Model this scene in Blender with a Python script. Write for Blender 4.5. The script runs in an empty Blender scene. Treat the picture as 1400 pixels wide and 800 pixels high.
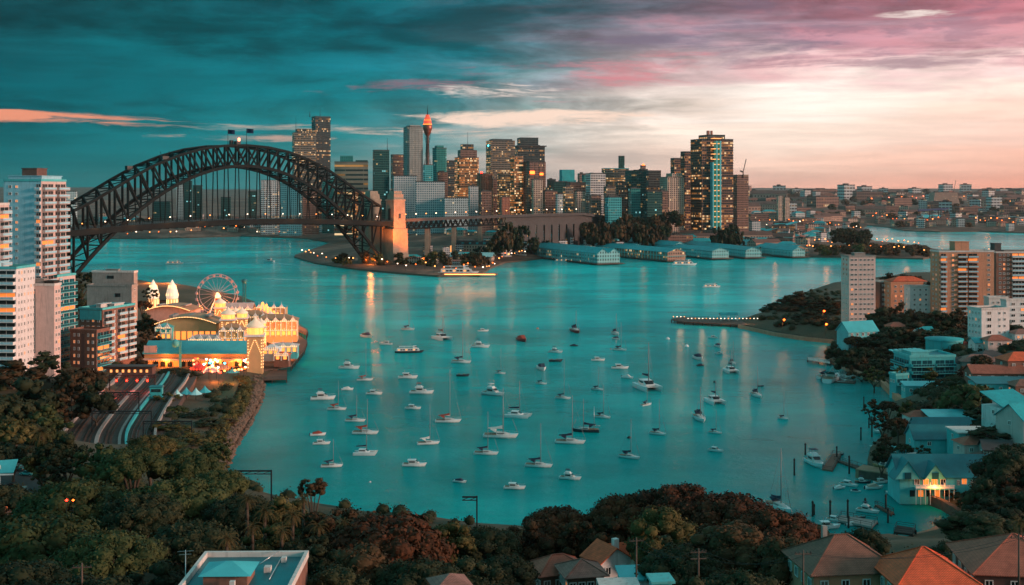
import bpy, math, random
from mathutils import Vector, Matrix, Euler
from mathutils.geometry import delaunay_2d_cdt
from math import sin, cos, pi, radians, atan, atan2, sqrt, hypot

SC = bpy.context.scene
COL = SC.collection
FP = 1600.0            # focal length in photo pixels (photo 1400 px wide)
HZ = 262.0             # row of the horizon in the photo
CAMH = 87.0            # height of the viewpoint above the harbour
rnd = random.Random(7)

# ------------------------------------------------------------------ camera
cam_d = bpy.data.cameras.new('camera')
cam = bpy.data.objects.new('camera', cam_d); COL.objects.link(cam)
cam.location = (0, 0, CAMH); cam.rotation_euler = (radians(90), 0, 0)
cam_d.sensor_width = 36; cam_d.lens = 36 * FP / 1400
cam_d.shift_y = -(400 - HZ) / 1400
cam_d.clip_start = 1; cam_d.clip_end = 60000
SC.camera = cam
SC.view_settings.view_transform = 'Standard'
SC.view_settings.look = 'None'
SC.view_settings.exposure = 0.55
SC.view_settings.gamma = 1
SC.cycles.use_denoising = True
SC.cycles.max_bounces = 6
SC.cycles.diffuse_bounces = 2
SC.cycles.glossy_bounces = 3
SC.cycles.transmission_bounces = 2
SC.cycles.volume_bounces = 0
SC.cycles.caustics_reflective = False
SC.cycles.caustics_refractive = False
SC.cycles.sample_clamp_indirect = 4
SC.cycles.volume_step_rate = 1

def lin(v):
    v /= 255.0
    return v / 12.92 if v <= .04045 else ((v + .055) / 1.055) ** 2.4
def C(r, g, b): return (lin(r), lin(g), lin(b), 1)

# ------------------------------------------------------------------ node helper
class NB:
    def __init__(s, nt): s.nt = nt; s.n = nt.nodes; s.l = nt.links
    def node(s, t, **k):
        n = s.n.new(t)
        for a, b in k.items(): setattr(n, a, b)
        return n
    def put(s, sock, v):
        if isinstance(v, bpy.types.NodeSocket): s.l.new(v, sock)
        elif v is not None:
            if isinstance(v, (tuple, list)) and len(v) == 3 and sock.type == 'RGBA': v = (*v, 1)
            sock.default_value = v
    def m(s, op, a, b=None, c=None, clamp=False):
        n = s.node('ShaderNodeMath', operation=op, use_clamp=clamp)
        for i, v in enumerate((a, b, c)):
            if v is not None: s.put(n.inputs[i], v)
        return n.outputs[0]
    def add(s, a, b): return s.m('ADD', a, b)
    def sub(s, a, b): return s.m('SUBTRACT', a, b)
    def mul(s, a, b): return s.m('MULTIPLY', a, b)
    def div(s, a, b): return s.m('DIVIDE', a, b)
    def step(s, a, lo, hi, smooth=True):
        n = s.node('ShaderNodeMapRange', interpolation_type='SMOOTHSTEP' if smooth else 'LINEAR')
        s.put(n.inputs[0], a); s.put(n.inputs[1], lo); s.put(n.inputs[2], hi)
        n.inputs[3].default_value = 0; n.inputs[4].default_value = 1
        return n.outputs[0]
    def mix(s, f, a, b, mode='MIX'):
        n = s.node('ShaderNodeMix', data_type='RGBA', blend_type=mode)
        s.put(n.inputs[0], f); s.put(n.inputs[6], a); s.put(n.inputs[7], b)
        return n.outputs[2]
    def xyz(s, v):
        n = s.node('ShaderNodeSeparateXYZ'); s.put(n.inputs[0], v); return n.outputs
    def vec(s, x, y, z):
        n = s.node('ShaderNodeCombineXYZ')
        for i, v in enumerate((x, y, z)): s.put(n.inputs[i], v)
        return n.outputs[0]
    def noise(s, v, scale=5, det=4, rough=.5, dist=0, col=False, dim='3D'):
        n = s.node('ShaderNodeTexNoise', noise_dimensions=dim)
        if v is not None: s.put(n.inputs['Vector'], v)
        n.inputs['Scale'].default_value = scale; n.inputs['Detail'].default_value = det
        n.inputs['Roughness'].default_value = rough; n.inputs['Distortion'].default_value = dist
        return n.outputs[1 if col else 0]
    def white(s, v):
        n = s.node('ShaderNodeTexWhiteNoise', noise_dimensions='3D'); s.put(n.inputs[0], v); return n.outputs[0]
    def ramp(s, f, pts, interp='LINEAR'):
        n = s.node('ShaderNodeValToRGB'); r = n.color_ramp; r.interpolation = interp
        while len(r.elements) < len(pts): r.elements.new(.5)
        for e, (p, c) in zip(r.elements, pts): e.position = p; e.color = c if len(c) == 4 else (*c, 1)
        s.put(n.inputs[0], f); return n.outputs[0]

# ------------------------------------------------------------------ world: dusk sky
W = bpy.data.worlds.new('World'); SC.world = W; W.use_nodes = True
nt = W.node_tree; nt.nodes.clear(); q = NB(nt)
dirv = q.node('ShaderNodeTexCoord').outputs['Generated']
dx, dy, dz = q.xyz(dirv)
az = q.m('ARCTAN2', dx, dy)                       # 0 straight ahead (south), + to the right (west)
el = q.m('ARCSINE', dz)
def AZ(px): return atan((px - 700) / FP)
def EL(py): return atan((HZ - py) / FP)
# cloud coordinates: a flat layer high above, seen in perspective near the horizon
hh = q.add(q.m('MAXIMUM', dz, 0.0), 0.055)
cu, cv = q.div(dx, hh), q.div(dy, hh)
warpn = q.noise(q.vec(q.mul(cu, .35), q.mul(cv, .35), 0), 1.0, 4, .55, 0, True)
wx, wy, wz = q.xyz(warpn)
n_big = q.noise(q.vec(q.add(q.mul(cu, .30), q.mul(wx, .9)), q.add(q.mul(cv, .42), q.mul(wy, .9)), 3.1), 1.0, 6, .55)
n_fine = q.noise(q.vec(q.add(q.mul(az, 5.0), q.mul(wx, 1.2)), q.add(q.mul(el, 60.0), q.mul(wy, 2.0)), 1.7), 1.0, 7, .55)
n_str = q.noise(q.vec(q.add(q.mul(az, 9.0), wy), q.add(q.mul(el, 130.0), q.mul(wx, 2.5)), 7.7), 1.0, 6, .6)
# wobble the direction the colour field is read at, so its bands break up like cloud
azw = q.add(az, q.mul(q.sub(n_fine, .5), .30))
wamp = q.step(el, 0.0, .07)
elw = q.add(el, q.mul(q.sub(n_fine, .5), q.add(.02, q.mul(wamp, .075))))
elw = q.add(elw, q.mul(q.sub(n_big, .5), q.mul(wamp, .06)))
def azramp(cols):
    xs = [0, 250, 450, 600, 750, 900, 1100, 1400]
    f = q.step(azw, -1.5, 1.5, False)
    pts = [(((-1.2) + 1.5) / 3, cols[-1][0] if isinstance(cols[-1], list) else cols[0])]
    pts = [((AZ(x) + 1.5) / 3, C(*c)) for x, c in zip(xs, cols)]
    return q.ramp(f, pts)
rows = [
 (262, [(24,112,116),(22,118,122),(60,128,130),(122,140,136),(204,172,160),(244,190,170),(262,190,164),(262,168,138)]),
 (225, [(4,96,102),(10,108,112),(50,124,126),(120,142,138),(196,180,170),(240,206,188),(258,214,192),(256,192,168)]),
 (185, [(2,88,95),(6,100,106),(28,114,118),(84,130,132),(190,184,176),(242,220,204),(252,226,208),(250,206,188)]),
 (140, [(0,74,82),(2,86,94),(6,98,106),(40,114,122),(160,168,168),(236,218,208),(252,240,228),(252,230,214)]),
 (100, [(2,66,74),(3,84,92),(4,92,102),(20,104,116),(120,138,148),(196,170,170),(222,190,188),(240,206,200)]),
 (60,  [(8,62,70),(2,84,92),(2,88,98),(8,92,104),(76,114,126),(140,130,142),(154,124,136),(190,140,146)]),
 (10,  [(14,58,66),(8,70,78),(10,72,82),(10,76,88),(40,86,98),(104,94,106),(132,90,102),(156,98,108)]),
]
col = None
prev = None
for (py, cols) in rows:
    r = azramp(cols)
    col = r if col is None else q.mix(q.step(elw, EL(prev), EL(py)), col, r)
    prev = py
# high sky that only lights and is mirrored
rear = q.step(q.m('ABSOLUTE', az), 1.6, 2.3)
col = q.mix(rear, col, C(30,120,130))
midc = q.mix(q.step(az, .15, .9), C(0,200,208), C(130,180,185))
col = q.mix(q.step(el, .166, .21), col, midc)
highc = q.mix(q.step(az, -1.2, 1.4), C(88,150,156), C(120,150,152))
col = q.mix(q.step(el, .32, .5), col, highc)
# dark and light billows in the cloud deck
deckm = q.step(el, .015, .07)
n_mid = q.noise(q.vec(q.add(q.mul(az, 7.0), q.mul(wx, 1.6)), q.add(q.mul(el, 30.0), q.mul(wy, 1.6)), 8.3), 1.0, 9, .60)
n_puff = q.noise(q.vec(q.add(q.mul(az, 17.0), q.mul(wx, 2.5)), q.add(q.mul(el, 62.0), q.mul(wy, 2.5)), 2.9), 1.0, 8, .64)
bil = q.add(q.add(q.mul(n_big, .22), q.mul(n_mid, .48)), q.mul(n_puff, .30))
shade = q.add(1.0, q.mul(q.mul(deckm, q.sub(1.0, q.mul(q.step(azw, .02, .22), q.sub(1.0, q.mul(q.step(el, .075, .115), .85))))), q.sub(q.mul(q.step(bil, .39, .60), .95), .42)))
shade2 = q.add(.90, q.mul(q.step(n_str, .30, .70), .20))
shade = q.mul(shade, shade2)
col = q.mix(1.0, col, q.vec(shade, shade, shade), 'MULTIPLY')
# rosy undersides where the light comes from
rose = q.mul(q.mul(q.step(az, -.12, .18), q.step(el, .05, .085)), q.step(n_mid, .50, .66))
col = q.mix(q.mul(rose, .30), col, C(220,128,136))
grey = q.mul(q.mul(q.step(az, .0, .2), q.step(el, .085, .12)), q.step(n_puff, .50, .62))
col = q.mix(q.mul(grey, .38), col, C(92,84,104))
def patch(col, px, py, rx, ry, rgb, lo=.42, hi=.56, amt=1.0, n=None, seed=0.0, tilt=0.0):
    """a streaky cloud bank centred on one part of the sky, its edge broken by noise"""
    a = q.sub(az, AZ(px)); e = q.sub(q.sub(el, EL(py)), q.mul(a, tilt))
    d = q.add(q.m('POWER', q.div(a, rx / FP), 2.0), q.m('POWER', q.div(e, ry / FP), 2.0))
    g = q.sub(1.0, q.m('MINIMUM', d, 4.0))
    nn = q.noise(q.vec(q.add(q.mul(az, 7.0), seed), q.add(q.mul(el, 80.0), q.mul(n_fine, 2.5)), seed), 1.0, 9, .68)
    v = q.add(q.mul(g, .24), q.add(q.mul(q.sub(nn, .5), 2.2), .30))
    return q.mix(q.mul(q.step(v, lo-.10, hi+.13), amt), col, C(*rgb))
col = patch(col, 40, 167, 180, 7, (226,142,112), .38, .52, 1.0, seed=1.2, tilt=-.03)
col = patch(col, 190, 175, 60, 4, (206,138,116), .40, .54, .9, seed=5.2, tilt=-.04)
col = patch(col, 480, 177, 260, 6, (190,166,152), .44, .58, .85, seed=2.7)
col = patch(col, 350, 190, 130, 6, (196,158,142), .44, .56, .8, seed=9.1)
col = patch(col, 700, 163, 170, 11, (246,214,194), .40, .52, .95, seed=3.3)
col = patch(col, 610, 184, 140, 8, (222,190,172), .44, .56, .85, seed=8.1)
col = patch(col, 620, 108, 150, 14, (150,96,112), .44, .60, .8, seed=4.4, tilt=.10)
col = patch(col, 885, 98, 130, 26, (210,128,136), .42, .58, .75, seed=6.4, tilt=.12)
col = patch(col, 715, 124, 110, 12, (236,214,204), .40, .54, .9, seed=7.7)
col = patch(col, 1000, 62, 260, 14, (112,100,120), .40, .56, .65, seed=1.9)
col = patch(col, 1250, 33, 55, 5, (250,236,226), .52, .66, .7, seed=2.2)
col = patch(col, 1230, 90, 220, 12, (128,96,112), .44, .60, .6, seed=11.0)
col = patch(col, 800, 215, 150, 12, (176,158,150), .44, .62, .5, seed=13.0)
sky = q.node('ShaderNodeTexSky', sky_type='NISHITA', sun_disc=False)
SUN_EL, SUN_AZ = 7.0, 106.0        # degrees; azimuth to the right of the view
sky.sun_elevation = radians(SUN_EL); sky.sun_rotation = radians(SUN_AZ)
sky.air_density = 1.2; sky.dust_density = 2.0
base = q.node('ShaderNodeBackground'); q.put(base.inputs[0], sky.outputs[0]); base.inputs[1].default_value = .0006
cl = q.node('ShaderNodeBackground'); q.put(cl.inputs[0], q.mix(1.0, col, (10,10,10,1), 'MULTIPLY')); cl.inputs[1].default_value = .082
ad = q.node('ShaderNodeAddShader'); q.l.new(base.outputs[0], ad.inputs[0]); q.l.new(cl.outputs[0], ad.inputs[1])
wo = q.node('ShaderNodeOutputWorld'); q.l.new(ad.outputs[0], wo.inputs[0])

# ------------------------------------------------------------------ low sun behind thin cloud
sd = bpy.data.lights.new('sun', 'SUN'); sd.energy = 2.6; sd.angle = radians(12); sd.color = (1.0, .60, .46)
so = bpy.data.objects.new('sun', sd); COL.objects.link(so)
a_, e_ = radians(SUN_AZ), radians(SUN_EL + 4)
sv = Vector((sin(a_) * cos(e_), cos(a_) * cos(e_), sin(e_)))
so.rotation_euler = (-sv).to_track_quat('-Z', 'Y').to_euler()

# ------------------------------------------------------------------ placing helpers
def at(px, py, z=0.0):
    """point at height z seen at photo pixel (px, py)"""
    D = (CAMH - z) * FP / (py - HZ)
    return Vector(((px - 700) * D / FP, D, z))
def atD(px, D, z=0.0): return Vector(((px - 700) * D / FP, D, z))
def zat(py, D): return CAMH - (py - HZ) * D / FP

def tag(o, label=None, cat=None, group=None, kind=None):
    if label: o['label'] = label
    if cat: o['category'] = cat
    if group: o['group'] = group
    if kind: o['kind'] = kind
    return o
def empty(name, loc, rz=0, label=None, cat=None, group=None):
    o = bpy.data.objects.new(name, None); COL.objects.link(o); o.location = loc; o.rotation_euler = (0, 0, rz)
    o.empty_display_size = .1
    return tag(o, label, cat, group)

class MB:
    """collects faces, then builds ONE mesh object"""
    def __init__(s): s.v = []; s.f = []; s.mi = []; s.cur = 0; s.smooth = []
        
    def quad(s, a, b, c, d, sm=False):
        i = len(s.v); s.v += [tuple(a), tuple(b), tuple(c), tuple(d)]; s.f.append((i, i+1, i+2, i+3)); s.mi.append(s.cur); s.smooth.append(sm)
    def tri(s, a, b, c):
        i = len(s.v); s.v += [tuple(a), tuple(b), tuple(c)]; s.f.append((i, i+1, i+2)); s.mi.append(s.cur); s.smooth.append(False)
    def poly(s, pts):
        i = len(s.v); s.v += [tuple(p) for p in pts]; s.f.append(tuple(range(i, i+len(pts)))); s.mi.append(s.cur); s.smooth.append(False)
    def box(s, x0, x1, y0, y1, z0, z1):
        i = len(s.v)
        s.v += [(x0,y0,z0),(x1,y0,z0),(x1,y1,z0),(x0,y1,z0),(x0,y0,z1),(x1,y0,z1),(x1,y1,z1),(x0,y1,z1)]
        for f in ((0,3,2,1),(4,5,6,7),(0,1,5,4),(1,2,6,5),(2,3,7,6),(3,0,4,7)):
            s.f.append(tuple(i+k for k in f)); s.mi.append(s.cur); s.smooth.append(False)
        return s
    def cbox(s, cx, cy, z0, w, d, h, rz=0):
        i = len(s.v); c, sn = cos(rz), sin(rz)
        for z in (z0, z0+h):
            for (x, y) in ((-w/2,-d/2),(w/2,-d/2),(w/2,d/2),(-w/2,d/2)):
                s.v.append((cx+x*c-y*sn, cy+x*sn+y*c, z))
        for f in ((0,3,2,1),(4,5,6,7),(0,1,5,4),(1,2,6,5),(2,3,7,6),(3,0,4,7)):
            s.f.append(tuple(i+k for k in f)); s.mi.append(s.cur); s.smooth.append(False)
        return s
    def prism(s, pts, z0, z1, top_scale=1.0, cap=True):
        """vertical prism on a ccw outline"""
        n = len(pts); i = len(s.v)
        cx = sum(p[0] for p in pts)/n; cy = sum(p[1] for p in pts)/n
        s.v += [(p[0], p[1], z0) for p in pts]
        s.v += [(cx+(p[0]-cx)*top_scale, cy+(p[1]-cy)*top_scale, z1) for p in pts]
        for k in range(n):
            j = (k+1) % n
            s.f.append((i+k, i+j, i+n+j, i+n+k)); s.mi.append(s.cur); s.smooth.append(False)
        if cap:
            s.f.append(tuple(i+n+k for k in range(n))); s.mi.append(s.cur); s.smooth.append(False)
            s.f.append(tuple(i+k for k in reversed(range(n)))); s.mi.append(s.cur); s.smooth.append(False)
        return s
    def tube(s, a, b, r0, r1=None, n=8, sm=True, cap=True):
        a = Vector(a); b = Vector(b); r1 = r0 if r1 is None else r1
        d = (b-a)
        if d.length < 1e-6: return s
        d.normalize(); u = d.orthogonal().normalized(); w = d.cross(u); i = len(s.v)
        for p, r in ((a, r0), (b, r1)):
            for k in range(n):
                t = 2*pi*k/n; s.v.append(tuple(p + (u*cos(t)+w*sin(t))*r))
        for k in range(n):
            j = (k+1) % n
            s.f.append((i+k, i+j, i+n+j, i+n+k)); s.mi.append(s.cur); s.smooth.append(sm)
        if cap:
            s.f.append(tuple(i+n+k for k in range(n))); s.mi.append(s.cur); s.smooth.append(False)
            s.f.append(tuple(i+k for k in reversed(range(n)))); s.mi.append(s.cur); s.smooth.append(False)
        return s
    def bar(s, a, b, w, h=None):
        """square-section beam"""
        a = Vector(a); b = Vector(b); h = h or w; d = b-a
        if d.length < 1e-6: return s
        d.normalize(); up = Vector((0,0,1)) if abs(d.z) < .95 else Vector((0,1,0))
        x = d.cross(up).normalized(); y = x.cross(d).normalized(); i = len(s.v)
        for p in (a, b):
            for (p1, p2) in ((-1,-1),(1,-1),(1,1),(-1,1)):
                s.v.append(tuple(p + x*(p1*w/2) + y*(p2*h/2)))
        for f in ((0,3,2,1),(4,5,6,7),(0,1,5,4),(1,2,6,5),(2,3,7,6),(3,0,4,7)):
            s.f.append(tuple(i+k for k in f)); s.mi.append(s.cur); s.smooth.append(False)
        return s
    def lathe(s, prof, n=16, cx=0, cy=0, sm=True):
        i = len(s.v)
        for (r, z) in prof:
            for k in range(n):
                t = 2*pi*k/n; s.v.append((cx+r*cos(t), cy+r*sin(t), z))
        for m in range(len(prof)-1):
            for k in range(n):
                j = (k+1) % n
                s.f.append((i+m*n+k, i+m*n+j, i+(m+1)*n+j, i+(m+1)*n+k)); s.mi.append(s.cur); s.smooth.append(sm)
        return s
    def loft(s, secs, sm=False, cap=True):
        """list of equal-length point rings"""
        n = len(secs[0]); i = len(s.v)
        for sec in secs: s.v += [tuple(p) for p in sec]
        for m in range(len(secs)-1):
            for k in range(n):
                j = (k+1) % n
                s.f.append((i+m*n+k, i+m*n+j, i+(m+1)*n+j, i+(m+1)*n+k)); s.mi.append(s.cur); s.smooth.append(sm)
        if cap:
            s.f.append(tuple(i+k for k in reversed(range(n)))); s.mi.append(s.cur); s.smooth.append(False)
            b = i+(len(secs)-1)*n
            s.f.append(tuple(b+k for k in range(n))); s.mi.append(s.cur); s.smooth.append(False)
        return s
    def gable(s, x0, x1, y0, y1, z0, z1, axis='x', over=0.0, th=.25):
        """pitched roof slabs with thickness; ridge runs along axis"""
        if axis == 'x':
            ym = (y0+y1)/2; sl = (z1-z0)/((y1-y0)/2)
            for sg, ye in ((-1, y0-over), (1, y1+over)):
                ze = z0-over*sl; xa, xb = x0-over, x1+over
                s.poly_thick([(xa,ye,ze),(xb,ye,ze),(xb,ym,z1),(xa,ym,z1)], th, sg < 0)
        else:
            xm = (x0+x1)/2; sl = (z1-z0)/((x1-x0)/2)
            for sg, xe in ((1, x0-over), (-1, x1+over)):
                ze = z0-over*sl; ya, yb = y0-over, y1+over
                s.poly_thick([(xe,ya,ze),(xe,yb,ze),(xm,yb,z1),(xm,ya,z1)], th, sg < 0)
        return s
    def poly_thick(s, pts, th, ccw=True):
        if not ccw: pts = list(reversed(pts))
        i = len(s.v); n = len(pts)
        s.v += [tuple(p) for p in pts]; s.v += [(p[0], p[1], p[2]+th) for p in pts]
        s.f.append(tuple(i+n+k for k in range(n))); s.mi.append(s.cur); s.smooth.append(False)
        s.f.append(tuple(i+k for k in reversed(range(n)))); s.mi.append(s.cur); s.smooth.append(False)
        for k in range(n):
            j = (k+1) % n
            s.f.append((i+k, i+j, i+n+j, i+n+k)); s.mi.append(s.cur); s.smooth.append(False)
    def hip(s, x0, x1, y0, y1, z0, z1, over=.5):
        """hipped roof solid"""
        x0 -= over; x1 += over; y0 -= over; y1 += over
        w, d = x1-x0, y1-y0; i = len(s.v)
        if w >= d: r = [(x0+d/2, (y0+y1)/2, z1), (x1-d/2, (y0+y1)/2, z1)]
        else: r = [((x0+x1)/2, y0+w/2, z1), ((x0+x1)/2, y1-w/2, z1)]
        s.v += [(x0,y0,z0),(x1,y0,z0),(x1,y1,z0),(x0,y1,z0)] + r
        fs = ((0,1,5,4),(1,2,5),(2,3,4,5),(3,0,4),(3,2,1,0)) if w >= d else ((0,1,4),(1,2,5,4),(2,3,5),(3,0,4,5),(3,2,1,0))
        for f in fs: s.f.append(tuple(i+k for k in f)); s.mi.append(s.cur); s.smooth.append(False)
        return s
    def build(s, name, mats, parent=None, loc=None, rz=None):
        me = bpy.data.meshes.new(name); me.from_pydata(s.v, [], s.f)
        if not isinstance(mats, (list, tuple)): mats = [mats]
        for m in mats: me.materials.append(m)
        if len(mats) > 1: me.polygons.foreach_set('material_index', s.mi)
        if any(s.smooth): me.polygons.foreach_set('use_smooth', s.smooth)
        me.update()
        o = bpy.data.objects.new(name, me); COL.objects.link(o)
        if parent: o.parent = parent
        if loc is not None: o.location = loc
        if rz is not None: o.rotation_euler = (0, 0, rz)
        return o

def shared(name, src, parent, loc=(0,0,0), rot=(0,0,0), scale=None, mat=None):
    """another object on the mesh of src"""
    o = bpy.data.objects.new(name, src.data if hasattr(src, 'data') else src); COL.objects.link(o)
    o.parent = parent; o.location = loc; o.rotation_euler = rot
    if scale: o.scale = scale
    if mat: o.material_slots[0].link = 'OBJECT'; o.material_slots[0].material = mat
    return o
def copy_tree(root, loc, rz, scale=None, label=None, cat=None, group=None, mats=None):
    """copy of a thing with its parts and sub-parts; mats maps a part name to a material"""
    def cp(o, parent):
        c = o.copy(); COL.objects.link(c)
        if parent: c.parent = parent
        base_ = o.name.split('.')[0]
        if mats and base_ in mats and c.material_slots:
            c.material_slots[0].link = 'OBJECT'; c.material_slots[0].material = mats[base_]
        for ch in o.children: cp(ch, c)
        return c
    c = cp(root, None); c.location = loc; c.rotation_euler = (0, 0, rz)
    if scale: c.scale = scale if isinstance(scale, (tuple, list)) else (scale,)*3
    return tag(c, label, cat, group)

# ------------------------------------------------------------------ materials
def pmat(name, colr, rough=.7, var=.0, vscale=1.0, metal=0.0, bump=0.0, bscale=2.0, emit=None, es=0.0, spec=.5, alpha=None, dirt=None):
    m = bpy.data.materials.new(name); m.use_nodes = True
    k = NB(m.node_tree); p = m.node_tree.nodes['Principled BSDF']
    p.inputs['Roughness'].default_value = rough; p.inputs['Metallic'].default_value = metal
    p.inputs['Specular IOR Level'].default_value = spec
    oc = k.node('ShaderNodeTexCoord').outputs['Object']
    if var > 0:
        n = k.noise(oc, vscale, 5, .6)
        n2 = k.noise(oc, vscale*.17, 3, .5)
        f = k.add(k.mul(n, .6), k.mul(n2, .4))
        lo = tuple(c*(1-var) for c in colr[:3]); hi = tuple(min(1, c*(1+var)) for c in colr[:3])
        c = k.ramp(f, [(.33, lo), (.67, hi)])
        if dirt:
            st = k.noise(k.vec(k.mul(k.xyz(oc)[0], 1.4), k.mul(k.xyz(oc)[1], 1.4), k.mul(k.xyz(oc)[2], .12)), 1.0, 4, .6)
            c = k.mix(k.mul(k.step(st, .5, .72), .55), c, dirt)
        k.put(p.inputs['Base Color'], c)
    else: p.inputs['Base Color'].default_value = colr
    if bump > 0:
        b = k.node('ShaderNodeBump'); b.inputs['Strength'].default_value = bump
        k.put(b.inputs['Height'], k.noise(oc, bscale, 5, .6)); k.put(p.inputs['Normal'], b.outputs[0])
    if emit: p.inputs['Emission Color'].default_value = emit; p.inputs['Emission Strength'].default_value = es
    return m

def facade(name, wall, glass, fh=3.6, bw=3.0, ww=.7, wh=.6, lit=.25, litc=(255,170,90), ls=1.2, rows_=1.0, cool=0.0, rough=.45, mull=0.0):
    """wall of a distant building: glazing grid in object space, some panes lit from inside"""
    m = bpy.data.materials.new(name); m.use_nodes = True
    k = NB(m.node_tree); p = m.node_tree.nodes['Principled BSDF']
    tc = k.node('ShaderNodeTexCoord'); ox, oy, oz = k.xyz(tc.outputs['Object']); nx, ny, nz = k.xyz(tc.outputs['Normal'])
    side = k.m('GREATER_THAN', k.m('ABSOLUTE', nx), k.m('ABSOLUTE', ny))
    u = k.add(k.mul(side, oy), k.mul(k.sub(1.0, side), ox))
    uu = k.div(k.add(u, 400.0), bw); vv = k.div(k.add(oz, .2), fh)
    fu, fv = k.m('FRACT', uu), k.m('FRACT', vv); iu, iv = k.m('FLOOR', uu), k.m('FLOOR', vv)
    mk = k.mul(k.m('LESS_THAN', k.m('ABSOLUTE', k.sub(fu, .5)), ww/2), k.m('LESS_THAN', k.m('ABSOLUTE', k.sub(fv, .55)), wh/2))
    vert = k.m('LESS_THAN', k.m('ABSOLUTE', nz), .5)
    mk = k.mul(mk, vert)
    rd = k.node('ShaderNodeObjectInfo').outputs['Random']
    rv = k.add(k.mul(rd, 53.0), k.mul(side, 7.0))
    cell = k.white(k.vec(iu, iv, rv))
    cell3 = k.white(k.vec(k.m('FLOOR', k.div(iu, 4.0)), iv, rv))
    rown = k.white(k.vec(3.3, iv, rv))
    cell2 = k.white(k.vec(iv, iu, k.add(rv, 3.0)))
    pr = k.mul(lit*.85, k.add(1.0-.75*rows_, k.mul(k.mul(rown, rown), 2.25*rows_)))
    on = k.m('LESS_THAN', k.add(k.mul(cell, .55), k.mul(cell3, .45)), pr)
    on = k.mul(on, mk)
    pn = k.noise(tc.outputs['Object'], .08, 4, .6)
    wcol = k.mix(k.mul(k.step(pn, .35, .65), .35), wall, tuple(c*.6 for c in wall[:3]) + (1,))
    gcol = k.mix(k.mul(cell2, .5), glass, tuple(min(1, c*2.0) for c in glass[:3]) + (1,))
    k.put(p.inputs['Base Color'], k.mix(mk, wcol, gcol))
    k.put(p.inputs['Roughness'], k.add(k.mul(mk, -(rough+.25)), rough+.4))
    lc = k.mix(k.step(cell2, .55, 1.0), C(*litc), C(255, 214, 160))
    if cool: lc = k.mix(k.mul(k.m('GREATER_THAN', cell2, 1-cool), 1.0), lc, C(150, 225, 225))
    k.put(p.inputs['Emission Color'], lc)
    k.put(p.inputs['Emission Strength'], k.mul(on, k.mul(ls*.62, k.add(.15, k.mul(cell2, cell2)))))
    bp = k.node('ShaderNodeBump'); bp.inputs['Strength'].default_value = .6; bp.inputs['Distance'].default_value = .4
    k.put(bp.inputs['Height'], k.sub(1.0, mk)); k.put(p.inputs['Normal'], bp.outputs[0])
    return m

def glow(name, rgb, s):
    m = bpy.data.materials.new(name); m.use_nodes = True
    p = m.node_tree.nodes['Principled BSDF']; p.inputs['Base Color'].default_value = C(*rgb)
    p.inputs['Emission Color'].default_value = C(*rgb); p.inputs['Emission Strength'].default_value = s
    return m
# ================================================================== materials of the place
M = {}
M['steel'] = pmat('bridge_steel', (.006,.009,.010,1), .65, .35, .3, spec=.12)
M['steel_dark'] = pmat('dark_steel', (.02,.022,.024,1), .5, .2, .5, metal=.3)
M['stone'] = pmat('pylon_granite', (.27,.22,.17,1), .85, .22, .25, bump=.3, bscale=.6, dirt=(.12,.10,.08,1))
M['concrete'] = pmat('concrete', (.30,.27,.25,1), .85, .22, .4, bump=.2, bscale=1.5, dirt=(.12,.11,.10,1))
M['mast'] = pmat('mast_alloy', (.22,.24,.24,1), .45)
M['concrete_light'] = pmat('light_render', (.62,.58,.55,1), .8, .14, .4, dirt=(.3,.27,.25,1))
M['white'] = pmat('white_paint', (.78,.77,.75,1), .5, .08, .7)
M['white_wall'] = pmat('white_wall', (.70,.67,.66,1), .75, .12, .5, dirt=(.38,.35,.33,1))
M['blue_wall'] = pmat('pale_blue_wall', (.32,.60,.70,1), .75, .12, .5, dirt=(.12,.26,.32,1))
M['pink_wall'] = pmat('pinkish_wall', (.62,.46,.42,1), .75, .12, .5, dirt=(.3,.22,.2,1))
M['brick'] = pmat('red_brick', (.22,.10,.07,1), .85, .3, 1.2, bump=.2, bscale=4, dirt=(.09,.05,.04,1))
M['brick_orange'] = pmat('orange_brick', (.58,.26,.155,1), .85, .18, .8, dirt=(.26,.12,.07,1))
M['brick_dark'] = pmat('dark_brick', (.12,.06,.05,1), .85, .25, 1.0)
M['asphalt'] = pmat('asphalt', (.05,.05,.052,1), .85, .3, .5)
M['roof_dark'] = pmat('dark_roofing', (.06,.055,.055,1), .8, .3, .5)
M['roof_brown'] = pmat('brown_roofing', (.14,.07,.055,1), .8, .25, .8)
M['roof_teal'] = pmat('teal_metal_roof', (.004,.32,.36,1), .6, .3, .3, dirt=(.004,.16,.18,1))
M['roof_teal_dark'] = pmat('dark_teal_roof', (.003,.15,.18,1), .5, .25, .3)
M['roof_cyan'] = pmat('bright_cyan_roof', (.06,.45,.50,1), .45, .18, .3)
M['teal_wall'] = pmat('teal_wall', (.03,.40,.43,1), .7, .15, .5, dirt=(.05,.18,.2,1))
M['aqua_wall'] = pmat('aqua_boards', (.08,.48,.50,1), .7, .15, .5, dirt=(.08,.25,.27,1))
M['glass'] = pmat('dark_glass', (.012,.02,.024,1), .12, spec=.8)
M['glass_teal'] = pmat('teal_glass', (.01,.07,.09,1), .12, spec=.8)
M['timber'] = pmat('wharf_timber', (.10,.065,.05,1), .85, .35, .8)
M['timber_dark'] = pmat('dark_timber', (.03,.025,.022,1), .85, .3, .8)
M['sand'] = pmat('sandstone', (.33,.20,.13,1), .9, .3, .4, bump=.4, bscale=1.5)
M['rock'] = pmat('shore_rock', (.13,.085,.06,1), .9, .45, .8, bump=.5, bscale=2)
M['chrome'] = pmat('aluminium', (.55,.57,.58,1), .35, metal=.8)
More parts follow.
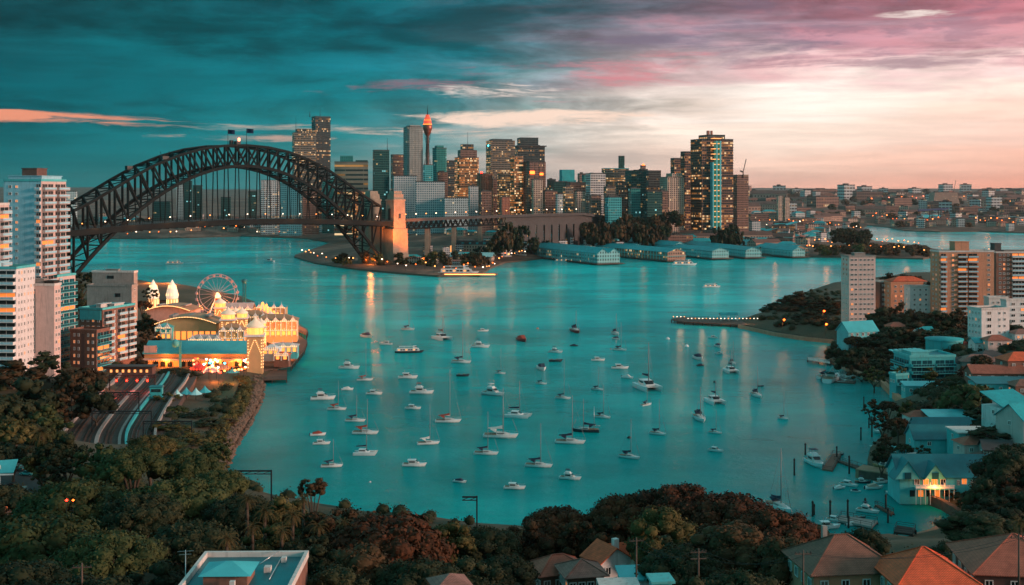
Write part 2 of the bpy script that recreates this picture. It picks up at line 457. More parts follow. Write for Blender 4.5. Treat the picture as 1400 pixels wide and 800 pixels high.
def tiles(name, colr):
    m = bpy.data.materials.new(name); m.use_nodes = True
    k = NB(m.node_tree); p = m.node_tree.nodes['Principled BSDF']; p.inputs['Roughness'].default_value = .8
    tc = k.node('ShaderNodeTexCoord').outputs['Object']; x, y, z = k.xyz(tc)
    fr = k.m('FRACT', k.mul(z, 4.5)); col_ = k.m('SINE', k.mul(k.add(x, y), 18.0))
    n = k.noise(tc, 1.1, 5, .65); n2 = k.noise(tc, .3, 3, .5)
    f = k.add(k.mul(n, .55), k.mul(n2, .45))
    c = k.ramp(f, [(.3, tuple(c*.55 for c in colr)), (.55, colr), (.75, tuple(c*1.35 for c in colr))])
    c = k.mix(k.mul(k.step(fr, .75, .95), .5), c, tuple(c_*.35 for c_ in colr) + (1,))
    k.put(p.inputs['Base Color'], c)
    b = k.node('ShaderNodeBump'); b.inputs['Strength'].default_value = .7; b.inputs['Distance'].default_value = .08
    k.put(b.inputs['Height'], k.add(fr, k.mul(col_, .4))); k.put(p.inputs['Normal'], b.outputs[0])
    return m
M['tile_red'] = tiles('red_roof_tiles', (.80,.125,.045)); M['tile_brown'] = tiles('brown_roof_tiles', (.26,.11,.075))
M['tile_rust'] = tiles('rusty_roof_tiles', (.42,.12,.075)); M['tile_pink'] = tiles('faded_roof_tiles', (.32,.15,.12))
def leaf(name, c1, c2, c3):
    m = bpy.data.materials.new(name); m.use_nodes = True
    k = NB(m.node_tree); p = m.node_tree.nodes['Principled BSDF']
    g = k.node('ShaderNodeNewGeometry'); rnd_ = g.outputs['Random Per Island']
    tc = k.node('ShaderNodeTexCoord').outputs['Object']
    n = k.noise(tc, .35, 3, .6)
    oi = k.node('ShaderNodeObjectInfo').outputs['Random']
    f = k.add(k.add(k.mul(rnd_, .30), k.mul(n, .60)), k.mul(oi, .18))
    k.put(p.inputs['Base Color'], k.ramp(f, [(.28, c1), (.52, c2), (.78, c3)]))
    p.inputs['Roughness'].default_value = .75; p.inputs['Specular IOR Level'].default_value = .15
    return m
M['leaf_green'] = leaf('fig_leaves', (.020,.028,.009), (.040,.054,.019), (.074,.086,.030))
M['leaf_dark'] = leaf('dark_leaves', (.010,.016,.009), (.022,.030,.014), (.046,.050,.022))
M['leaf_rust'] = leaf('rusty_leaves', (.032,.014,.008), (.070,.028,.013), (.125,.046,.018))
M['leaf_brown'] = leaf('brown_leaves', (.022,.014,.008), (.050,.030,.014), (.095,.055,.024))
M['leaf_olive'] = leaf('olive_leaves', (.032,.030,.010), (.075,.066,.022), (.15,.12,.04))
M['palm'] = leaf('palm_fronds', (.030,.026,.010), (.07,.055,.02), (.14,.09,.035))
M['bark'] = pmat('bark', (.07,.05,.035,1), .9, .3, 1.5)
# ground cover of the land
gm = bpy.data.materials.new('land_ground'); gm.use_nodes = True; k = NB(gm.node_tree); p = gm.node_tree.nodes['Principled BSDF']
tc = k.node('ShaderNodeTexCoord').outputs['Object']
n1 = k.noise(tc, .06, 6, .6); n2 = k.noise(tc, .6, 4, .6)
gc = k.ramp(k.add(k.mul(n1,.6), k.mul(n2,.4)), [(.3,(.028,.030,.014)),(.5,(.06,.052,.028)),(.62,(.10,.075,.045)),(.75,(.07,.075,.03))])
k.put(p.inputs['Base Color'], gc); p.inputs['Roughness'].default_value = .95; M['ground'] = gm
fm = bpy.data.materials.new('far_land_ground'); fm.use_nodes = True; k = NB(fm.node_tree); p = fm.node_tree.nodes['Principled BSDF']
tc = k.node('ShaderNodeTexCoord').outputs['Object']
n1 = k.noise(tc, .006, 6, .6); n2 = k.noise(tc, .03, 5, .7)
gc = k.ramp(k.add(k.mul(n1,.4), k.mul(n2,.6)), [(.35,(.035,.022,.014)),(.5,(.10,.055,.036)),(.62,(.30,.16,.11)),(.72,(.09,.05,.035))])
k.put(p.inputs['Base Color'], gc); p.inputs['Roughness'].default_value = .95; M['farground'] = fm

G = {'warm': glow('warm_lamp', (255,150,75), 3.5), 'white': glow('white_lamp', (255,215,180), 4.5), 'red': glow('red_lamp', (255,40,25), 9),
     'window': glow('lit_window', (255,140,62), .5), 'cyan': glow('cyan_lamp', (90,240,250), 4), 'orange': glow('orange_lamp', (255,105,35), 3.5),
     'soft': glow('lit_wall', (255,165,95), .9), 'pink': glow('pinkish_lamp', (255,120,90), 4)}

# ================================================================== water
wm = bpy.data.materials.new('harbour_water'); wm.use_nodes = True; k = NB(wm.node_tree); p = wm.node_tree.nodes['Principled BSDF']
tc = k.node('ShaderNodeTexCoord').outputs['Object']; x, y, z = k.xyz(tc)
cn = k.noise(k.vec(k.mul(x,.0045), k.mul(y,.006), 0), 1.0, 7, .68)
deep = k.add(.82, k.mul(k.step(y, 480.0, 900.0), .62)); sky_gain = k.vec(deep, deep, deep)  # brightens with distance: reflected sky painted into the base colour
k.put(p.inputs['Base Color'], k.mix(1.0, sky_gain, k.ramp(cn, [(.36,(.000,.24,.25)),(.50,(.000,.36,.37)),(.62,(.000,.52,.53))]), 'MULTIPLY'))
rn = k.noise(k.vec(k.mul(x,.006), k.mul(y,.0022), 4), 1.0, 5, .65)
k.put(p.inputs['Roughness'], k.add(.05, k.mul(k.step(rn,.35,.7), .12)))
p.inputs['IOR'].default_value = 1.09; p.inputs['Specular IOR Level'].default_value = .42
w1 = k.noise(k.vec(k.mul(x,.30), k.mul(y,.42), 0), 1.0, 6, .7)
w2 = k.noise(k.vec(k.mul(x,.03), k.mul(y,.05), 0), 1.0, 3, .5)
b = k.node('ShaderNodeBump'); b.inputs['Strength'].default_value = .75; b.inputs['Distance'].default_value = .8
k.put(b.inputs['Height'], k.add(k.mul(w1, .6), k.mul(w2, 1.0))); k.put(p.inputs['Normal'], b.outputs[0])
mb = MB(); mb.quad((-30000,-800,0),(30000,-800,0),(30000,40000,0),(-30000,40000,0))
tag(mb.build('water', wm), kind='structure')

# ================================================================== land
def in_poly(x, y, P):
    c = False; j = len(P)-1
    for i in range(len(P)):
        if (P[i][1] > y) != (P[j][1] > y) and x < (P[j][0]-P[i][0])*(y-P[i][1])/(P[j][1]-P[i][1])+P[i][0]: c = not c
        j = i
    return c
def pdist(x, y, P):
    best = 1e9
    for i in range(len(P)):
        ax, ay = P[i]; bx, by = P[(i+1) % len(P)]
        vx, vy = bx-ax, by-ay; L = vx*vx+vy*vy or 1e-9
        t = max(0, min(1, ((x-ax)*vx+(y-ay)*vy)/L))
        d = hypot(x-ax-t*vx, y-ay-t*vy)
        if d < best: best = d
    return best
def make_height(poly, ctrl, shore_h, slope):
    def h(x, y):
        sw = sh = 0.0
        for (cx, cy, ch) in ctrl:
            w = 1.0/(((x-cx)**2+(y-cy)**2)**1.5+1.0); sw += w; sh += w*ch
        return max(shore_h, min(sh/sw, shore_h+slope*pdist(x, y, poly)))
    return h
def land(name, poly, hf, spacing, mat, mat_edge, extra=None):
    n = len(poly); pts = [Vector(p) for p in poly]; edges = [(i, (i+1) % n) for i in range(n)]
    rr = random.Random(3)
    def addp(x, y):
        if in_poly(x, y, poly): pts.append(Vector((x, y)))
    for (x0, x1, y0, y1, s) in spacing:
        x = x0
        while x < x1:
            y = y0
            while y < y1:
                addp(x+rr.uniform(-.25,.25)*s, y+rr.uniform(-.25,.25)*s); y += s
            x += s
    vo, eo, fo, *_ = delaunay_2d_cdt(pts, edges, [], 1, 1e-3)
    m = MB(); hs = [hf(v.x, v.y) for v in vo]
    m.v = [(v.x, v.y, h) for v, h in zip(vo, hs)]; m.f = [tuple(f) for f in fo]; m.mi = [0]*len(m.f); m.smooth = [True]*len(m.f)
    m.cur = 1
    for i in range(n):
        a, b_ = poly[i], poly[(i+1) % n]
        m.quad((a[0],a[1],-2),(b_[0],b_[1],-2),(b_[0],b_[1],hf(*b_)),(a[0],a[1],hf(*a)))
    return tag(m.build(name, [mat, mat_edge]), kind='structure')
def xy(px, py, z=0): v = at(px, py, z); return (v.x, v.y)
def xyD(px, D): v = atD(px, D); return (v.x, v.y)

shoreA = [xy(40,392),xy(100,385),xy(120,384),xy(170,388),xy(215,398),xy(262,402),xy(300,408),xy(345,414),xy(388,432),xy(402,450),xy(408,466),xy(398,490),xy(372,512),
  xy(358,526),xy(357,545),xy(345,568),xy(330,592),xy(315,618),xy(308,640),xy(318,665),xy(365,685),xy(430,700),xy(520,712),xy(620,722),xy(740,730),xy(900,732),xy(1020,730),xy(1110,738),
  xy(1170,745),xy(1240,742),xy(1300,728),xy(1322,716),xy(1310,702),xy(1286,684),xy(1250,672),xy(1222,662),xy(1196,650),xy(1186,636),xy(1190,618),xy(1204,604),xy(1206,588),xy(1216,574),xy(1206,560),xy(1232,552),
  xy(1222,536),xy(1195,518),xy(1150,502),xy(1128,490),xy(1130,478),xy(1150,474),xy(1145,466),xy(1100,462),xy(1060,456),xy(1015,447),xy(1008,441),xy(1040,432),xy(1072,420),xy(1085,408),xy(1120,398),xy(1180,390),xy(1290,380),xy(1420,372),xy(1520,370),
  (1500,1250),(1500,-300),(-900,-300),(-900,1050)]
ctrlA = []
for px, py, h in [(150,560,5.5),(200,520,5),(120,600,6),(200,600,5.5),(180,560,5.5),(100,580,6.5),(260,560,4),(300,540,3.5),(320,500,3),(200,500,4),(300,480,3),(380,470,2.5),(250,430,4),(350,450,3),(200,430,5),
   (30,520,14),(100,500,11),(150,450,12),(60,430,14),(20,420,16),(160,420,11),(100,400,12),(30,600,13),(60,640,10),(20,665,9),(10,640,9.5),(-60,650,12),(90,640,11),(200,640,9),(250,600,8),
   (1290,600,6),(1240,620,3),(1270,640,3),(1300,660,3.5),(1380,600,14),(1400,560,16),(1330,560,9),(1260,520,4.5),(1300,500,10),(1220,500,4),(1350,470,15),(1400,480,17),(1316,430,12),(1380,430,14),(1240,420,9),(1175,430,10),
   (1150,450,6),(1090,440,4),(1200,470,7),(1400,650,14),(1340,680,8),(1330,700,4),(1280,730,2.5),(1180,415,9),(1260,400,8),(1500,500,22),(1500,420,18)]:
    v = at(px, py, h); ctrlA.append((v.x, v.y, h))
for px in range(-300, 1800, 130):
    for D, h in [(60,52),(110,42),(150,30),(180,22),(210,15),(245,9),(285,3.5)]:
        if px > 1150 and D > 220: continue
        v = atD(px, D); ctrlA.append((v.x, v.y, h))
hA = make_height(shoreA, ctrlA, 1.6, .45)
land('ground', shoreA, hA, [(-420,420,20,560,9),(-600,600,560,1100,22),(-900,1500,-300,20,150),(420,1500,20,1200,90),(-900,-420,20,1050,90)], M['ground'], M['rock'])

shoreB = [(-3000,2150),xy(20,324.5),xy(130,327),xy(200,327),xy(330,323.5),xy(420,327),xy(452,333),xy(428,342),xy(404,350),xy(402,352.5),xy(430,361),xy(480,368.5),xy(540,374.5),xy(600,379),xy(655,378),xy(672,367),xy(690,360),
  xy(720,357),xy(760,352),xy(850,349),xy(900,346),xy(960,346),xy(1060,351),xy(1100,352),xy(1135,352.5),xy(1200,353.5),xy(1262,355),xy(1290,350),xy(1284,343),xy(1255,337),xy(1205,334),xy(1182,325),xy(1176,315),xy(1186,308.5),
  xy(1212,311),xy(1236,316),xy(1285,317.5),xy(1340,317),xy(1420,320),xy(1520,321),(3500,2500),(9000,3500),(9000,16000),(-9000,16000),(-9000,3000)]
ctrlB = [(xyD(px,D)[0], D, h) for px, D, h in [(600,1330,4),(560,1300,5),(480,1350,3),(640,1280,3),(620,1450,12),(700,1500,15),(800,1600,12),(860,1750,26),(800,1900,30),(760,2100,30),(600,1800,25),(500,1900,22),(900,1750,24),
   (980,1700,8),(1060,1600,6),(1150,1560,5),(1200,1520,8),(1240,1510,9),(1100,1900,10),(1000,2100,15),(300,2400,15),(100,2400,22),(200,2800,35),(0,2600,40),(400,2700,20),(600,2600,35),(800,2600,35),(1000,2800,30),(1200,3300,14),(1300,2900,12),(1400,2800,10),
   (1200,4200,38),(1400,3800,30),(1600,3500,30),(1300,5200,52),(1000,5000,50),(700,5000,55),(400,5000,60),(100,4500,62),(-300,5000,70),(1600,5500,62),(1300,7000,74),(900,8000,80),(500,8000,80),(100,8000,84),(1600,8000,90),(1200,10500,112),(800,12000,118),(300,12000,112),(0,10000,110),(1500,11500,125),(1800,9000,100),
   (1000,15000,130),(0,15000,130),(1600,15500,150)]]
hB0 = make_height(shoreB, ctrlB, 1.8, .12)
def hB(x, y):
    h = hB0(x, y)
    if y > 4000: h += (sin(x*.0011+1)*9+sin(x*.0031+y*.002)*5+sin(x*.0007-y*.0009)*8)*min(1,(y-4000)/3000)
    return h
land('far_ground', shoreB, hB, [(-1500,2200,1180,2600,55),(-3000,4200,2600,5000,150),(-9000,9000,5000,16000,420)], M['farground'], M['rock'])

# ================================================================== harbour bridge
NW, NE_ = Vector((-389.0, 1039.0)), 1
CW = Vector((-269.7, 1189.0)); half = Vector((119.5, 150.0)); Lh = half.length
bd = half.normalized(); pe = Vector((-bd.y, bd.x))        # along the bridge; towards its far (east) side
BRZ = atan2(bd.y, bd.x)
def bp(t, off, z): v = CW + half*t + pe*off; return Vector((v.x, v.y, z))
def lerp_tab(t, tab):
    t = abs(t)
    for (a, va), (b_, vb) in zip(tab, tab[1:]):
        if t <= b_: return va+(vb-va)*(t-a)/(b_-a)
    return tab[-1][1]
TOP = [(0,134),(.14,132.8),(.28,129),(.42,122),(.57,111.5),(.71,98),(.82,86.5),(.92,76.5),(1,70)]
def topz(t): return lerp_tab(t, TOP)
def botz(t): return 113-102*t*t
def decktop(t): return 59-6*t*t
br = empty('arch_bridge', (CW.x, CW.y, 0), 0, 'vast dark steel arch bridge with two flags at its crown', 'bridge')
def bpart(m_, name, mat, parent=None):
    o = m_.build(name, mat, parent or br)
    if not parent: o.matrix_parent_inverse = Matrix.Translation((-CW.x, -CW.y, 0))
    return o
NP = 28
ts = [-1+2*i/NP for i in range(NP+1)]
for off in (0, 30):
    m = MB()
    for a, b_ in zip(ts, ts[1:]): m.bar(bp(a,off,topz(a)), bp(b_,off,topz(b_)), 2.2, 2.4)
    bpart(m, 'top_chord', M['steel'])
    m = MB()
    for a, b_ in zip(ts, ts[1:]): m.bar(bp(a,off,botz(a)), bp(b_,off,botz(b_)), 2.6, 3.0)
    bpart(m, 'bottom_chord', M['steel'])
    for i, t in enumerate(ts):
        m = MB(); m.bar(bp(t,off,botz(t)), bp(t,off,topz(t)), 1.7, 2.2); bpart(m, 'truss_post', M['steel'])
        if i < NP:
            t2 = ts[i+1]; m = MB()
            if t < -1e-6: m.bar(bp(t,off,topz(t)), bp(t2,off,botz(t2)), 1.5)
            else: m.bar(bp(t,off,botz(t)), bp(t2,off,topz(t2)), 1.5)
            if i in (13, 14): m.bar(bp(t,off,botz(t)), bp(t2,off,topz(t2)), 1.2) if t < -1e-6 else m.bar(bp(t,off,topz(t)), bp(t2,off,botz(t2)), 1.2)
            bpart(m, 'diagonal', M['steel'])
        if botz(t) > decktop(t)+4 and 0 < i < NP:
            m = MB(); m.bar(bp(t,off+(2 if off==0 else -2),decktop(t)-4), bp(t,off,botz(t)), .9); bpart(m, 'hanger', M['steel'])
        elif botz(t) < decktop(t)-10 and 0 < i < NP:
            m = MB(); m.bar(bp(t,off,botz(t)), bp(t,off,decktop(t)-6), 1.4); bpart(m, 'deck_support', M['steel'])
m = MB()
for i, t in enumerate(ts):
    m.bar(bp(t,0,topz(t)), bp(t,30,topz(t)), 1.2)
    if i < NP:
        t2 = ts[i+1]; m.bar(bp(t,0,topz(t)), bp(t2,30,topz(t2)), .8); m.bar(bp(t,30,topz(t)), bp(t2,0,topz(t2)), .8)
bpart(m, 'top_bracing', M['steel'])
m = MB()
for i, t in enumerate(ts):
    m.bar(bp(t,0,botz(t)), bp(t,30,botz(t)), 1.2)
    if i < NP:
        t2 = ts[i+1]; m.bar(bp(t,0,botz(t)), bp(t2,30,botz(t2)), .8); m.bar(bp(t,30,botz(t)), bp(t2,0,botz(t2)), .8)
bpart(m, 'bottom_bracing', M['steel'])
m = MB(); td = [-1.35+.05*i for i in range(52)]
for a, b_ in zip(td, td[1:]):
    za, zb = decktop(min(1,max(-1,a))), decktop(min(1,max(-1,b_)))
    for o0, o1, h0, h1 in ((-5,35,0,-1.2),(-5,-4,-1.2,-5.5),(34,35,-1.2,-5.5),(8,9,-1.2,-4.5),(21,22,-1.2,-4.5)):
        m.loft([[bp(a,o0,za+h0),bp(a,o1,za+h0),bp(a,o1,za+h1),bp(a,o0,za+h1)],[bp(b_,o0,zb+h0),bp(b_,o1,zb+h0),bp(b_,o1,zb+h1),bp(b_,o0,zb+h1)]])
    m.bar(bp(a,-5,za-5.4), bp(a,35,za-5.4), 1.0, 1.5)
bpart(m, 'deck', M['steel'])
m = MB()
for a, b_ in zip(td, td[1:]):
    za, zb = decktop(min(1,max(-1,a))), decktop(min(1,max(-1,b_)))
    m.quad(bp(a,-4,za+.01), bp(b_,-4,zb+.01), bp(b_,34,zb+.01), bp(a,34,za+.01))
bpart(m, 'roadway', M['asphalt'])
m = MB()
for o_ in (-4.8, 34.8):
    for a, b_ in zip(td, td[1:]):
        za, zb = decktop(min(1,max(-1,a))), decktop(min(1,max(-1,b_)))
        m.bar(bp(a,o_,za+2.6), bp(b_,o_,zb+2.6), .25); m.bar(bp(a,o_,za+1.3), bp(b_,o_,zb+1.3), .2)
        for j in range(4):
            tt = a+(b_-a)*j/4; m.bar(bp(tt,o_,za), bp(tt,o_,za+2.6), .2)
bpart(m, 'railing', M['steel'])
for k_, off in ((0,0),(1,30)):
    m = MB(); m.tube(bp(0,off,134.5), bp(0,off,151), .35, .2, 6); fp = bpart(m, 'flagpole', M['steel_dark'])
    m = MB()
    for j in range(6):
        f0, f1 = j/6, (j+1)/6; w0, w1_ = sin(f0*7)*.5, sin(f1*7)*.5
        A = bp(0,off,151); m.poly_thick([(A.x+f0*7,A.y+w0,A.z-4.4-f0*.6),(A.x+f1*7,A.y+w1_,A.z-4.4-f1*.6),(A.x+f1*7,A.y+w1_,A.z-f1*.6),(A.x+f0*7,A.y+w0,A.z-f0*.6)], .06)
    o = m.build('flag', pmat('flag_cloth_%d' % k_, (.01,.03,.10,1), .8), fp)
m = MB(); m.cbox(bp(0,15,0).x, bp(0,15,0).y, 134.5, 5, 5, 4, BRZ); m.cbox(bp(0,15,0).x-6, bp(0,15,0).y, 134.5, 3, 3, 5, BRZ); bpart(m, 'crown_platform', M['steel_dark'])
m = MB(); c0 = bp(0,12,0); m.lathe([(0,138),(1.3,139),(1.6,140.3),(1.2,141.6),(0,142.2)], 10, c0.x, c0.y); bpart(m, 'beacon', G['pink'])
for t in (-.50,):
    m = MB(); c0 = bp(t,2,topz(t)+1.2); m.cbox(c0.x,c0.y,c0.z,7,4,3.2,BRZ); m.bar(c0+Vector((-3,0,3)), c0+Vector((-4,0,7.5)), .4); m.bar(c0+Vector((2,0,3)), c0+Vector((4.5,0,8)), .4); m.bar(c0+Vector((0,0,3)), c0+Vector((0,0,6)), .5)
    bpart(m, 'maintenance_crane', M['steel_dark'])
for t in (-.62, .55):
    m = MB(); c0 = bp(t,26,topz(t)+1.2); m.cbox(c0.x,c0.y,c0.z,6,4,3.5,BRZ); bpart(m, 'maintenance_crane', M['steel_dark'])

def lampm(s_, h=9.0):
    mm = MB(); mm.tube((0,0,0),(0,0,h),.12*s_,.08*s_,5); mm.bar((0,0,h),(1.2,0,h+.3),.12*s_); return mm
lamp_pole = lampm(1.4).build('pole', M['steel_dark']); mm = MB(); mm.lathe([(0,-.9),(.8,-.5),(1.0,0),(.7,.6),(0,.8)], 8, 1.2, 0); lamp_head = mm.build('lamp_head', G['white'])
lproto = empty('street_lamp', (0,0,0)); lamp_pole.parent = lproto; lamp_head.parent = lproto; lamp_head.location = (0,0,9.4)
LAMPN = [0]
def street_lamp(loc, label, group, mat=None, sc=1.0, rz=0.0):
    if LAMPN[0] == 0:
        o = lproto; o.location = loc; o.rotation_euler = (0,0,rz); o.scale = (sc,)*3; tag(o, label, 'street lamp', group)
        if mat: lamp_head.material_slots[0].link = 'OBJECT'; lamp_head.material_slots[0].material = mat
    else:
        o = copy_tree(lproto, loc, rz, sc, label, 'street lamp', group, {'lamp_head': mat} if mat else None)
    LAMPN[0] += 1; return o
for i in range(17):
    t = -.97+i*.12; street_lamp(bp(t,-3,decktop(t)), 'white street lamp on the roadway of the arch bridge', 'street lamps along the bridge deck', G['white'] if i % 3 else G['warm'], .55)
def plight(loc, col_, watts, rad=1.0, name='lamp_light', spot=None, tgt=None, blend=.6):
    d = bpy.data.lights.new(name, 'SPOT' if spot else 'POINT'); d.energy = watts; d.color = col_; d.shadow_soft_size = rad
    o = bpy.data.objects.new(name, d); COL.objects.link(o); o.location = loc
    if spot:
        d.spot_size = radians(spot); d.spot_blend = blend
        o.rotation_euler = (Vector(tgt)-Vector(loc)).to_track_quat('-Z','Y').to_euler()
    return o
ORG = (1.0,.28,.055)
for t in (-.9,-.7,-.5,-.3,.3,.5,.7,.9):
    plight(bp(t,-9,decktop(t)+1), (1,.38,.13), 1600, 1.5)

def pylon(t, off, label, small=False):
    c = CW + half*t + pe*off
    e = empty('stone_pylon', (c.x, c.y, 0), BRZ, label, 'bridge pylon')
    def pp(m_, n_, mt): return m_.build(n_, mt, e)
    m = MB()   # local x along the bridge, y across
    def ring(hx, hy, z): return [(-hx,-hy,z),(hx,-hy,z),(hx,hy,z),(-hx,hy,z)]
    m.loft([ring(13.5,9.5,0), ring(13,9,14)]); m.loft([ring(12.6,8.6,14.003), ring(12,8,44)]); pp(m, 'base', M['stone'])
    m = MB(); m.loft([ring(10,7.2,44.003), ring(9,6.4,76)]); pp(m, 'shaft', M['stone'])
    m = MB(); m.loft([ring(9.7,7.1,76.003), ring(9.7,7.1,78)]); m.loft([ring(8.2,5.7,78.003), ring(7.6,5.2,84)]); m.loft([ring(6.6,4.3,84.003), ring(6.2,4.0,87.5)]); pp(m, 'crown', M['stone'])
    for sx in (-1, 1):
        m = MB(); m.box(sx*9.9-.5, sx*9.9+.5, -1.6, 1.6, 54, 66); m.loft([[(sx*9.9-.5,1.6*cos(a),66+1.6*sin(a)) for a in [pi*j/6 for j in range(7)]],[(sx*9.9+.5,1.6*cos(a),66+1.6*sin(a)) for a in [pi*j/6 for j in range(7)]]]); pp(m, 'arched_opening', M['steel_dark'])
    for sy in (-1, 1):
        m = MB(); m.box(-1.6, 1.6, sy*6.9-.4, sy*6.9+.4, 56, 61); pp(m, 'window', M['steel_dark'])
        m = MB(); m.box(-2.2, 2.2, sy*6.95-.55, sy*6.95+.55, 54.6, 55.9); pp(m, 'balcony', M['stone'])
    return c
pw = pylon(1.13, 1, 'floodlit orange granite pylon at the far end of the arch bridge')
pylon(1.13, 40, 'unlit brown granite pylon behind the floodlit orange one')
pylon(-1.12, 1, 'near granite pylon of the arch bridge, mostly behind the blue and pink tower block')
pylon(-1.12, 40, 'granite pylon top showing just right of the blue and pink tower block')
m = MB(); c = CW+half*1.13+pe*20; m.cbox(c.x,c.y,0,26,22,50,BRZ); tag(m.build('abutment', M['stone']), 'dark stone abutment between the two far bridge pylons', 'abutment')
side = -pe
def P3(v, z): return Vector((v.x, v.y, z))
lp = pw+side*58
plight(P3(lp+bd*4,6), (1,.17,.012), 480000, 3, 'flood_light', 70, P3(pw,60))
plight(P3(pw+side*26-bd*22,30), (1,.20,.02), 90000, 3, 'flood_light', 110, P3(pw,66))
plight(P3(pw-bd*30+pe*10,8), ORG, 9000, 2)

# approach viaduct
va = [(CW+half*1.2).x, (CW+half*1.2).y]
vpath = [Vector((va[0],va[1]-4,54)), atD(620,1435,55), atD(690,1500,56), atD(745,1560,56.5), atD(795,1640,56), atD(850,1740,46)]
via = empty('viaduct', (vpath[0].x, vpath[0].y, 0), 0, 'long road viaduct leading from the floodlit pylon towards the city', 'viaduct')
def vpart(m_, n_, mt): o = m_.build(n_, mt, via); o.matrix_parent_inverse = Matrix.Translation((-vpath[0].x,-vpath[0].y,0)); return o
def sec(i, off, z):
    p_ = vpath[i]; d = (vpath[min(i+1,len(vpath)-1)]-vpath[max(i-1,0)]); d.z = 0; d.normalize(); n_ = Vector((-d.y, d.x, 0))
    return Vector((p_.x, p_.y, p_.z+z))+n_*off
m = MB()
for i in range(len(vpath)-1):
    m.loft([[sec(i,-4,0),sec(i,36,0),sec(i,36,-2.2),sec(i,-4,-2.2)],[sec(i+1,-4,0),sec(i+1,36,0),sec(i+1,36,-2.2),sec(i+1,-4,-2.2)]])
vpart(m, 'deck', M['roof_dark'])
m = MB()
for i in range(len(vpath)-1): m.bar(sec(i,-4,.7), sec(i+1,-4,.7), .5, 1.4)
vpart(m, 'parapet', M['roof_dark'])
m = MB()
for i in range(2):
    A, B = sec(i,-2,-2.2), sec(i+1,-2,-2.2); nseg = 10
    for off in (0, 14, 28):
        o_ = Vector((0,off,0)); m.bar(A+o_+Vector((0,0,-9)), B+o_+Vector((0,0,-9)), .9)
        for j in range(nseg):
            a_1 = A.lerp(B, j/nseg)+o_; b_1 = A.lerp(B, (j+1)/nseg)+o_; mid = (a_1+b_1)/2
            m.bar(a_1+Vector((0,0,-.2)), mid+Vector((0,0,-9)), .6); m.bar(mid+Vector((0,0,-9)), b_1+Vector((0,0,-.2)), .6)
vpart(m, 'truss', M['steel'])
for i, f in ((0,.45),(1,.0),(1,.5),(2,.0)):
    A = sec(i,0,0).lerp(sec(i+1,0,0), f)
    for off in (2, 26):
        m = MB(); m.box(A.x-2.5, A.x+2.5, A.y+off-2, A.y+off+2, 0, A.z-(11 if i < 2 else 2.2)); vpart(m, 'pier', M['stone'])
m = MB()
for i in range(2, 5):
    A, B = sec(i,0,0), sec(i+1,0,0); n_ = 5
    for j in range(n_):
        a_1 = A.lerp(B, j/n_); b_1 = A.lerp(B, (j+.8)/n_); c1 = A.lerp(B, (j+1)/n_)
        m.loft([[Vector((a_1.x,a_1.y,0)),Vector((b_1.x,b_1.y,0)),Vector((b_1.x,b_1.y,b_1.z-2.2)),Vector((a_1.x,a_1.y,a_1.z-2.2))],[Vector((a_1.x,a_1.y+34,0)),Vector((b_1.x,b_1.y+34,0)),Vector((b_1.x,b_1.y+34,b_1.z-2.2)),Vector((a_1.x,a_1.y+34,a_1.z-2.2))]])
        m.loft([[Vector((b_1.x,b_1.y,b_1.z-14)),Vector((c1.x,c1.y,c1.z-14)),Vector((c1.x,c1.y,c1.z-2.2)),Vector((b_1.x,b_1.y,b_1.z-2.2))],[Vector((b_1.x,b_1.y+34,b_1.z-14)),Vector((c1.x,c1.y+34,c1.z-14)),Vector((c1.x,c1.y+34,c1.z-2.2)),Vector((b_1.x,b_1.y+34,b_1.z-2.2))]])
vpart(m, 'arched_wall', M['roof_dark'])
for i in range(4):
    for j in range(5):
        A = sec(i,-2,0).lerp(sec(i+1,-2,0), j/5)
        street_lamp(A, 'street lamp on the viaduct between the floodlit pylon and the city', 'street lamps along the viaduct', G['white'] if (i+j)%2 else G['warm'], .7)
# ================================================================== city towers
F = {}
F['dark'] = facade('dark_glass_tower', (0.078,0.085,0.085,1), (.015,.022,.025,1), 3.9, 2.6, .8, .62, .34, (255,165,80), 1.1)
F['darkgreen'] = facade('dark_green_tower', (0.023,0.093,0.085,1), (.006,.035,.035,1), 3.8, 3.2, .8, .6, .16, (255,200,120), 1.0, cool=.3)
F['green'] = facade('green_glass_tower', (0.031,0.248,0.232,1), (.01,.09,.09,1), 3.8, 3.0, .75, .6, .10, (255,200,120), .9, cool=.3)
F['grey'] = facade('grey_ribbed_tower', (0.372,0.388,0.372,1), (.05,.07,.07,1), 3.8, 1.9, .5, .75, .10, (255,190,120), .7)
F['brown'] = facade('brown_tower', (0.264,0.155,0.124,1), (.03,.02,.02,1), 3.7, 2.4, .6, .6, .22, (255,170,90), .9)
F['rust'] = facade('rust_slab', (0.465,0.186,0.124,1), (.10,.04,.03,1), 3.7, 2.2, .4, .9, .05, (255,150,80), .6)
F['warm'] = facade('warm_lit_tower', (0.310,0.186,0.109,1), (.04,.03,.02,1), 3.7, 2.4, .85, .6, .80, (255,140,50), 1.35, rows_=.7)
F['warm2'] = facade('partly_lit_tower', (0.202,0.171,0.139,1), (.03,.03,.03,1), 3.8, 2.8, .8, .55, .50, (255,170,80), 1.1, rows_=.8)
F['strip'] = facade('strip_lit_block', (0.217,0.202,0.155,1), (.015,.03,.03,1), 7.6, 30.0, .98, .42, .75, (255,175,80), 1.0, rows_=.9)
F['white'] = facade('pale_banded_block', (0.600,0.600,0.600,1), (.05,.05,.06,1), 3.6, 4.0, .8, .5, .22, (255,180,100), .9)
F['bluegrid'] = facade('pale_gridded_block', (0.589,0.600,0.600,1), (.05,.13,.16,1), 3.5, 2.9, .62, .62, .10, (255,200,130), .9, rows_=.3)
F['pale'] = facade('light_grey_block', (0.512,0.589,0.600,1), (.06,.09,.10,1), 3.5, 3.2, .6, .6, .16, (255,190,110), .9)
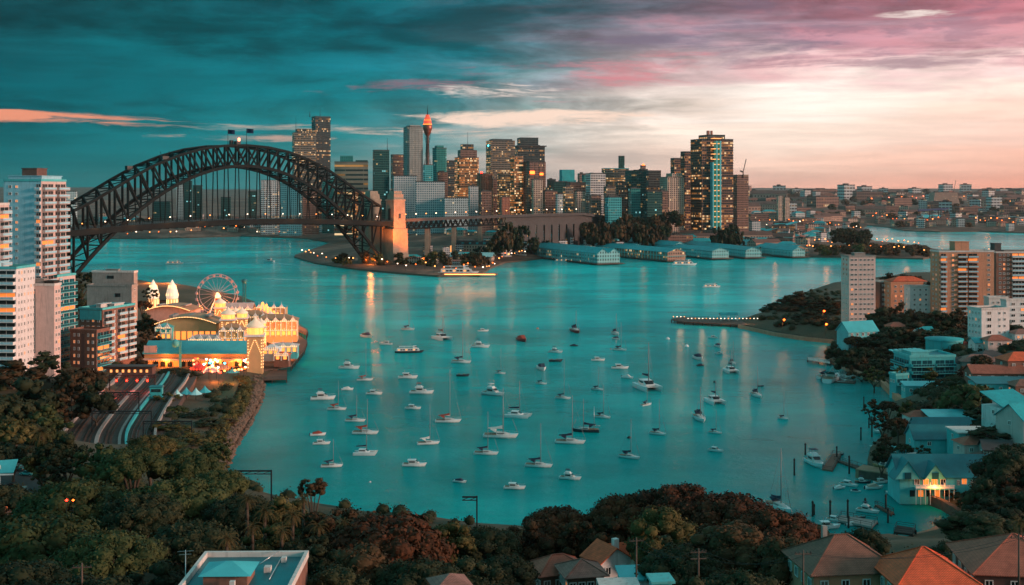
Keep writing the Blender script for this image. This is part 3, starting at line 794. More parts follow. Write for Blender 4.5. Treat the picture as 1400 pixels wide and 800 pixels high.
F['teal'] = facade('teal_topped_block', (0.078,0.434,0.465,1), (.01,.10,.12,1), 3.6, 3.2, .7, .6, .16, (255,180,100), .8, cool=.2)
F['bara'] = facade('louvred_tower', (0.232,0.116,0.078,1), (.02,.022,.026,1), 3.9, 3.4, .9, .66, .42, (255,160,75), 1.15, rows_=.9)
F['apart'] = facade('ribbed_apartments', (0.558,0.419,0.341,1), (.05,.04,.04,1), 3.2, 3.6, .55, .6, .25, (255,180,100), .8, rows_=.2)
F['oldstone'] = facade('old_stone_block', (0.465,0.341,0.264,1), (.04,.03,.03,1), 4.0, 3.4, .45, .55, .35, (255,150,70), 1.2, rows_=.2)
F['wharf'] = facade('wharf_boards', (0.248,0.527,0.542,1), (.02,.06,.07,1), 4.2, 3.4, .45, .55, .22, (255,190,110), 1.2, rows_=.2)
F['wharfbrown'] = facade('wharf_brickwork', (0.403,0.232,0.171,1), (.03,.03,.03,1), 4.2, 3.4, .5, .55, .40, (255,185,90), 1.4, rows_=.2)
F['far'] = facade('far_house_wall', (0.465,0.295,0.232,1), (.05,.04,.04,1), 3.5, 3.5, .45, .5, .22, (255,160,80), 1.0, rows_=.1)

CITY = 'towers of the city skyline'
def tower(x0, x1, yt, D, f, label, rot=.35, ratio=.8, zb=12, tops=(), cat='tower block', name='office_tower', group=CITY, mat_roof='roof_dark', fins=0, chamfer=0.0, plinth=True, slabs=0):
    """one building: x0..x1 its outer edges in the photo, yt its roof, D metres away"""
    kx = D/FP; Wp = (x1-x0)*kx; w = Wp/(cos(rot)+ratio*abs(sin(rot))); d = w*ratio
    zt = zat(yt, D); H = zt-zb; c = atD((x0+x1)/2, D+d*.5, zb); c.x = ((x0+x1)/2-700)*kx
    e = empty(name, c, rot, label, cat, group)
    mt = F[f] if f in F else M[f]
    m = MB(); hx, hy = w/2, d/2
    if chamfer: 
        q_ = chamfer*min(hx,hy); o_ = [(-hx+q_,-hy),(hx-q_,-hy),(hx,-hy+q_),(hx,hy-q_),(hx-q_,hy),(-hx+q_,hy),(-hx,hy-q_),(-hx,-hy+q_)]
    else: o_ = [(-hx,-hy),(hx,-hy),(hx,hy),(-hx,hy)]
    m.prism(o_, 0, H)
    for i in range(fins):
        for s_ in (-1, 1): 
            xx = -hx+(i+.5)*w/fins; m.box(xx-.35, xx+.35, s_*hy-.5, s_*hy+.5, 0, H+.6)
            yy = -hy+(i+.5)*d/fins; m.box(s_*hx-.5, s_*hx+.5, yy-.35, yy+.35, 0, H+.6)
    m.build('facade', mt, e)
    if slabs:
        m = MB(); n_ = int(H/slabs)
        for i in range(1, n_+1): m.prism([(a*1.03, b_*1.03) for a, b_ in o_], i*slabs-.45, i*slabs)
        m.build('floor_slabs', M['steel_dark'] if slabs > 4 else M['concrete_light'], e)
    m = MB(); m.prism([(a*1.01, b_*1.01) for a, b_ in o_], H+.003, H+1.3); m.build('parapet', M[mat_roof], e)
    for tp in tops:
        kind = tp[0]; m = MB()
        if kind == 'box':     # ('box', px0, px1, ytop, mat)
            _, a, b_, y_, mm_ = tp; ww = (b_-a)*kx; cx = ((a+b_)/2-(x0+x1)/2)*kx; h2 = zat(y_, D)-zt
            cc = Vector((cx, 0, 0)); cc.rotate(Euler((0,0,-rot)))
            wr = ww/(cos(rot)+.8*abs(sin(rot)))
            m.box(cc.x-wr/2, cc.x+wr/2, -min(hy*.8,wr*.5), min(hy*.8,wr*.5), H+.5, H+h2)
            m.build('upper_block', F[mm_] if mm_ in F else M[mm_], e)
        elif kind == 'mast':
            _, a, y_, r_ = tp; cx = (a-(x0+x1)/2)*kx; cc = Vector((cx,0,0)); cc.rotate(Euler((0,0,-rot)))
            m.tube((cc.x,0,H), (cc.x,0,H+zat(y_,D)-zt), r_, r_*.4, 6); m.build('mast', M['steel_dark'], e)
        elif kind == 'ring':
            _, y_ = tp; m.prism([(a*1.12, b_*1.12) for a, b_ in o_], H+2, H+4); m.prism([(a*.7, b_*.7) for a, b_ in o_], H+.5, H+zat(y_,D)-zt); m.build('crown', M['roof_dark'], e)
        elif kind == 'sign':
            _, a, y_, s_, g_ = tp; cx = (a-(x0+x1)/2)*kx
            cc = Vector((cx, -D*.0, 0)); cc.rotate(Euler((0,0,-rot)))
            yy = -hy-.6; m.box(cc.x-s_, cc.x+s_, yy-.4, yy+.2, H+zat(y_,D)-zt-s_*.6, H+zat(y_,D)-zt+s_*.6); m.build('lit_sign', G[g_], e)
        elif kind == 'lamp':
            _, a, y_, s_, g_ = tp; cx = (a-(x0+x1)/2)*kx; cc = Vector((cx,0,0)); cc.rotate(Euler((0,0,-rot))); z_ = H+zat(y_,D)-zt
            m.lathe([(0,z_-s_),(s_,z_),(0,z_+s_)], 8, cc.x, 0); m.build('beacon', G[g_], e)
    return e
T = tower
# left of and behind the arch
T(396,431,182,2250,'warm2','tall stepped tower with orange lit floors, left of the highest dark tower',.3,.8,tops=[('box',401,425,176,'dark'),('mast',402,158,.5)])
T(424,451,160,2280,'dark','highest dark tower of the skyline behind the right shoulder of the arch',.45,.8,tops=[('mast',420,152,.9),('mast',436,146,.5),('lamp',440,163,2.2,'orange')])
T(354,381,247,2050,'white','pale office block with a lit column, lowest behind the arch hangers',.2,.7,fins=3)
T(380,412,252,2000,'pale','wide pale block of lit floors behind the arch hangers',.15,.6)
T(410,436,262,2050,'brown','brown lit block behind the right foot of the arch',.3,.7)
T(455,503,222,1950,'strip','broad block with bright yellow strips of light, left of the dark green tower',.12,.5,tops=[('box',463,482,213,'green'),('box',484,502,219,'darkgreen')])
T(488,512,268,1850,'rust','low rust coloured block in front of the yellow strip block',.3,.8)
T(508,532,206,1900,'darkgreen','slim dark green glass tower with a mast on its right corner',.25,.8,tops=[('mast',529,188,.5)])
T(533,553,212,2350,'brown','brownish tower between the dark green tower and the tall grey one',.3,.8)
T(550,578,174,2300,'grey','tall plain grey tower with cut off corners, left of the needle tower',.4,.9,chamfer=.35,fins=5,tops=[('box',555,574,171,'grey')])
T(535,570,241,1900,'bluegrid','light blue block behind the floodlit pylon',.2,.6)
T(567,608,249,1800,'bluegrid','wide light blue gridded block below the needle tower',.1,.5)
T(606,640,271,1780,'pale','low pale block with a fine grid, right of the wide blue gridded one',.1,.6)
T(590,611,203,2300,'green','teal grey tower just right of the needle tower',.35,.8,chamfer=.3,tops=[('box',594,606,199,'green')])
T(578,592,226,2000,'teal','narrow teal block below the needle tower',.3,.8,tops=[])
T(609,622,220,2350,'dark','dark narrow block left of the orange lit stepped tower',.3,.8)
T(620,655,216,2000,'warm','orange lit tower with a stepped crown and a spire',.25,.8,tops=[('box',625,652,205,'brown'),('box',629,647,197,'dark'),('mast',639,180,.5)],chamfer=.2)
T(652,673,238,1900,'rust','rust red slab with a red lamp on its corner',.5,.7,tops=[('lamp',657,236,2.2,'red')],fins=5)
T(672,682,245,1950,'brown','narrow dark brown slab beside the rust red one',.3,.9)
T(664,704,193,2100,'warm2','broad dark tower with a cyan light on its left corner',.3,.7,tops=[('box',668,701,190,'dark'),('lamp',667,199,3.2,'cyan')])
T(680,699,238,1900,'warm2','slim brightly lit block in front of the broad dark tower',.2,.8)
T(703,745,202,2150,'dark','dark tower with a wide ring on its roof',.2,.7,tops=[('box',707,736,188,'dark'),('ring',198)])
T(697,716,214,1850,'warm','narrow tower with glowing golden windows',.35,.8,chamfer=.3)
T(713,747,222,1850,'brown','broad brown tower with a small red sign near its top',.4,.8,tops=[('sign',722,236,4.0,'orange'),('sign',737,238,3,'orange')],fins=4,chamfer=.2)
T(746,756,258,2100,'pale','thin pale block right of the broad brown tower',.3,.9)
T(753,776,249,1950,'darkgreen','dark green low tower left of the teal topped one',.3,.8)
T(764,788,247,2300,'teal','tower with a bright teal top',.25,.8,tops=[('box',765,786,232,'roof_teal')],mat_roof='roof_teal')
T(774,801,250,1850,'brown','brown lit block in front of the teal topped tower',.3,.8)
T(796,808,240,2250,'green','grey green block behind the pale banded one',.3,.8)
T(802,828,238,1800,'white','pale pinkish block with fine horizontal bands',.3,.8,slabs=3.6,tops=[('box',807,824,236,'white')])
T(824,860,231,1950,'warm2','wide dark tower with a teal roof edge beside the thin square shaft',.2,.7,mat_roof='roof_teal')
T(846,854,214,2050,'darkgreen','thin square shaft rising above its neighbours with an orange lamp',.2,1,tops=[('lamp',850,223,2.2,'orange')])
T(856,884,234,1850,'darkgreen','dark green tower left of the one with an orange tip',.35,.8,tops=[('box',868,882,232,'darkgreen')])
T(874,886,232,2100,'dark','tower ending in a small glowing orange tip',.3,.9,tops=[('box',876,883,226,'brown'),('lamp',880,226,3.4,'orange')])
T(883,904,234,1950,'dark','flat topped dark tower right of the orange tip',.25,.8,slabs=8)
T(880,906,262,1750,'darkgreen','low green block in front of the flat topped dark tower',.3,.7)
T(904,936,243,1800,'apart','pale ribbed apartment tower left of the three louvred towers',.4,.8,fins=6,tops=[('box',914,934,237,'apart'),('lamp',926,238,2.0,'orange')])
T(918,936,217,2000,'bara','shortest of the three louvred towers',.3,.8,slabs=4.1)
T(932,950,208,1900,'bara','middle one of the three louvred towers',.3,.9,slabs=4.1)
b3 = T(948,1004,191,1800,'bara','tallest louvred tower with a lit teal lift shaft and two red chimneys',.32,.7,slabs=4.1,tops=[('box',960,992,184,'dark'),('box',968,972,178,'rust'),('box',974,977,178,'rust')])
kx = 1800/FP
for i, px in enumerate((965.5, 971, 976.5)):
    m = MB(); zt_ = zat(193, 1800)-12 if i else zat(222,1800)-12
    cx = (px-976)*kx; m.box(cx-1.2, cx+1.2, -27.5, -19, 0, zt_); m.build('lift_shaft', M['roof_cyan'], b3)
m = MB()
for zz in range(20, 160, 8): m.box(-12.4, 2.4, -26.8, -20, zz, zz+1)
m.build('shaft_landings', G['soft'], b3)
T(1003,1024,240,1900,'brown','plain brown slab beside the tallest louvred tower, a crane on its roof',.3,.8,tops=[])
T(1026,1040,303,1850,'bluegrid','small pale block at the foot of the brown slab',.2,.8,zb=6)
T(1063,1070,268,2600,'apart','thin chimney like tower left of its twin beyond the teal wedge roof',.2,1,zb=8,name='far_tower')
T(1072,1080,270,2600,'apart','thin chimney like tower right of its twin beyond the teal wedge roof',.2,1,zb=8,name='far_tower')
for (x0,x1,yt,D,f,l) in [(240,250,253,2500,'pale','pale slab seen through the arch, left of the twin hangers'),(250,262,248,2450,'darkgreen','grey green slab seen high through the arch'),(262,276,254,2500,'darkgreen','flat dark block seen through the arch, right of the slabs'),
        (86,103,262,1900,'pale','small pale block behind the granite pylon near the tower block'),(338,350,262,2500,'darkgreen','dark green block seen through the middle of the arch'),(300,315,270,2500,'darkgreen','low dark block seen through the middle of the arch'),(205,232,276,2400,'darkgreen','wide low block on the tree covered shore inside the arch')]:
    T(x0,x1,yt,D,f,l,.2,.8,zb=15,name='far_block')
# the crane on the brown slab and the crane on the hills
def crane(px, py, D, hgt, jib, ang, label):
    z = zat(py, D); e = empty('tower_crane', atD(px, D, z), .3, label, 'crane')
    m = MB(); m.bar((0,0,-4),(0,0,hgt*.45),1.4); m.build('mast', M['steel_dark'], e)
    m = MB(); a = Vector((0,0,hgt*.45)); b_ = a+Vector((sin(ang)*jib,0,cos(ang)*jib)); m.bar(a,b_,1.0); m.build('jib', M['steel_dark'], e)
    m = MB(); m.bar(a, a+Vector((-5,0,2)), 2.2); m.build('counterweight', M['steel_dark'], e)
crane(1016,240,1900,12,22,.25,'thin crane on the roof of the brown slab beside the tallest louvred tower')
crane(1304,265,4200,18,42,.22,'distant luffing crane above the hazy hills on the right')
# needle tower
D = 2400; k_ = D/FP; nt_ = empty('observation_tower', atD(584.5, D, 20), 0, 'slender needle tower with a red glowing golden turret and spire', 'observation tower')
def zz(y): return zat(y, D)-20
m = MB(); m.tube((0,0,0),(0,0,zz(186)),3.4,3.0,12); m.build('shaft', M['roof_brown'], nt_)
m = MB()
for i in range(12):
    a = 2*pi*i/12; m.tube((9*cos(a),9*sin(a),zz(240)),(3.2*cos(a+1),3.2*sin(a+1),zz(200)),.25,.25,4); m.tube((3.2*cos(a+1),3.2*sin(a+1),zz(200)),(8*cos(a+2),8*sin(a+2),zz(181)),.25,.25,4)
m.build('stay_cables', M['steel'], nt_)
m = MB(); m.lathe([(2.5,zz(187)),(6,zz(183)),(9,zz(177)),(9.6,zz(176)),(9.6,zz(171)),(8.6,zz(170.5))],20); m.build('turret', pmat('golden_turret',(.35,.09,.05,1),.4,.1,.5,metal=.4), nt_)
m = MB(); m.lathe([(8.2,zz(170.4)),(8.0,zz(165)),(6.4,zz(164.5)),(6.2,zz(161)),(4.2,zz(160)),(4.0,zz(157)),(0,zz(156.8))],20); m.build('upper_turret', pmat('lit_turret',(.4,.12,.06,1),.5,emit=C(255,70,40),es=.55), nt_)
m = MB(); m.lathe([(8.8,zz(170.9)),(8.9,zz(169.9)),(8.2,zz(169.6))],20); m.lathe([(6.9,zz(164.9)),(6.9,zz(164.2)),(6.2,zz(164))],20); m.build('light_ring', G['orange'], nt_)
m = MB(); m.tube((0,0,zz(157)),(0,0,zz(151)),1.2,.9,8); m.tube((0,0,zz(151)),(0,0,zz(143)),.6,.2,6); m.build('spire', M['steel_dark'], nt_)

# ------------------------------------------------------------------ low buildings
def hipbox(name, w, d, h, rh, fw, rm, style='hip'):
    m = MB(); m.box(-w/2,w/2,-d/2,d/2,-3,h); m.cur = 1
    if style == 'hip': m.hip(-w/2,w/2,-d/2,d/2,h+.003,h+rh,.4)
    elif style == 'flat': m.box(-w/2-.3,w/2+.3,-d/2-.3,d/2+.3,h+.003,h+.6); m.box(-w*.2,w*.1,-d*.2,d*.2,h+.6,h+2)
    else:
        m.gable(-w/2,w/2,-d/2,d/2,h+.003,h+rh,'x',.4,.3); m.cur = 0
        for x_ in (-w/2+.01, w/2-.01): m.poly([(x_,-d/2,h),(x_,d/2,h),(x_,0,h+rh)])
    return m.build(name, [fw, rm])
protos = {}
def low(kind, loc, rz, sc, label, cat, group=None, name='far_house'):
    w, d, h, rh, fw, rm, st = KINDS[kind]
    if kind not in protos:
        o = hipbox(name, w, d, h, rh, F[fw] if fw in F else M[fw], M[rm], st); protos[kind] = o
    else: o = bpy.data.objects.new(name, protos[kind].data); COL.objects.link(o)
    o.location = loc; o.rotation_euler = (0,0,rz); o.scale = sc if isinstance(sc, tuple) else (sc,)*3
    return tag(o, label, cat, group)
KINDS = {'a':(16,11,6,3.2,'far','tile_rust','hip'),'b':(20,14,9,1,'apart','roof_dark','flat'),'c':(26,12,7,3.5,'oldstone','roof_teal','hip'),'d':(14,14,16,1,'white','roof_dark','flat'),
         'e':(40,16,8,4,'far','roof_brown','gable'),'f':(18,12,6,3,'white','tile_pink','gable'),'g':(34,18,12,1,'brown','roof_dark','flat'),'h':(22,12,8,3,'pale','roof_teal','hip')}
rr = random.Random(21)
NM = {'a':'small far house with a rusty hipped roof','b':'boxy flat roofed far house','c':'far stone house with a teal roof','d':'pale far flat block','e':'long low far shed with a brown roof','f':'pale far house with a faded pitched roof','g':'wide dark far warehouse','h':'grey far house with a teal hipped roof'}
PL = {'a':'house','b':'house','c':'house','d':'flat block','e':'shed','f':'house','g':'warehouse','h':'house'}
def scatter(zone, where, n, kinds, seed, smin=.8, smax=1.3, D0=None, D1=None):
    """zone: (px0, px1, D0, D1)"""
    r_ = random.Random(seed); px0, px1, D0, D1 = zone; done = 0; t_ = 0
    used_ = []
    while done < n and t_ < n*30:
        t_ += 1; D_ = D0*(D1/D0)**r_.random(); px = r_.uniform(px0, px1); v = atD(px, D_)
        if not in_poly(v.x, v.y, shoreB) or pdist(v.x, v.y, shoreB) < 22: continue
        s_ = r_.uniform(smin, smax)*(1 if D_ < 2500 else 1+(D_-2500)/3500)
        if any(hypot(v.x-a, v.y-b_) < 18*(s_+s2)*.62 for a, b_, s2 in used_): continue
        used_.append((v.x, v.y, s_)); kd = r_.choice(kinds); z = hB(v.x, v.y)
        low(kd, (v.x, v.y, z), r_.uniform(-.5,.5), s_, NM[kd]+' '+where, PL[kd], 'far buildings '+where); done += 1
scatter((1185,1400,2350,3300), 'across the hazy inlet on the right', 80, 'abdegf', 1)
scatter((1185,1400,3300,6500), 'on the hazy hills of the right horizon', 80, 'abdeg', 2, 1.0, 2.0)
scatter((1030,1185,1700,3200), 'right of the louvred towers', 64, 'abcdegfh', 3)
scatter((620,860,1480,1760), 'on the slope behind the teal wharves', 40, 'acdfhb', 4, .7, 1.1)
scatter((860,1080,1560,1800), 'below the louvred towers', 22, 'cgheb', 5, .8, 1.2)
scatter((120,345,2280,2600), 'on the far shore seen under the arch', 30, 'bcdafh', 6, .8, 1.2)
scatter((1000,1190,3200,7000), 'on the horizon right of the louvred towers', 44, 'abdeg', 8, 1.0, 2.2)
scatter((345,470,2230,2500), 'at the far quay below the bridge deck', 16, 'bdgh', 9, .9, 1.3)

scatter((560,700,1330,1460), 'on the headland beside the floodlit pylon', 14, 'acfdb', 12, .5, .8)
FILL = [(748,760,246,2000,'dark','dark infill tower between the broad brown tower and the low green one'),(790,802,238,2350,'brown','far brown infill tower behind the pale banded one'),(858,868,240,2200,'grey','far grey infill tower behind the dark green one'),(898,908,246,2000,'dark','dark infill tower left of the shortest louvred one'),(770,784,256,1700,'warm2','lit infill block left of the wooded hill'),(806,822,268,1680,'brown','low brown infill block above the left end of the wooded hill'),(828,850,270,1660,'teal','low teal infill block above the wooded hill'),(742,762,262,1800,'brown','lit brown infill block behind the viaduct end'),(786,800,262,1800,'apart','pale infill block above the left wharf houses'),(760,774,266,1750,'pale','small grey infill block behind the left wharf houses'),(808,826,252,1950,'dark','dark infill block behind the pale banded one'),
 (826,842,256,1750,'warm2','lit infill block in front of the wide dark tower'),(842,858,250,1850,'brown','brown infill block below the thin square shaft'),(860,876,258,1760,'green','green grey infill block left of the low green one'),(900,914,262,1760,'brown','narrow brown infill block left of the ribbed apartments'),
 (655,672,262,1780,'brown','brown infill block in front of the rust red slab'),(640,654,255,1850,'bluegrid','pale infill block right of the orange lit tower'),(480,498,262,1900,'warm','golden lit infill block below the yellow strip block'),(438,456,246,2100,'green','grey green infill block right of the highest tower'),(596,612,236,2050,'brown','brown infill block right of the needle tower foot'),
 (727,742,246,1780,'apart','pale infill block in front of the broad brown tower'),(684,697,270,1700,'rust','small rust infill block above the viaduct')]
for a, b_, y_, D_, f_, l_ in FILL: T(a,b_,y_,D_,f_,l_,.25,.8,tops=[('box',a+3,b_-5,y_-2.5,'roof_dark')])
# ------------------------------------------------------------------ finger wharves
PILE = []
def pile(e, x, y, z0, z1, r):
    if not PILE:
        m = MB(); m.tube((0,0,0),(0,0,1),1,1,6); me = bpy.data.meshes.new('pile'); me.from_pydata(m.v,[],m.f); me.materials.append(M['timber_dark']); PILE.append(me)
    o = bpy.data.objects.new('pile', PILE[0]); COL.objects.link(o); o.parent = e; o.location = (x,y,z0); o.scale = (r,r,z1-z0)
def wharf(px0,py0,px1,py1,wid,label,fw='wharf',h=11,rh=5,roofm='roof_teal'):
    a = at(px0,py0,2); b_ = at(px1,py1,2); dv = (b_-a); L = dv.length; rz = atan2(dv.y, dv.x); c = (a+b_)/2
    e = empty('finger_wharf', (c.x, c.y, 0), rz, label, 'wharf building', 'teal roofed wharf buildings')
    m = MB(); m.box(-L/2-4,L/2+6,-wid/2-4,wid/2+4,1.2,2.2); m.build('apron', M['timber'], e)
    n_ = min(int(L/8), 30)
    for i in range(n_+1):
        for s_ in (-1,1): pile(e, -L/2+i*L/n_, s_*(wid/2+3), -1.5, 1.2, .4)
    m = MB(); m.box(-L/2,L/2,-wid/2,wid/2,2.203,2.2+h); m.build('wall', F[fw], e)
    m = MB(); m.gable(-L/2,L/2,-wid/2,0,2.2+h,2.2+h+rh,'x',.8,.4); m.gable(-L/2,L/2,0,wid/2,2.2+h,2.2+h+rh,'x',.8,.4) if wid > 26 else None
    if wid <= 26: m = MB(); m.gable(-L/2,L/2,-wid/2,wid/2,2.2+h,2.2+h+rh,'x',.8,.4)
    m.build('roof', M[roofm], e)
    m = MB()
    bays = [(-wid/2,0),(0,wid/2)] if wid > 26 else [(-wid/2,wid/2)]
    for (ya,yb) in bays:
        for x_ in (-L/2+.05, L/2-.05):
            m = MB(); m.poly([(x_,ya,2.2+h),(x_,yb,2.2+h),(x_,(ya+yb)/2,2.2+h+rh)]); m.build('gable_end', F[fw], e)
    m = MB(); n_ = int(L/7)
    for i in range(n_):
        x_ = -L/2+(i+.5)*L/n_
        for s_ in (-1,1): m.box(x_-.4,x_+.4,s_*wid/2-.5,s_*wid/2+.5,2.2,2.2+h)
    m.box(-L/2-.5,L/2+.5,-wid/2-1.2,wid/2+1.2,2.2+h*.48,2.2+h*.48+.5)
    m.build('frame_posts', M['aqua_wall'], e)
    return e
wharf(735,349,832,360,30,'nearest teal roofed wharf on the left with striped gable ends',h=12,rh=5)
wharf(800,344,925,356,26,'long teal roofed wharf with a row of lit windows, second from left','wharfbrown',10,4.5)
wharf(870,341,985,353,24,'crowded teal roofed wharf in the middle of the row','wharf',9,4)
wharf(935,340,1030,352,22,'dark teal wharf building between the crowded and the right ones','wharf',9,4)
wharf(1000,341,1094,350,26,'rightmost wharf building with orange lit shop fronts','wharfbrown',9,4.5)
wharf(850,339,930,347,22,'teal roofed wharf set back behind the one with lit windows','wharf',11,5)
wharf(960,337,1050,345,22,'teal roofed wharf set back on the right of the row','wharfbrown',10,5)
wharf(1040,346,1092,351,18,'short teal roofed wharf end beside the rightmost one','wharf',8,4)
wharf(905,344,962,349,20,'teal roofed wharf filling the gap behind the crowded one','wharf',8,4)
wharf(818,341,872,347,18,'small teal roofed wharf between the two left ones','wharf',9,4)
def shed(px,py,w,d,h,rh,rz,label,fw,roofm,z=2,st='x'):
    v = at(px,py,z); e = empty('shore_shed', v, rz, label, 'shed')
    m = MB(); m.box(-w/2,w/2,-d/2,d/2,-2,h); m.build('wall', F[fw] if fw in F else M[fw], e)
    m = MB(); m.gable(-w/2,w/2,-d/2,d/2,h,h+rh,'x',.8,.4); m.build('roof', M[roofm], e)
    for x_ in (-w/2+.05,w/2-.05):
        m = MB(); m.poly([(x_,-d/2,h),(x_,d/2,h),(x_,0,h+rh)]); m.build('gable_end', F[fw] if fw in F else M[fw], e)
    return e
shed(940,337,150,20,8,4,-.03,'longest teal roofed shore shed behind the finger wharves','wharf','roof_teal',6)
shed(905,330,110,18,9,4,.03,'teal roofed shed behind the long one, lit windows below the trees','wharfbrown','roof_teal',8)
shed(1000,329,110,18,9,4,-.02,'long teal roofed shed at the foot of the louvred towers','wharf','roof_teal',8)
shed(1060,336,90,16,8,4,-.04,'right hand teal roofed shore shed behind the lit shop fronts','wharfbrown','roof_teal',6)
shed(800,336,90,20,7,3.5,.05,'teal roofed shore shed joining the two left wharves','wharf','roof_teal',7)
shed(870,333,120,20,8,4,.0,'teal roofed shed behind the second wharf','wharf','roof_teal',7)
shed(740,341,50,16,6,3,.1,'small teal roofed shed at the root of the nearest wharf','wharf','roof_teal',4)
shed(985,334,120,18,8,4,.0,'teal roofed shed behind the dark wharf building','wharf','roof_teal',7)
shed(1052,322,70,14,10,3,.0,'long brick shed with a row of orange windows right of the louvred towers','oldstone','roof_teal',8)
# pale teal wedge roof on the right
e = empty('wedge_hall', atD(1067,2050,6), 0, 'pale hall with a bright teal wedge roof right of the louvred towers', 'hall')
m = MB(); m.loft([[(-22,-12,0),(26,-12,0),(26,14,0),(-22,14,0)],[(-22,-12,12),(26,-12,26),(26,14,26),(-22,14,12)]]); m.build('wall', F['pale'], e)
m = MB(); m.poly_thick([(-26,-14,12),(28,-14,27.5),(28,16,27.5),(-26,16,12)],1.0); m.build('roof', M['roof_cyan'], e)
e = empty('port_shed', atD(1272,2950,8), .1, 'far shed with a bright teal roof across the inlet', 'shed')
m = MB(); m.box(-24,24,-15,15,0,12); m.build('wall', F['far'], e)
m = MB(); m.gable(-24,24,-15,15,12,20,'x',1,.5); m.build('roof', M['roof_cyan'], e)
# long far hall and gantry on the skyline at right
e = empty('stadium_hall', atD(1290,4200,40), 0, 'long low hall on the hazy skyline under the distant crane', 'hall'); m = MB(); m.loft([[(-48,-30,0),(48,-30,0),(48,30,0),(-48,30,0)],[(-40,-25,44),(40,-25,44),(40,25,44),(-40,25,44)]]); m.build('wall', F['far'], e)
e = empty('gantry_crane', atD(1277,2800,8), .1, 'dark blue container gantry above the teal shed roof across the inlet', 'gantry')
m = MB(); m.bar((-40,0,34),(36,0,38),3.5,4.5); m.build('boom', pmat('gantry_blue',(.03,.06,.16,1),.6), e)
for x_ in (-8, 14):
    m = MB(); m.bar((x_,-6,0),(x_,-6,36),1.6); m.bar((x_,6,0),(x_,6,36),1.6); m.build('leg', M['steel_dark'], e)
# headland under the bridge
e = empty('pier_hall', at(645,358,2), -.15, 'bright cyan roofed hall on the tip of the headland right of the pylon', 'hall')
m = MB(); m.box(-26,26,-11,11,0,7); m.build('wall', F['oldstone'], e)
m = MB(); m.gable(-26,26,-11,11,7,11,'x',1.2,.5); m.build('roof', pmat('pale_cyan_roof',(.30,.62,.64,1),.5,.3,.6), e)
m = MB(); m.box(-30,-12,-18,-11.3,0,5); m.build('annex', M['glass_teal'], e)
e = empty('terrace', at(648,348,8), -.05, 'terrace of pale houses with dormers, above the cyan roofed hall', 'terrace house')
m = MB(); m.box(-27,27,-7,7,0,13); m.build('wall', F['oldstone'], e)
m = MB(); m.gable(-27,27,-7,7,13,17,'x',.5,.4)
m.build('roof', M['roof_dark'], e)
for i in range(6):
    m = MB(); m.box(-24+i*9,-21+i*9,-7.6,-4,13.2,15.6); m.build('dormer', M['roof_teal'], e)
m = MB(); m.box(-29.5,-27.1,-6,6,0,11); m.build('glow_gable', G['soft'], e)  # end wall slab glows, standing in for lamplight falling on it
e = empty('lit_wall', at(640,376,1.5), -.03, 'bright floodlit sea wall terrace in front of the cyan roofed hall', 'terrace')
m = MB(); m.box(-26,30,-4,5,0,1.6); m.build('deck', M['sand'], e); m = MB(); m.box(-24,28,-4.3,-4.05,.5,1.2); m.build('light_strip', G['warm'], e)
for p_, w_ in ((at(640,366,12),26000),(at(600,372,10),22000),(at(700,350,14),26000),(at(520,366,9),16000),(at(470,362,9),14000),(at(430,358,8),9000),(at(605,352,16),30000),(at(1130,345,14),40000),(at(1190,345,14),52000),(at(1240,348,12),42000),(at(1060,346,10),26000),(at(760,345,16),16000),(at(880,345,14),16000),
               (atD(720,1560,75),60000),(atD(760,1640,70),60000),(atD(1150,2100,40),160000),(atD(1290,2500,50),200000),(atD(1350,2700,40),160000),(atD(1210,2500,40),160000)):
    plight(p_, ORG, w_*.045, 2.0)
# lamps on the far shores
rr = random.Random(5)
def lamps(pts, n, label, group, sc, mats=('warm','orange','white')):
    for i in range(n):
        f = (i+rr.random()*.7)/n*(len(pts)-1); j = min(int(f), len(pts)-2); a, b_ = pts[j], pts[j+1]; t = f-j
        px = a[0]+(b_[0]-a[0])*t; py = a[1]+(b_[1]-a[1])*t+rr.uniform(-1.5,1.5); v = at(px, py, 2)
        z = (hB(v.x, v.y) if in_poly(v.x, v.y, shoreB) else 1.5)
        street_lamp((v.x, v.y, z), label, group, G[rr.choice(mats)], sc*rr.uniform(.7,1.2))
lamps([(410,350),(440,357),(520,368),(600,374),(660,374),(690,356),(720,352)], 40, 'small orange street lamp along the headland below the bridge', 'lamps along the headland', .75)
lamps([(1100,347),(1160,348),(1265,351)], 26, 'orange street lamp along the low park headland left of the brown tower', 'lamps on the park headland', .8, ('orange','warm'))
lamps([(1110,342),(1180,341),(1260,343)], 22, 'orange lamp among the trees of the park headland', 'lamps in the park', .8, ('orange','warm'))
lamps([(120,325),(200,325),(330,321),(420,325)], 30, 'lamp along the far shore seen under the arch', 'lamps along the far shore', 1.2, ('warm','orange','white'))
lamps([(1190,305),(1250,311),(1330,313),(1400,315)], 26, 'lamp along the shore across the hazy inlet', 'lamps across the inlet', 1.4, ('orange','warm','orange'))
lamps([(1030,322),(1110,318),(1180,316)], 24, 'street lamp in the streets right of the louvred towers', 'lamps right of the louvred towers', 1.0)
lamps([(690,345),(760,340),(850,336),(950,334),(1080,336)], 30, 'lamp among the wharf buildings', 'lamps among the wharves', .8)
lamps([(1190,292),(1290,290),(1400,294)], 20, 'distant street lamp on the hazy hills', 'lamps on the far hills', 2.4, ('orange','warm','pink'))
lamps([(700,320),(740,316),(790,312)], 12, 'street lamp between the houses behind the wharves', 'lamps behind the wharves', 1.0, ('orange','warm'))
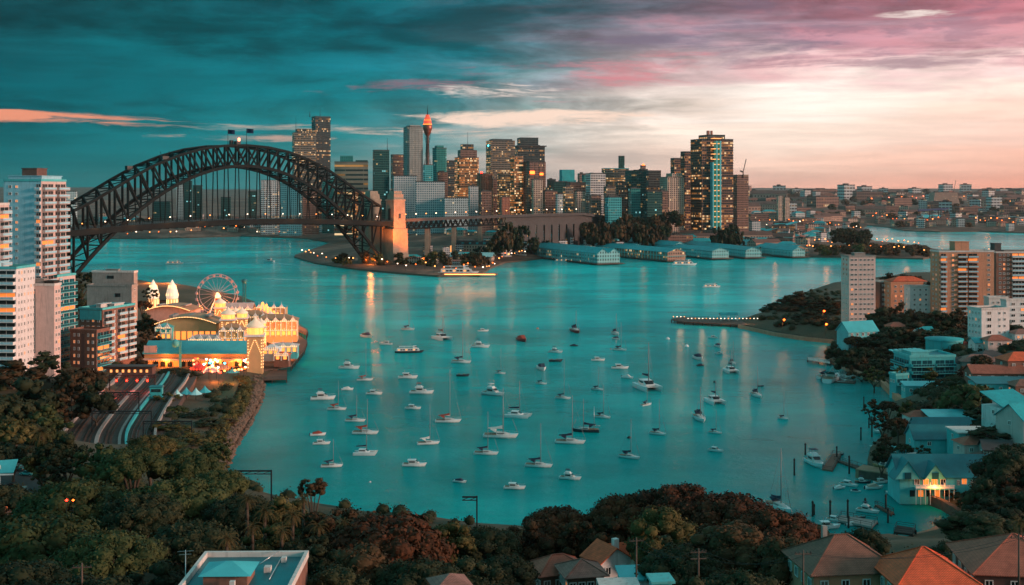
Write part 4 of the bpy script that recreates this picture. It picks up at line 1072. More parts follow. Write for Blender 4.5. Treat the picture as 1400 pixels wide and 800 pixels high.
# ================================================================== near apartment blocks
WIN = {}
def window_mesh(w, h, fr='white', gl='glass'):
    key = (round(w,2), round(h,2), fr, gl)
    if key not in WIN:
        m = MB(); t = .12 if w > .9 else .08
        m.cur = 1; m.box(-w/2+t,w/2-t,-.06,.02,t,h-t)
        m.cur = 0; m.box(-w/2,-w/2+t,-.14,.02,0,h); m.box(w/2-t,w/2,-.14,.02,0,h); m.box(-w/2+t,w/2-t,-.14,.02,0,t); m.box(-w/2+t,w/2-t,-.14,.02,h-t,h)
        m.box(-.05,.05,-.12,-.05,t,h-t)
        me = bpy.data.meshes.new('window'); me.from_pydata(m.v, [], m.f); me.materials.append(M[fr]); me.materials.append(M[gl]); me.polygons.foreach_set('material_index', m.mi); me.update()
        WIN[key] = me
    return WIN[key]
brng = random.Random(99)
CURT = pmat('curtained_glass', (.16,.13,.11,1), .4)
def add_window(e, me, pos, rz, litp):
    o = bpy.data.objects.new('window', me); COL.objects.link(o); o.parent = e; o.location = pos; o.rotation_euler = (0,0,rz)
    r_ = brng.random()
    if r_ < litp: o.material_slots[1].link = 'OBJECT'; o.material_slots[1].material = G['window']
    elif r_ < litp+.2: o.material_slots[1].link = 'OBJECT'; o.material_slots[1].material = CURT
    return o
def cornerbox(pl, pc, pr, D, rz, side):
    P = Vector(((pc-700)*D/FP, D)); tl, tr = (pl-700)/FP, (pr-700)/FP; c, s = cos(rz), sin(rz)
    if side == 'R':
        w = (P.x-tl*P.y)/(c-tl*s); d = (P.x-tr*P.y)/(s+tr*c)
        ctr = P+Vector((-c,-s))*w/2+Vector((-s,c))*d/2
    else:
        w = (tr*P.y-P.x)/(c-tr*s); d = (P.x-tl*P.y)/(s+tl*c)
        ctr = P+Vector((c,s))*w/2+Vector((-s,c))*d/2
    return ctr, w, abs(d)
def block(name, label, cat, pl, pc, pr, ytop, D, zb, rz, side, wall, fh, front=(), flank=(), roof='roof_dark', par='concrete_light', plant=(), wallside=None, litp=.14, group=None, dmax=None):
    ctr, w, d = cornerbox(pl, pc, pr, D, rz, side)
    if dmax: d = min(d, dmax)
    H = zat(ytop, D)-zb; e = empty(name, (ctr.x, ctr.y, zb), rz, label, cat, group)
    hx, hy = w/2, d/2; sg = 1 if side == 'R' else -1
    m = MB(); m.box(-hx,hx,-hy,hy,-8,H); m.build('wall', M[wall], e)
    if wallside:
        m = MB(); m.box(sg*hx-(0 if sg>0 else .12), sg*hx+(.12 if sg>0 else 0), -hy+.02, hy-.02, -6, H-.02); m.build('flank_wall', M[wallside], e)
    m = MB(); m.box(-hx-.25,hx+.25,-hy-.25,-hy+.15,H+.003,H+1.0); m.box(-hx-.25,hx+.25,hy-.15,hy+.25,H+.003,H+1.0); m.box(-hx-.25,-hx+.15,-hy+.15,hy-.15,H+.003,H+1.0); m.box(hx-.15,hx+.25,-hy+.15,hy-.15,H+.003,H+1.0); m.build('parapet', M[par], e)
    m = MB(); m.box(-hx+.16,hx-.16,-hy+.16,hy-.16,H+.003,H+.12); m.build('roof', M[roof], e)
    for (fx0,fx1,fy0,fy1,ph,pm) in plant:
        m = MB(); m.box(-hx+fx0*w,-hx+fx1*w,-hy+fy0*d,-hy+fy1*d,H+.1,H+ph); m.box(-hx+fx0*w-.3,-hx+fx1*w+.3,-hy+fy0*d-.3,-hy+fy1*d+.3,H+ph,H+ph+.3); m.build('rooftop_room', M[pm], e)
    nfl = max(1, int(H/fh)); nwin = [0]
    def face(u, z, which, out=0.0):   # u in 0..1 from left to right as seen from outside
        if which == 'F': return (-hx+u*w, -hy-out, z), 0.0
        if sg > 0: return (hx+.12*(1 if wallside else 0)+out, -hy+u*d, z), pi/2
        return (-hx-.12*(1 if wallside else 0)-out, hy-u*d, z), -pi/2
    extra = MB(); extra_n = 0
    for which, spec in (('F', front), ('S', flank)):
        span = w if which == 'F' else d
        for sp in spec:
            if sp[0] == 'win':
                _, u0, u1, n_, ww, wh = sp[:6]; fr = sp[6] if len(sp) > 6 else 'white'
                me = window_mesh(ww, wh, fr)
                for fl in range(nfl):
                    for i in range(n_):
                        pos, r_ = face(u0+(i+.5)*(u1-u0)/n_, fl*fh+fh*.32+(H-nfl*fh)*.6, which, .02)
                        if nwin[0] < 96: add_window(e, me, pos, r_, litp); nwin[0] += 1
                        else:
                            a = Vector((ww/2,0,0)); a.rotate(Euler((0,0,r_))); n2 = Vector((0,-.06,0)); n2.rotate(Euler((0,0,r_))); p_ = Vector(pos)+n2
                            extra.cur = 1 if brng.random() < litp else 0; extra.quad(p_-a, p_+a, p_+a+Vector((0,0,wh)), p_-a+Vector((0,0,wh))); extra_n += 1
            elif sp[0] == 'balc':
                _, u0, u1, dep, bm = sp[:5]; gm_ = sp[5] if len(sp) > 5 else 'glass'
                (x0,y0,_z), r_ = face(u0,0,which,.0); (x1,y1,_z), r_ = face(u1,0,which,.0); L = hypot(x1-x0,y1-y0)
                key = ('b', round(L,2), dep, bm, gm_, round(fh,2))
                if key not in WIN:
                    m = MB(); m.cur = 0; m.box(-L/2,L/2,-dep,0,-.25,0)
                    m.box(-L/2,L/2,-dep,-dep+.1,1.0,1.12)
                    m.box(-L/2,-L/2+.1,-dep+.1,0,0,1.0); m.box(L/2-.1,L/2,-dep+.1,0,0,1.0)
                    n_ = max(2, int(L/1.2))
                    for i in range(n_+1): xx = -L/2+i*L/n_; m.box(xx-.04,xx+.04,-dep+.02,-dep+.08,0,1.0)
                    m.cur = 2; m.box(-L/2+.1,L/2-.1,-dep+.03,-dep+.07,.1,.9)
                    nb = max(1, int(L/4))
                    for i in range(nb):
                        xa = -L/2+L*i/nb+.3; xb = -L/2+L*(i+1)/nb-.3; m.cur = 1; m.box(xa,xb,-.08,-.02,.15,fh*.78); m.cur = 0; m.box(xa-.1,xa,-.12,-.02,.05,fh*.8); m.box((xa+xb)/2-.05,(xa+xb)/2+.05,-.12,-.08,.15,fh*.78)
                    me = bpy.data.meshes.new('balcony'); me.from_pydata(m.v,[],m.f)
                    for mt in (M[bm], M[gm_], M['blue_wall'] if bm != 'aqua_wall' else M['glass_teal']): me.materials.append(mt)
                    me.polygons.foreach_set('material_index', m.mi); me.update(); WIN[key] = me
                for fl in range(nfl):
                    o = bpy.data.objects.new('balcony', WIN[key]); COL.objects.link(o); o.parent = e
                    o.location = ((x0+x1)/2,(y0+y1)/2,fl*fh+(H-nfl*fh)*.6+.3); o.rotation_euler = (0,0,r_)
                    if brng.random() < litp: o.material_slots[1].link = 'OBJECT'; o.material_slots[1].material = G['window']
            elif sp[0] == 'strip':
                _, u0, u1, z0, z1, mt, th = sp; (x0,y0,_z), r_ = face(u0,0,which); (x1,y1,_z), r_ = face(u1,0,which); L = hypot(x1-x0,y1-y0)
                m = MB(); m.box(-L/2,L/2,-th,.0,z0*H,z1*H); o = m.build('wall_panel', M[mt], e); o.location = ((x0+x1)/2,(y0+y1)/2,0); o.rotation_euler = (0,0,r_)
            elif sp[0] == 'fins':
                _, n_, th, mt = sp; m = MB()
                for i in range(n_+1): pos, r_ = face(i/n_, 0, which); m.cbox(pos[0], pos[1], 0, .5, th, H, r_)
                m.build('ribs', M[mt], e)
            elif sp[0] == 'band':
                _, mt, th = sp; m = MB()
                for fl in range(nfl+1):
                    (x0,y0,_z), r_ = face(0,0,which); (x1,y1,_z), r_ = face(1,0,which); m.cbox((x0+x1)/2,(y0+y1)/2,fl*fh+(H-nfl*fh)*.6, hypot(x1-x0,y1-y0)+.3, th, .5, r_)
                m.build('floor_bands', M[mt], e)
    if extra_n: tag(extra.build('windows', [M['glass'], G['window']], e), kind='stuff')
    return e
NB_ = 'apartment_block'
e = block(NB_, 'tall tower block with a plain blue front and pinkish balconied flank, left of the bridge', 'tower block', 5, 56, 90, 248, 500, 10, -.12, 'R', 'blue_wall', 3.05,
      front=[('win',.10,.24,1,1.5,1.3),('win',.28,.42,1,1.2,1.2),('balc',.86,1.0,1.2,'white_wall')], flank=[('balc',.02,.48,1.6,'pink_wall'),('balc',.54,.98,2.2,'pink_wall')], par='aqua_wall', plant=[(.35,.75,.2,.6,5.5,'roof_brown'),(.05,.95,.1,.9,2.2,'blue_wall')], wallside='pink_wall')  # flank's pink is low sunset light put into the wall colour
m = MB(); m.tube((1,-1,79),(1,-1,86),.15,.1,6); m.build('antenna', M['steel_dark'], e)
block(NB_, 'pinkish apartment block cut by the left edge, behind the tall tower block', 'apartment block', -40, -14, 12, 281, 470, 10, -.1, 'R', 'pink_wall', 3.05, front=[('win',.1,.9,3,1.5,1.4)], flank=[('win',.05,.35,2,1.4,1.5),('balc',.5,.98,1.6,'white_wall')], wallside='pink_wall')
block(NB_, 'white apartment block of long curved looking balconies in the left foreground', 'apartment block', -30, 22, 48, 368, 470, 13, -.05, 'R', 'white_wall', 3.0,
      front=[('balc',.05,.45,1.8,'white'),('balc',.5,.99,2.4,'white')], flank=[('win',.06,.5,3,1.1,1.5),('win',.55,.98,3,1.0,1.4)], par='aqua_wall', plant=[(.1,.4,.2,.8,2.6,'blue_wall')])
block(NB_, 'narrow apartment block with a blank pinkish wall and a dark glass strip', 'apartment block', 42, 74, 83, 391, 485, 12, -.1, 'R', 'pink_wall', 3.0,
      front=[('strip',.02,.20,.22,.96,'glass_teal',.15)], flank=[('win',.1,.9,2,1.4,1.5)], par='concrete_light', plant=[(.1,.5,.2,.8,2.6,'concrete'),(.55,.95,.1,.9,1.8,'timber_dark')])
block(NB_, 'slim apartment block with teal balconies between the blank wall block and the brick one', 'apartment block', 72, 78, 103, 379, 510, 11, -.25, 'R', 'pink_wall', 3.0,
      front=[('win',.1,.9,1,1.0,1.3)], flank=[('balc',.04,.96,1.6,'aqua_wall','glass_teal'),], par='aqua_wall')
block('concrete_block', 'bare grey concrete block with two small openings behind the brick apartments', 'apartment block', 119, 180, 188, 392, 620, 9, -.12, 'R', 'concrete', 3.4,
      front=[('strip',.63,.75,.80,.87,'glass',.1)], flank=[('win',.2,.8,1,1.2,1.2)], par='concrete', litp=.05)
block('concrete_block', 'upper concrete block with a lift room, rising behind the bare grey one', 'apartment block', 126, 183, 188, 373, 640, 9, -.12, 'R', 'concrete', 3.4, front=[('strip',.36,.52,.90,.95,'glass',.1)], par='concrete_light', plant=[(.3,.6,.3,.8,1.6,'concrete')])
block(NB_, 'brick apartment block with a teal edged flat roof and a balconied flank', 'apartment block', 108, 140, 184, 424, 530, 8, -.28, 'R', 'brick', 3.0,
      front=[('strip',.05,.95,.82,.99,'aqua_wall',.3),('win',.05,.95,4,1.2,1.3)], flank=[('balc',.03,.30,1.5,'concrete_light'),('win',.33,.42,1,1.1,1.5),('balc',.45,.70,1.5,'concrete_light'),('balc',.75,.98,1.5,'concrete_light')], roof='roof_brown', par='aqua_wall', plant=[(.3,.5,.3,.6,1.6,'concrete_light'),(.6,.8,.5,.8,1.4,'concrete_light')], litp=.2)
block(NB_, 'lower brick wing with lit windows in front of the teal edged brick block', 'apartment block', 96, 132, 150, 454, 505, 8, -.25, 'R', 'brick', 3.0,
      front=[('win',.08,.4,2,.9,1.4),('win',.6,.95,2,.9,1.4),('strip',.42,.55,.1,.95,'brick_dark',.05)], flank=[('balc',.05,.95,1.3,'aqua_wall')], roof='roof_brown', par='brick', litp=.35)

# ================================================================== fun fair
G['warmwall'] = glow('fair_counter', (255,150,70), 1.2)
LW = pmat('fair_plaster', (.60,.36,.17,1), .8, .1, .4)
def dome(m, cx, cy, z, r, h, n=14): m.lathe([(r*cos(a), z+h*sin(a)) for a in [pi/2*i/6 for i in range(6)]]+[(.01, z+h)], n, cx, cy)
LDM = pmat('glow_dome', (.75,.68,.58,1), .6, emit=C(255,185,120), es=.22)  # faint emission on the domes stands in for floodlighting
GW = glow('bulb_rows', (255,165,85), 1.1); GH = glow('bulb_hot', (255,195,130), 2.0)
v = at(268, 503, 4); D_ = v.y
fh_ = empty('arcade_hall', (v.x, v.y+9, 4), -.01, 'long arcade hall with a bright teal roof and arched lit windows at the fun fair', 'hall')
m = MB(); m.box(-25,25,-7,8,0,6.2); m.build('wall', LW, fh_)
m = MB(); m.poly_thick([(-25.6,-8,6.3),(25.6,-8,6.3),(25.6,1,11.3),(-25.6,1,11.3)],.3); m.poly_thick([(-25.6,1,11.3),(25.6,1,11.3),(25.6,9,6.3),(-25.6,9,6.3)],.3); m.build('roof', M['roof_cyan'], fh_)
m = MB(); m.box(-25.2,25.2,-8.6,-7.02,3.4,4.2); m.build('awning', M['pink_wall'], fh_)
for i in range(15):
    x_ = -22.5+i*3.2; m = MB()
    m.loft([[(x_+1.1*cos(a), y_, 2.0+1.1*sin(a)) for a in [pi*j/6 for j in range(7)]]+[(x_-1.1,y_,.3),(x_+1.1,y_,.3)] for y_ in (-7.25,-7.0)]); m.build('arched_window', M['glass'] if i % 4 else G['window'], fh_)
m = MB()
for i in range(50): m.cbox(-24.5+i, -8.75, 3.0, .28, .28, .28)
tag(m.build('bulbs', GW, fh_), kind='stuff')
m = MB(); m.box(-25,-19,-7.6,-7.01,5.9,10.2); m.build('end_gable', M['pink_wall'], fh_)
m = MB(); m.box(-8,-7,-8.9,-8,0,12.5); m.lathe([(0,9.5),(1.5,10),(1.9,11.4),(1.2,13),(0,13.6)],10,-9.5,-9); m.build('sign_post', M['aqua_wall'], fh_)
# clock-tower like ornate tower at the right end
def minaret(px, py, D, w, h, label, domem, bodym=LW, glowm=GW, name='fair_tower', cat='tower', dr=.5):
    z = 87-(py-HZ)*D/FP; e = empty(name, atD(px, D, z), .15, label, cat)
    m = MB(); m.box(-w/2,w/2,-w/2,w/2,-3,h*.62); m.build('shaft', bodym, e)
    m = MB(); m.box(-w*.62,w*.62,-w*.62,w*.62,h*.62,h*.66); m.build('cornice', M['white'], e)
    m = MB(); m.lathe([(w*.42,h*.66),(w*.42,h*.78)],12); 
    for i in range(8):
        a = 2*pi*i/8; m.tube((w*.48*cos(a),w*.48*sin(a),h*.66),(w*.48*cos(a),w*.48*sin(a),h*.79),w*.045,None,5)
    m.build('lantern', glowm, e)
    m = MB(); m.lathe([(w*.60,h*.79),(w*.62,h*.80),(w*.5,h*.85),(w*.28,h*.90),(w*.12,h*.94),(w*.05,h)],14); m.build('dome', domem, e)
    m = MB()
    for sx in (-1,1):
        for k_ in range(10): m.cbox(sx*w*.42, -w*.53, k_*h*.058+.6, .3, .3, .35)
    for sx in (-1,1):
        for k_ in range(8): m.cbox(sx*w*.38*(1-k_/8), -w*.53, h*.3+k_*h*.035, .28, .28, .28)
    for k_ in range(10): m.cbox(w*.53, -w*.4, k_*h*.058+.6, .3, .3, .35)
    tag(m.build('bulbs', GH, e), kind='stuff')
    return e
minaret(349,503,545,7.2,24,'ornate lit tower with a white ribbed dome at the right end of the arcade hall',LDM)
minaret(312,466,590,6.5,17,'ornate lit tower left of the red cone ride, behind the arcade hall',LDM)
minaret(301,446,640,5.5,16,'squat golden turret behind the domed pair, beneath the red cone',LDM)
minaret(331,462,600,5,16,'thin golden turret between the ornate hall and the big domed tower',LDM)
# entrance towers
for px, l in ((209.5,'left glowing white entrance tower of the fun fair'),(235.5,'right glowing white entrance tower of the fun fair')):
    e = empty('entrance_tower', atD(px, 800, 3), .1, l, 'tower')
    m = MB(); m.lathe([(3.6,0),(3.5,10),(3.8,10.4),(3.8,11)],12); m.build('shaft', pmat('glow_shaft',(.6,.45,.32,1),.7,emit=C(255,150,80),es=.55), e)  # shaft surface glows by itself in place of floodlights
    m = MB(); m.lathe([(3.9,11),(4.2,13),(3.6,16.5),(2.2,20),(.8,22.5),(.1,24)],12); m.build('spire', pmat('glow_spire',(.8,.75,.68,1),.6,emit=C(255,215,175),es=.35), e)  # spire emission likewise imitates floodlighting
    m = MB()
    for i in range(12):
        a = 2*pi*i/12; m.bar((3.7*cos(a),3.7*sin(a),1),(3.7*cos(a),3.7*sin(a),10.5),.3); m.bar((4.2*cos(a),4.2*sin(a),13),(2.3*cos(a),2.3*sin(a),20),.3)
    m.build('light_ribs', GH, e)
e = empty('entrance_arch', atD(222.5,802,3), .1, 'dark back of the entrance between the two glowing white towers', 'building'); m = MB(); m.loft([[(-3.6-1.4,-1,0),(5,-1,0),(5,2,0),(-5,2,0)],[(-5,-1,8),(5,-1,8),(5,2,8),(-5,2,8)],[(-3.6,-1,10),(3.6,-1,10),(3.6,2,10),(-3.6,2,10)]]); m.build('wall', M['steel_dark'], e)
m = MB()
for i in range(5): m.bar((-5.5+.1,-1.3,1+i*1.9),(5.3,-1.3,1+i*1.9),.3)
m.build('braces', M['timber'], e)
# ferris wheel
e = empty('ferris_wheel', atD(297, 740, 4), .25, 'pale pinkish ferris wheel behind the fun fair', 'ferris wheel')
hubz = zat(402,740)-4; R_ = 12.6; WH = pmat('glowing_wheel_paint',(.16,.14,.14,1),.5,emit=C(235,170,165),es=.16)  # pinkish emission added to the paint to make the wheel look paler
for y_ in (-1,1):
    m = MB(); n_ = 40
    for rr_ in (R_, R_-1.6):
        for i in range(n_):
            a, b_ = 2*pi*i/n_, 2*pi*(i+1)/n_; m.tube((rr_*cos(a),y_,hubz+rr_*sin(a)),(rr_*cos(b_),y_,hubz+rr_*sin(b_)),.16,None,5,cap=False)
    m.build('rim', WH, e)
m = MB()
for i in range(20):
    a = 2*pi*i/20
    for y_ in (-1,1): m.tube((0,y_*1.6,hubz),(R_*cos(a),y_,hubz+R_*sin(a)),.07,None,4)
m.build('spokes', WH, e)
m = MB(); m.tube((0,-2.4,hubz),(0,2.4,hubz),.9); m.build('hub', GH, e)
for i in range(20):
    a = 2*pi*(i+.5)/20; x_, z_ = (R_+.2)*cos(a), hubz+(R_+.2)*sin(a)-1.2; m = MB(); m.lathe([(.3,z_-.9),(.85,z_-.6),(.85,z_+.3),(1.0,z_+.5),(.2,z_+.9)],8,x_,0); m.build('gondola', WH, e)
for y_ in (-2.4,2.4):
    for x_ in (-7,7): m = MB(); m.bar((x_,y_*1.4,0),(0,y_,hubz),.5); m.build('leg', M['white'], e)
# drop tower
e = empty('drop_tower', atD(334, 700, 4), 0, 'thin dark teal drop tower ride by the ferris wheel', 'ride')
zt_ = zat(385,700)-4; m = MB()
for x_, y_ in ((-.7,-.7),(.7,-.7),(.7,.7),(-.7,.7)): m.bar((x_,y_,0),(x_,y_,zt_),.35)
for i in range(16): m.bar((-.7,-.7,i*1.6),(.7,-.7,i*1.6+1.6),.2); m.bar((.7,-.7,i*1.6),(.7,.7,i*1.6+1.6),.2)
m.build('mast', M['roof_teal_dark'], e); m = MB(); m.lathe([(1.0,zt_-1),(1.7,zt_),(1.6,zt_+1.2),(.3,zt_+1.8)],10); m.build('cap', M['roof_teal_dark'], e); m = MB(); m.lathe([(.9,6),(2.2,6),(2.2,7.2),(.9,7.2)],12); m.build('gondola', M['white'], e)
# red cone ride
e = empty('cone_ride', atD(298, 655, 4), 0, 'red lattice cone ride with a glowing tip in the middle of the fun fair', 'ride')
RD = pmat('glowing_red_paint',(.5,.04,.03,1),.5,emit=C(230,40,30),es=.25); zt_ = zat(405,655)-4  # red paint with a faint emission of its own
m = MB()
for i in range(14):
    a = 2*pi*i/14; m.bar((7.5*cos(a),7.5*sin(a),4),(1.7*cos(a),1.7*sin(a),zt_*.55),.5); m.bar((1.7*cos(a),1.7*sin(a),zt_*.55),(1.2*cos(a),1.2*sin(a),zt_-1),.4)
m.lathe([(6.6,4),(1.6,zt_*.55),(1.1,zt_-1)],14); m.build('lattice', RD, e)
m = MB(); m.lathe([(1.5,zt_-1),(1.7,zt_),(.6,zt_+1.6),(.1,zt_+2)],10); m.build('tip', GH, e)
# arched big top hall
def vault(px, py, D, w, d, h0, rise, rz, label, roofm, wallm, glow_front=True, name='vaulted_hall'):
    z = 87-(py-HZ)*D/FP; e = empty(name, atD(px, D, z), rz, label, 'hall')
    m = MB(); m.box(-w/2,w/2,-d/2,d/2,-3,h0); m.build('wall', wallm, e)
    n_ = 10; pts = [(-w/2-.6+(w+1.2)*i/n_, h0+rise*sin(pi*(.12+.76*i/n_))-rise*.36) for i in range(n_+1)]
    m = MB()
    for (xa, za), (xb, zb_) in zip(pts, pts[1:]): m.poly_thick([(xa,-d/2-1.5,za),(xb,-d/2-1.5,zb_),(xb,d/2+1,zb_),(xa,d/2+1,za)],.5)
    m.build('roof', roofm, e)
    m = MB()
    for (xa, za), (xb, zb_) in zip(pts, pts[1:]):
        for j in range(4): f_ = j/4; m.cbox(xa+(xb-xa)*f_, -d/2-1.7, za+(zb_-za)*f_+.1, .32,.32,.32)
    tag(m.build('bulbs', GH, e), kind='stuff')
    for x_ in (-.3,0,.3): m = MB(); m.box(x_*w-1,x_*w+1,-d*.3,d*.3,h0+rise*.55,h0+rise*.75); m.build('roof_vent', M['concrete'], e)
    m = MB()
    for (xa, za), (xb, zb_) in zip(pts, pts[1:]): m.poly([(xa,-d/2-.05,h0-.2),(xb,-d/2-.05,h0-.2),(xb,-d/2-.05,zb_),(xa,-d/2-.05,za)])
    m.build('gable', wallm, e)
    if glow_front:
        m = MB(); nb = int(w/3)
        for i in range(nb): x_ = -w/2+(i+.5)*w/nb; m.box(x_-1.1,x_+1.1,-d/2-.1,-d/2-.02,.3,h0*.55)
        m.build('lit_openings', glow('fair_interior', (255,140,60), 1.1), e)
    return e
TAN = pmat('tan_roof', (.46,.24,.13,1), .7, .2, .25, dirt=(.25,.15,.11,1))
vault(262,462,600,30,18,8,5.5,.0,'large tan vaulted hall glowing orange inside, behind the arcade hall',TAN,LW)
vault(238,440,680,26,16,7,4.5,-.1,'smaller tan vaulted hall left of the large one',TAN,M['pink_wall'],False)
shedL = [(226,462,9,7,6,'small teal roofed fair booth at the left of the large vaulted hall','aqua_wall','roof_cyan'),(218,440,12,8,5,'grey roofed fair building beside the smaller vaulted hall','pink_wall','roof_dark')]
def booth(px, py, D, w, d, h, rh, rz, label, wallm, roofm, lit=True, name='fair_booth', cat='booth', hipr=True):
    z = 87-(py-HZ)*D/FP; e = empty(name, atD(px, D, z), rz, label, cat)
    m = MB(); m.box(-w/2,w/2,-d/2,d/2,-3,h); m.build('wall', wallm, e)
    m = MB(); (m.hip(-w/2,w/2,-d/2,d/2,h+.003,h+rh,.6) if hipr else m.gable(-w/2,w/2,-d/2,d/2,h+.003,h+rh,'x',.5,.25)); m.build('roof', roofm, e)
    if lit:
        nb = max(1,int(w/2.6))
        for i in range(nb): x_ = -w/2+(i+.5)*w/nb; m = MB(); m.box(x_-.8,x_+.8,-d/2-.1,-d/2-.02,.6,2.6); m.build('lit_counter', G['warmwall'], e)
        m = MB()
        for i in range(int(w/2.6)+1): x_ = -w/2+i*w/int(w/2.6) if int(w/2.6) else 0; m.box(x_-.22,x_+.22,-d/2-.35,-d/2-.02,0,h-.4)
        for i in range(max(2,int(w/4))): x_ = -w/2+(i+.5)*w/max(2,int(w/4)); m.loft([[(x_-1.5,-d/2-.5,h-.1),(x_+1.5,-d/2-.5,h-.1),(x_,-d/2-.5,h+1.9)],[(x_-1.5,-d/2+.4,h-.1),(x_+1.5,-d/2+.4,h-.1),(x_,-d/2+.4,h+1.9)]]); m.tube((x_,-d/2,h+1.6),(x_,-d/2,h+3.4),.12,.05,5)
        m.box(-w/2-.2,w/2+.2,-d/2-.45,-d/2-.02,2.9,3.2); m.box(-w/2-.3,w/2+.3,-d/2-.55,-d/2-.02,h-.5,h-.1); m.build('pilasters', M['white'], e)
        m = MB()
        for i in range(int(w)):
            m.cbox(-w/2+i+.5, -d/2-.7, h-.2, .26,.26,.26); m.cbox(-w/2+i+.5, -d/2-.6, 3.3, .22,.22,.22)
            if h > 5: m.cbox(-w/2+i+.5, -d/2-.5, 3.3+(h-3.5)*abs(sin((i+.5)*pi/2.6)), .24,.24,.24)
        tag(m.build('bulbs', GH, e), kind='stuff')
    return e
booth(226,463,590,8,7,6,2,.0,'small teal roofed fair booth at the left of the large vaulted hall',M['aqua_wall'],M['roof_cyan'])
booth(340,455,620,20,10,9,3,.1,'golden fair building with a long bulb lined front behind the domed tower',LW,TAN)
booth(378,458,610,22,12,8,3,.12,'golden fair building at the right end beside the jagged coaster',LW,TAN)
booth(356,438,680,30,10,8,2.5,.05,'teal roofed fair building under the jagged coaster',LW,M['roof_teal'])
booth(325,443,670,18,9,9,3,.0,'pale gold fair building with bulb lined gables behind the thin turret',LW,M['pink_wall'],hipr=False)
booth(388,481,580,14,9,3.2,1.4,.1,'pale green awning building on the fair wharf',M['aqua_wall'],M['concrete_light'])
booth(372,484,565,8,7,2.6,2.0,.0,'white tent on the fair wharf',M['white'],M['white'],True,'fair_tent','tent')
booth(386,492,560,7,5,2.6,1.4,.0,'small red roofed kiosk on the fair wharf',M['brick'],M['tile_red'])
for i, (px, py, D, l) in enumerate([(288,516,535,'round striped ride with a pinkish ring behind the lawn'),(303,512,540,'round ride with an orange canopy beside the arcade hall'),(318,520,530,'small green and white lit carousel at the edge of the fair'),(272,512,540,'red canopied ride in front of the arcade hall left part')]):
    e = empty('carousel', atD(px, D, 87-(py-HZ)*D/FP), 0, l, 'carousel'); m = MB(); m.lathe([(3.6,2.6),(3.7,3.1),(2,4.3),(.3,5.0),(.1,6)],14); m.build('canopy', [M['pink_wall'],M['brick_orange'],M['aqua_wall'],RD][i], e)
    m = MB(); m.lathe([(0,0),(3.6,0),(3.6,.5),(0,.5)],14); m.tube((0,0,.5),(0,0,3),.5); m.build('platform', M['timber'], e)
    m = MB()
    for j in range(16): a = 2*pi*j/16; m.cbox(3.7*cos(a),3.7*sin(a),2.7,.35,.35,.35)
    tag(m.build('bulbs', [G['pink'],G['orange'],G['cyan'],G['red']][i], e), kind='stuff')
e = empty('swing_ride', atD(289,528,87-(514-HZ)*528/FP), 0, 'upright ring ride with pink lights behind the lawn', 'ride')
m = MB()
for i in range(20): a, b_ = pi*i/20, pi*(i+1)/20; m.tube((3.6*cos(a),0,3.6*sin(a)+.5),(3.6*cos(b_),0,3.6*sin(b_)+.5),.3)
m.build('arch', G['pink'], e); m = MB(); m.box(-4,4,-1.5,1.5,-.5,.5); m.build('base', M['steel_dark'], e)
# zigzag coaster
def coaster(x0, y0, x1, y1, D, n_, amp, label, base=0):
    e = empty('roller_coaster', atD((x0+x1)/2, D, 3), 0, label, 'roller coaster'); c0 = e.location
    P_ = []
    for i in range(n_*6+1):
        f = i/(n_*6); px = x0+(x1-x0)*f; py = y0+(y1-y0)*f; z = zat(py, D)+amp*abs(sin(pi*n_*f)) ; v = atD(px, D+6*sin(f*9), z); P_.append(v-c0)
    m = MB()
    for a, b_ in zip(P_, P_[1:]): m.bar(a, b_, .45); m.bar(a+Vector((0,1.6,0)), b_+Vector((0,1.6,0)), .45)
    m.build('track', GW, e)
    m = MB()
    for i, a in enumerate(P_[::2]): m.bar((a.x,a.y,0), a, .35); m.bar((a.x,a.y+1.6,0), a+Vector((0,1.6,0)), .35)
    for a, b_ in zip(P_[::2], P_[2::2]): m.bar((a.x,a.y,0), b_, .25); m.bar((a.x,a.y,a.z*.5),(b_.x,b_.y,b_.z*.5),.25)
    m.build('trestle', M['white'], e)
coaster(356,424,392,446,650,7,4.5,'jagged roller coaster with glowing peaks at the right of the fun fair')
coaster(315,430,350,446,700,8,5.5,'pale jagged roller coaster behind the golden turrets')
# fair wharf
v0 = at(392,500,2.2)
def deckp(name, label, cat, pts, z, mat=M['timber'], piles=True, kind=None):
    P_ = [at(px,py,z) for px,py in pts]; c = sum(P_, Vector())/len(P_); L_ = [p-c for p in P_]
    area = sum(L_[i].x*L_[(i+1)%len(L_)].y-L_[(i+1)%len(L_)].x*L_[i].y for i in range(len(L_)))
    if area < 0: L_.reverse()
    e = empty(name, (c.x,c.y,z), 0, label, cat); m = MB(); m.prism([(p.x,p.y) for p in L_], -.5, 0); m.build('deck', mat, e)
    m = MB()
    for i in range(len(L_)):
        a, b_ = L_[i], L_[(i+1)%len(L_)]; n_ = max(1, int((b_-a).length/6))
        for j in range(n_):
            p_ = a.lerp(b_, j/n_)*.985
            if piles: pile(e, p_.x, p_.y, -z-1.5, -.5, .28)
    m = MB()
    for i in range(len(L_)):
        a, b_ = L_[i]*.99, L_[(i+1)%len(L_)]*.99; n_ = max(1, int((b_-a).length/3)); m.bar(a+Vector((0,0,1)), b_+Vector((0,0,1)), .09); m.bar(a+Vector((0,0,.5)), b_+Vector((0,0,.5)), .06)
        for j in range(n_): p_ = a.lerp(b_, j/n_); m.bar(p_, p_+Vector((0,0,1)), .08)
    m.build('railing', M['steel_dark'], e)
    return e
deckp('fair_wharf','broad dark timber wharf carrying the right end of the fun fair','wharf',[(350,508),(398,500),(416,478),(420,466),(396,450),(372,468)],2.6)
deckp('boat_ramp_wharf','lower timber landing in front of the fair wharf','wharf',[(352,519),(392,518),(392,505),(360,508)],1.8)
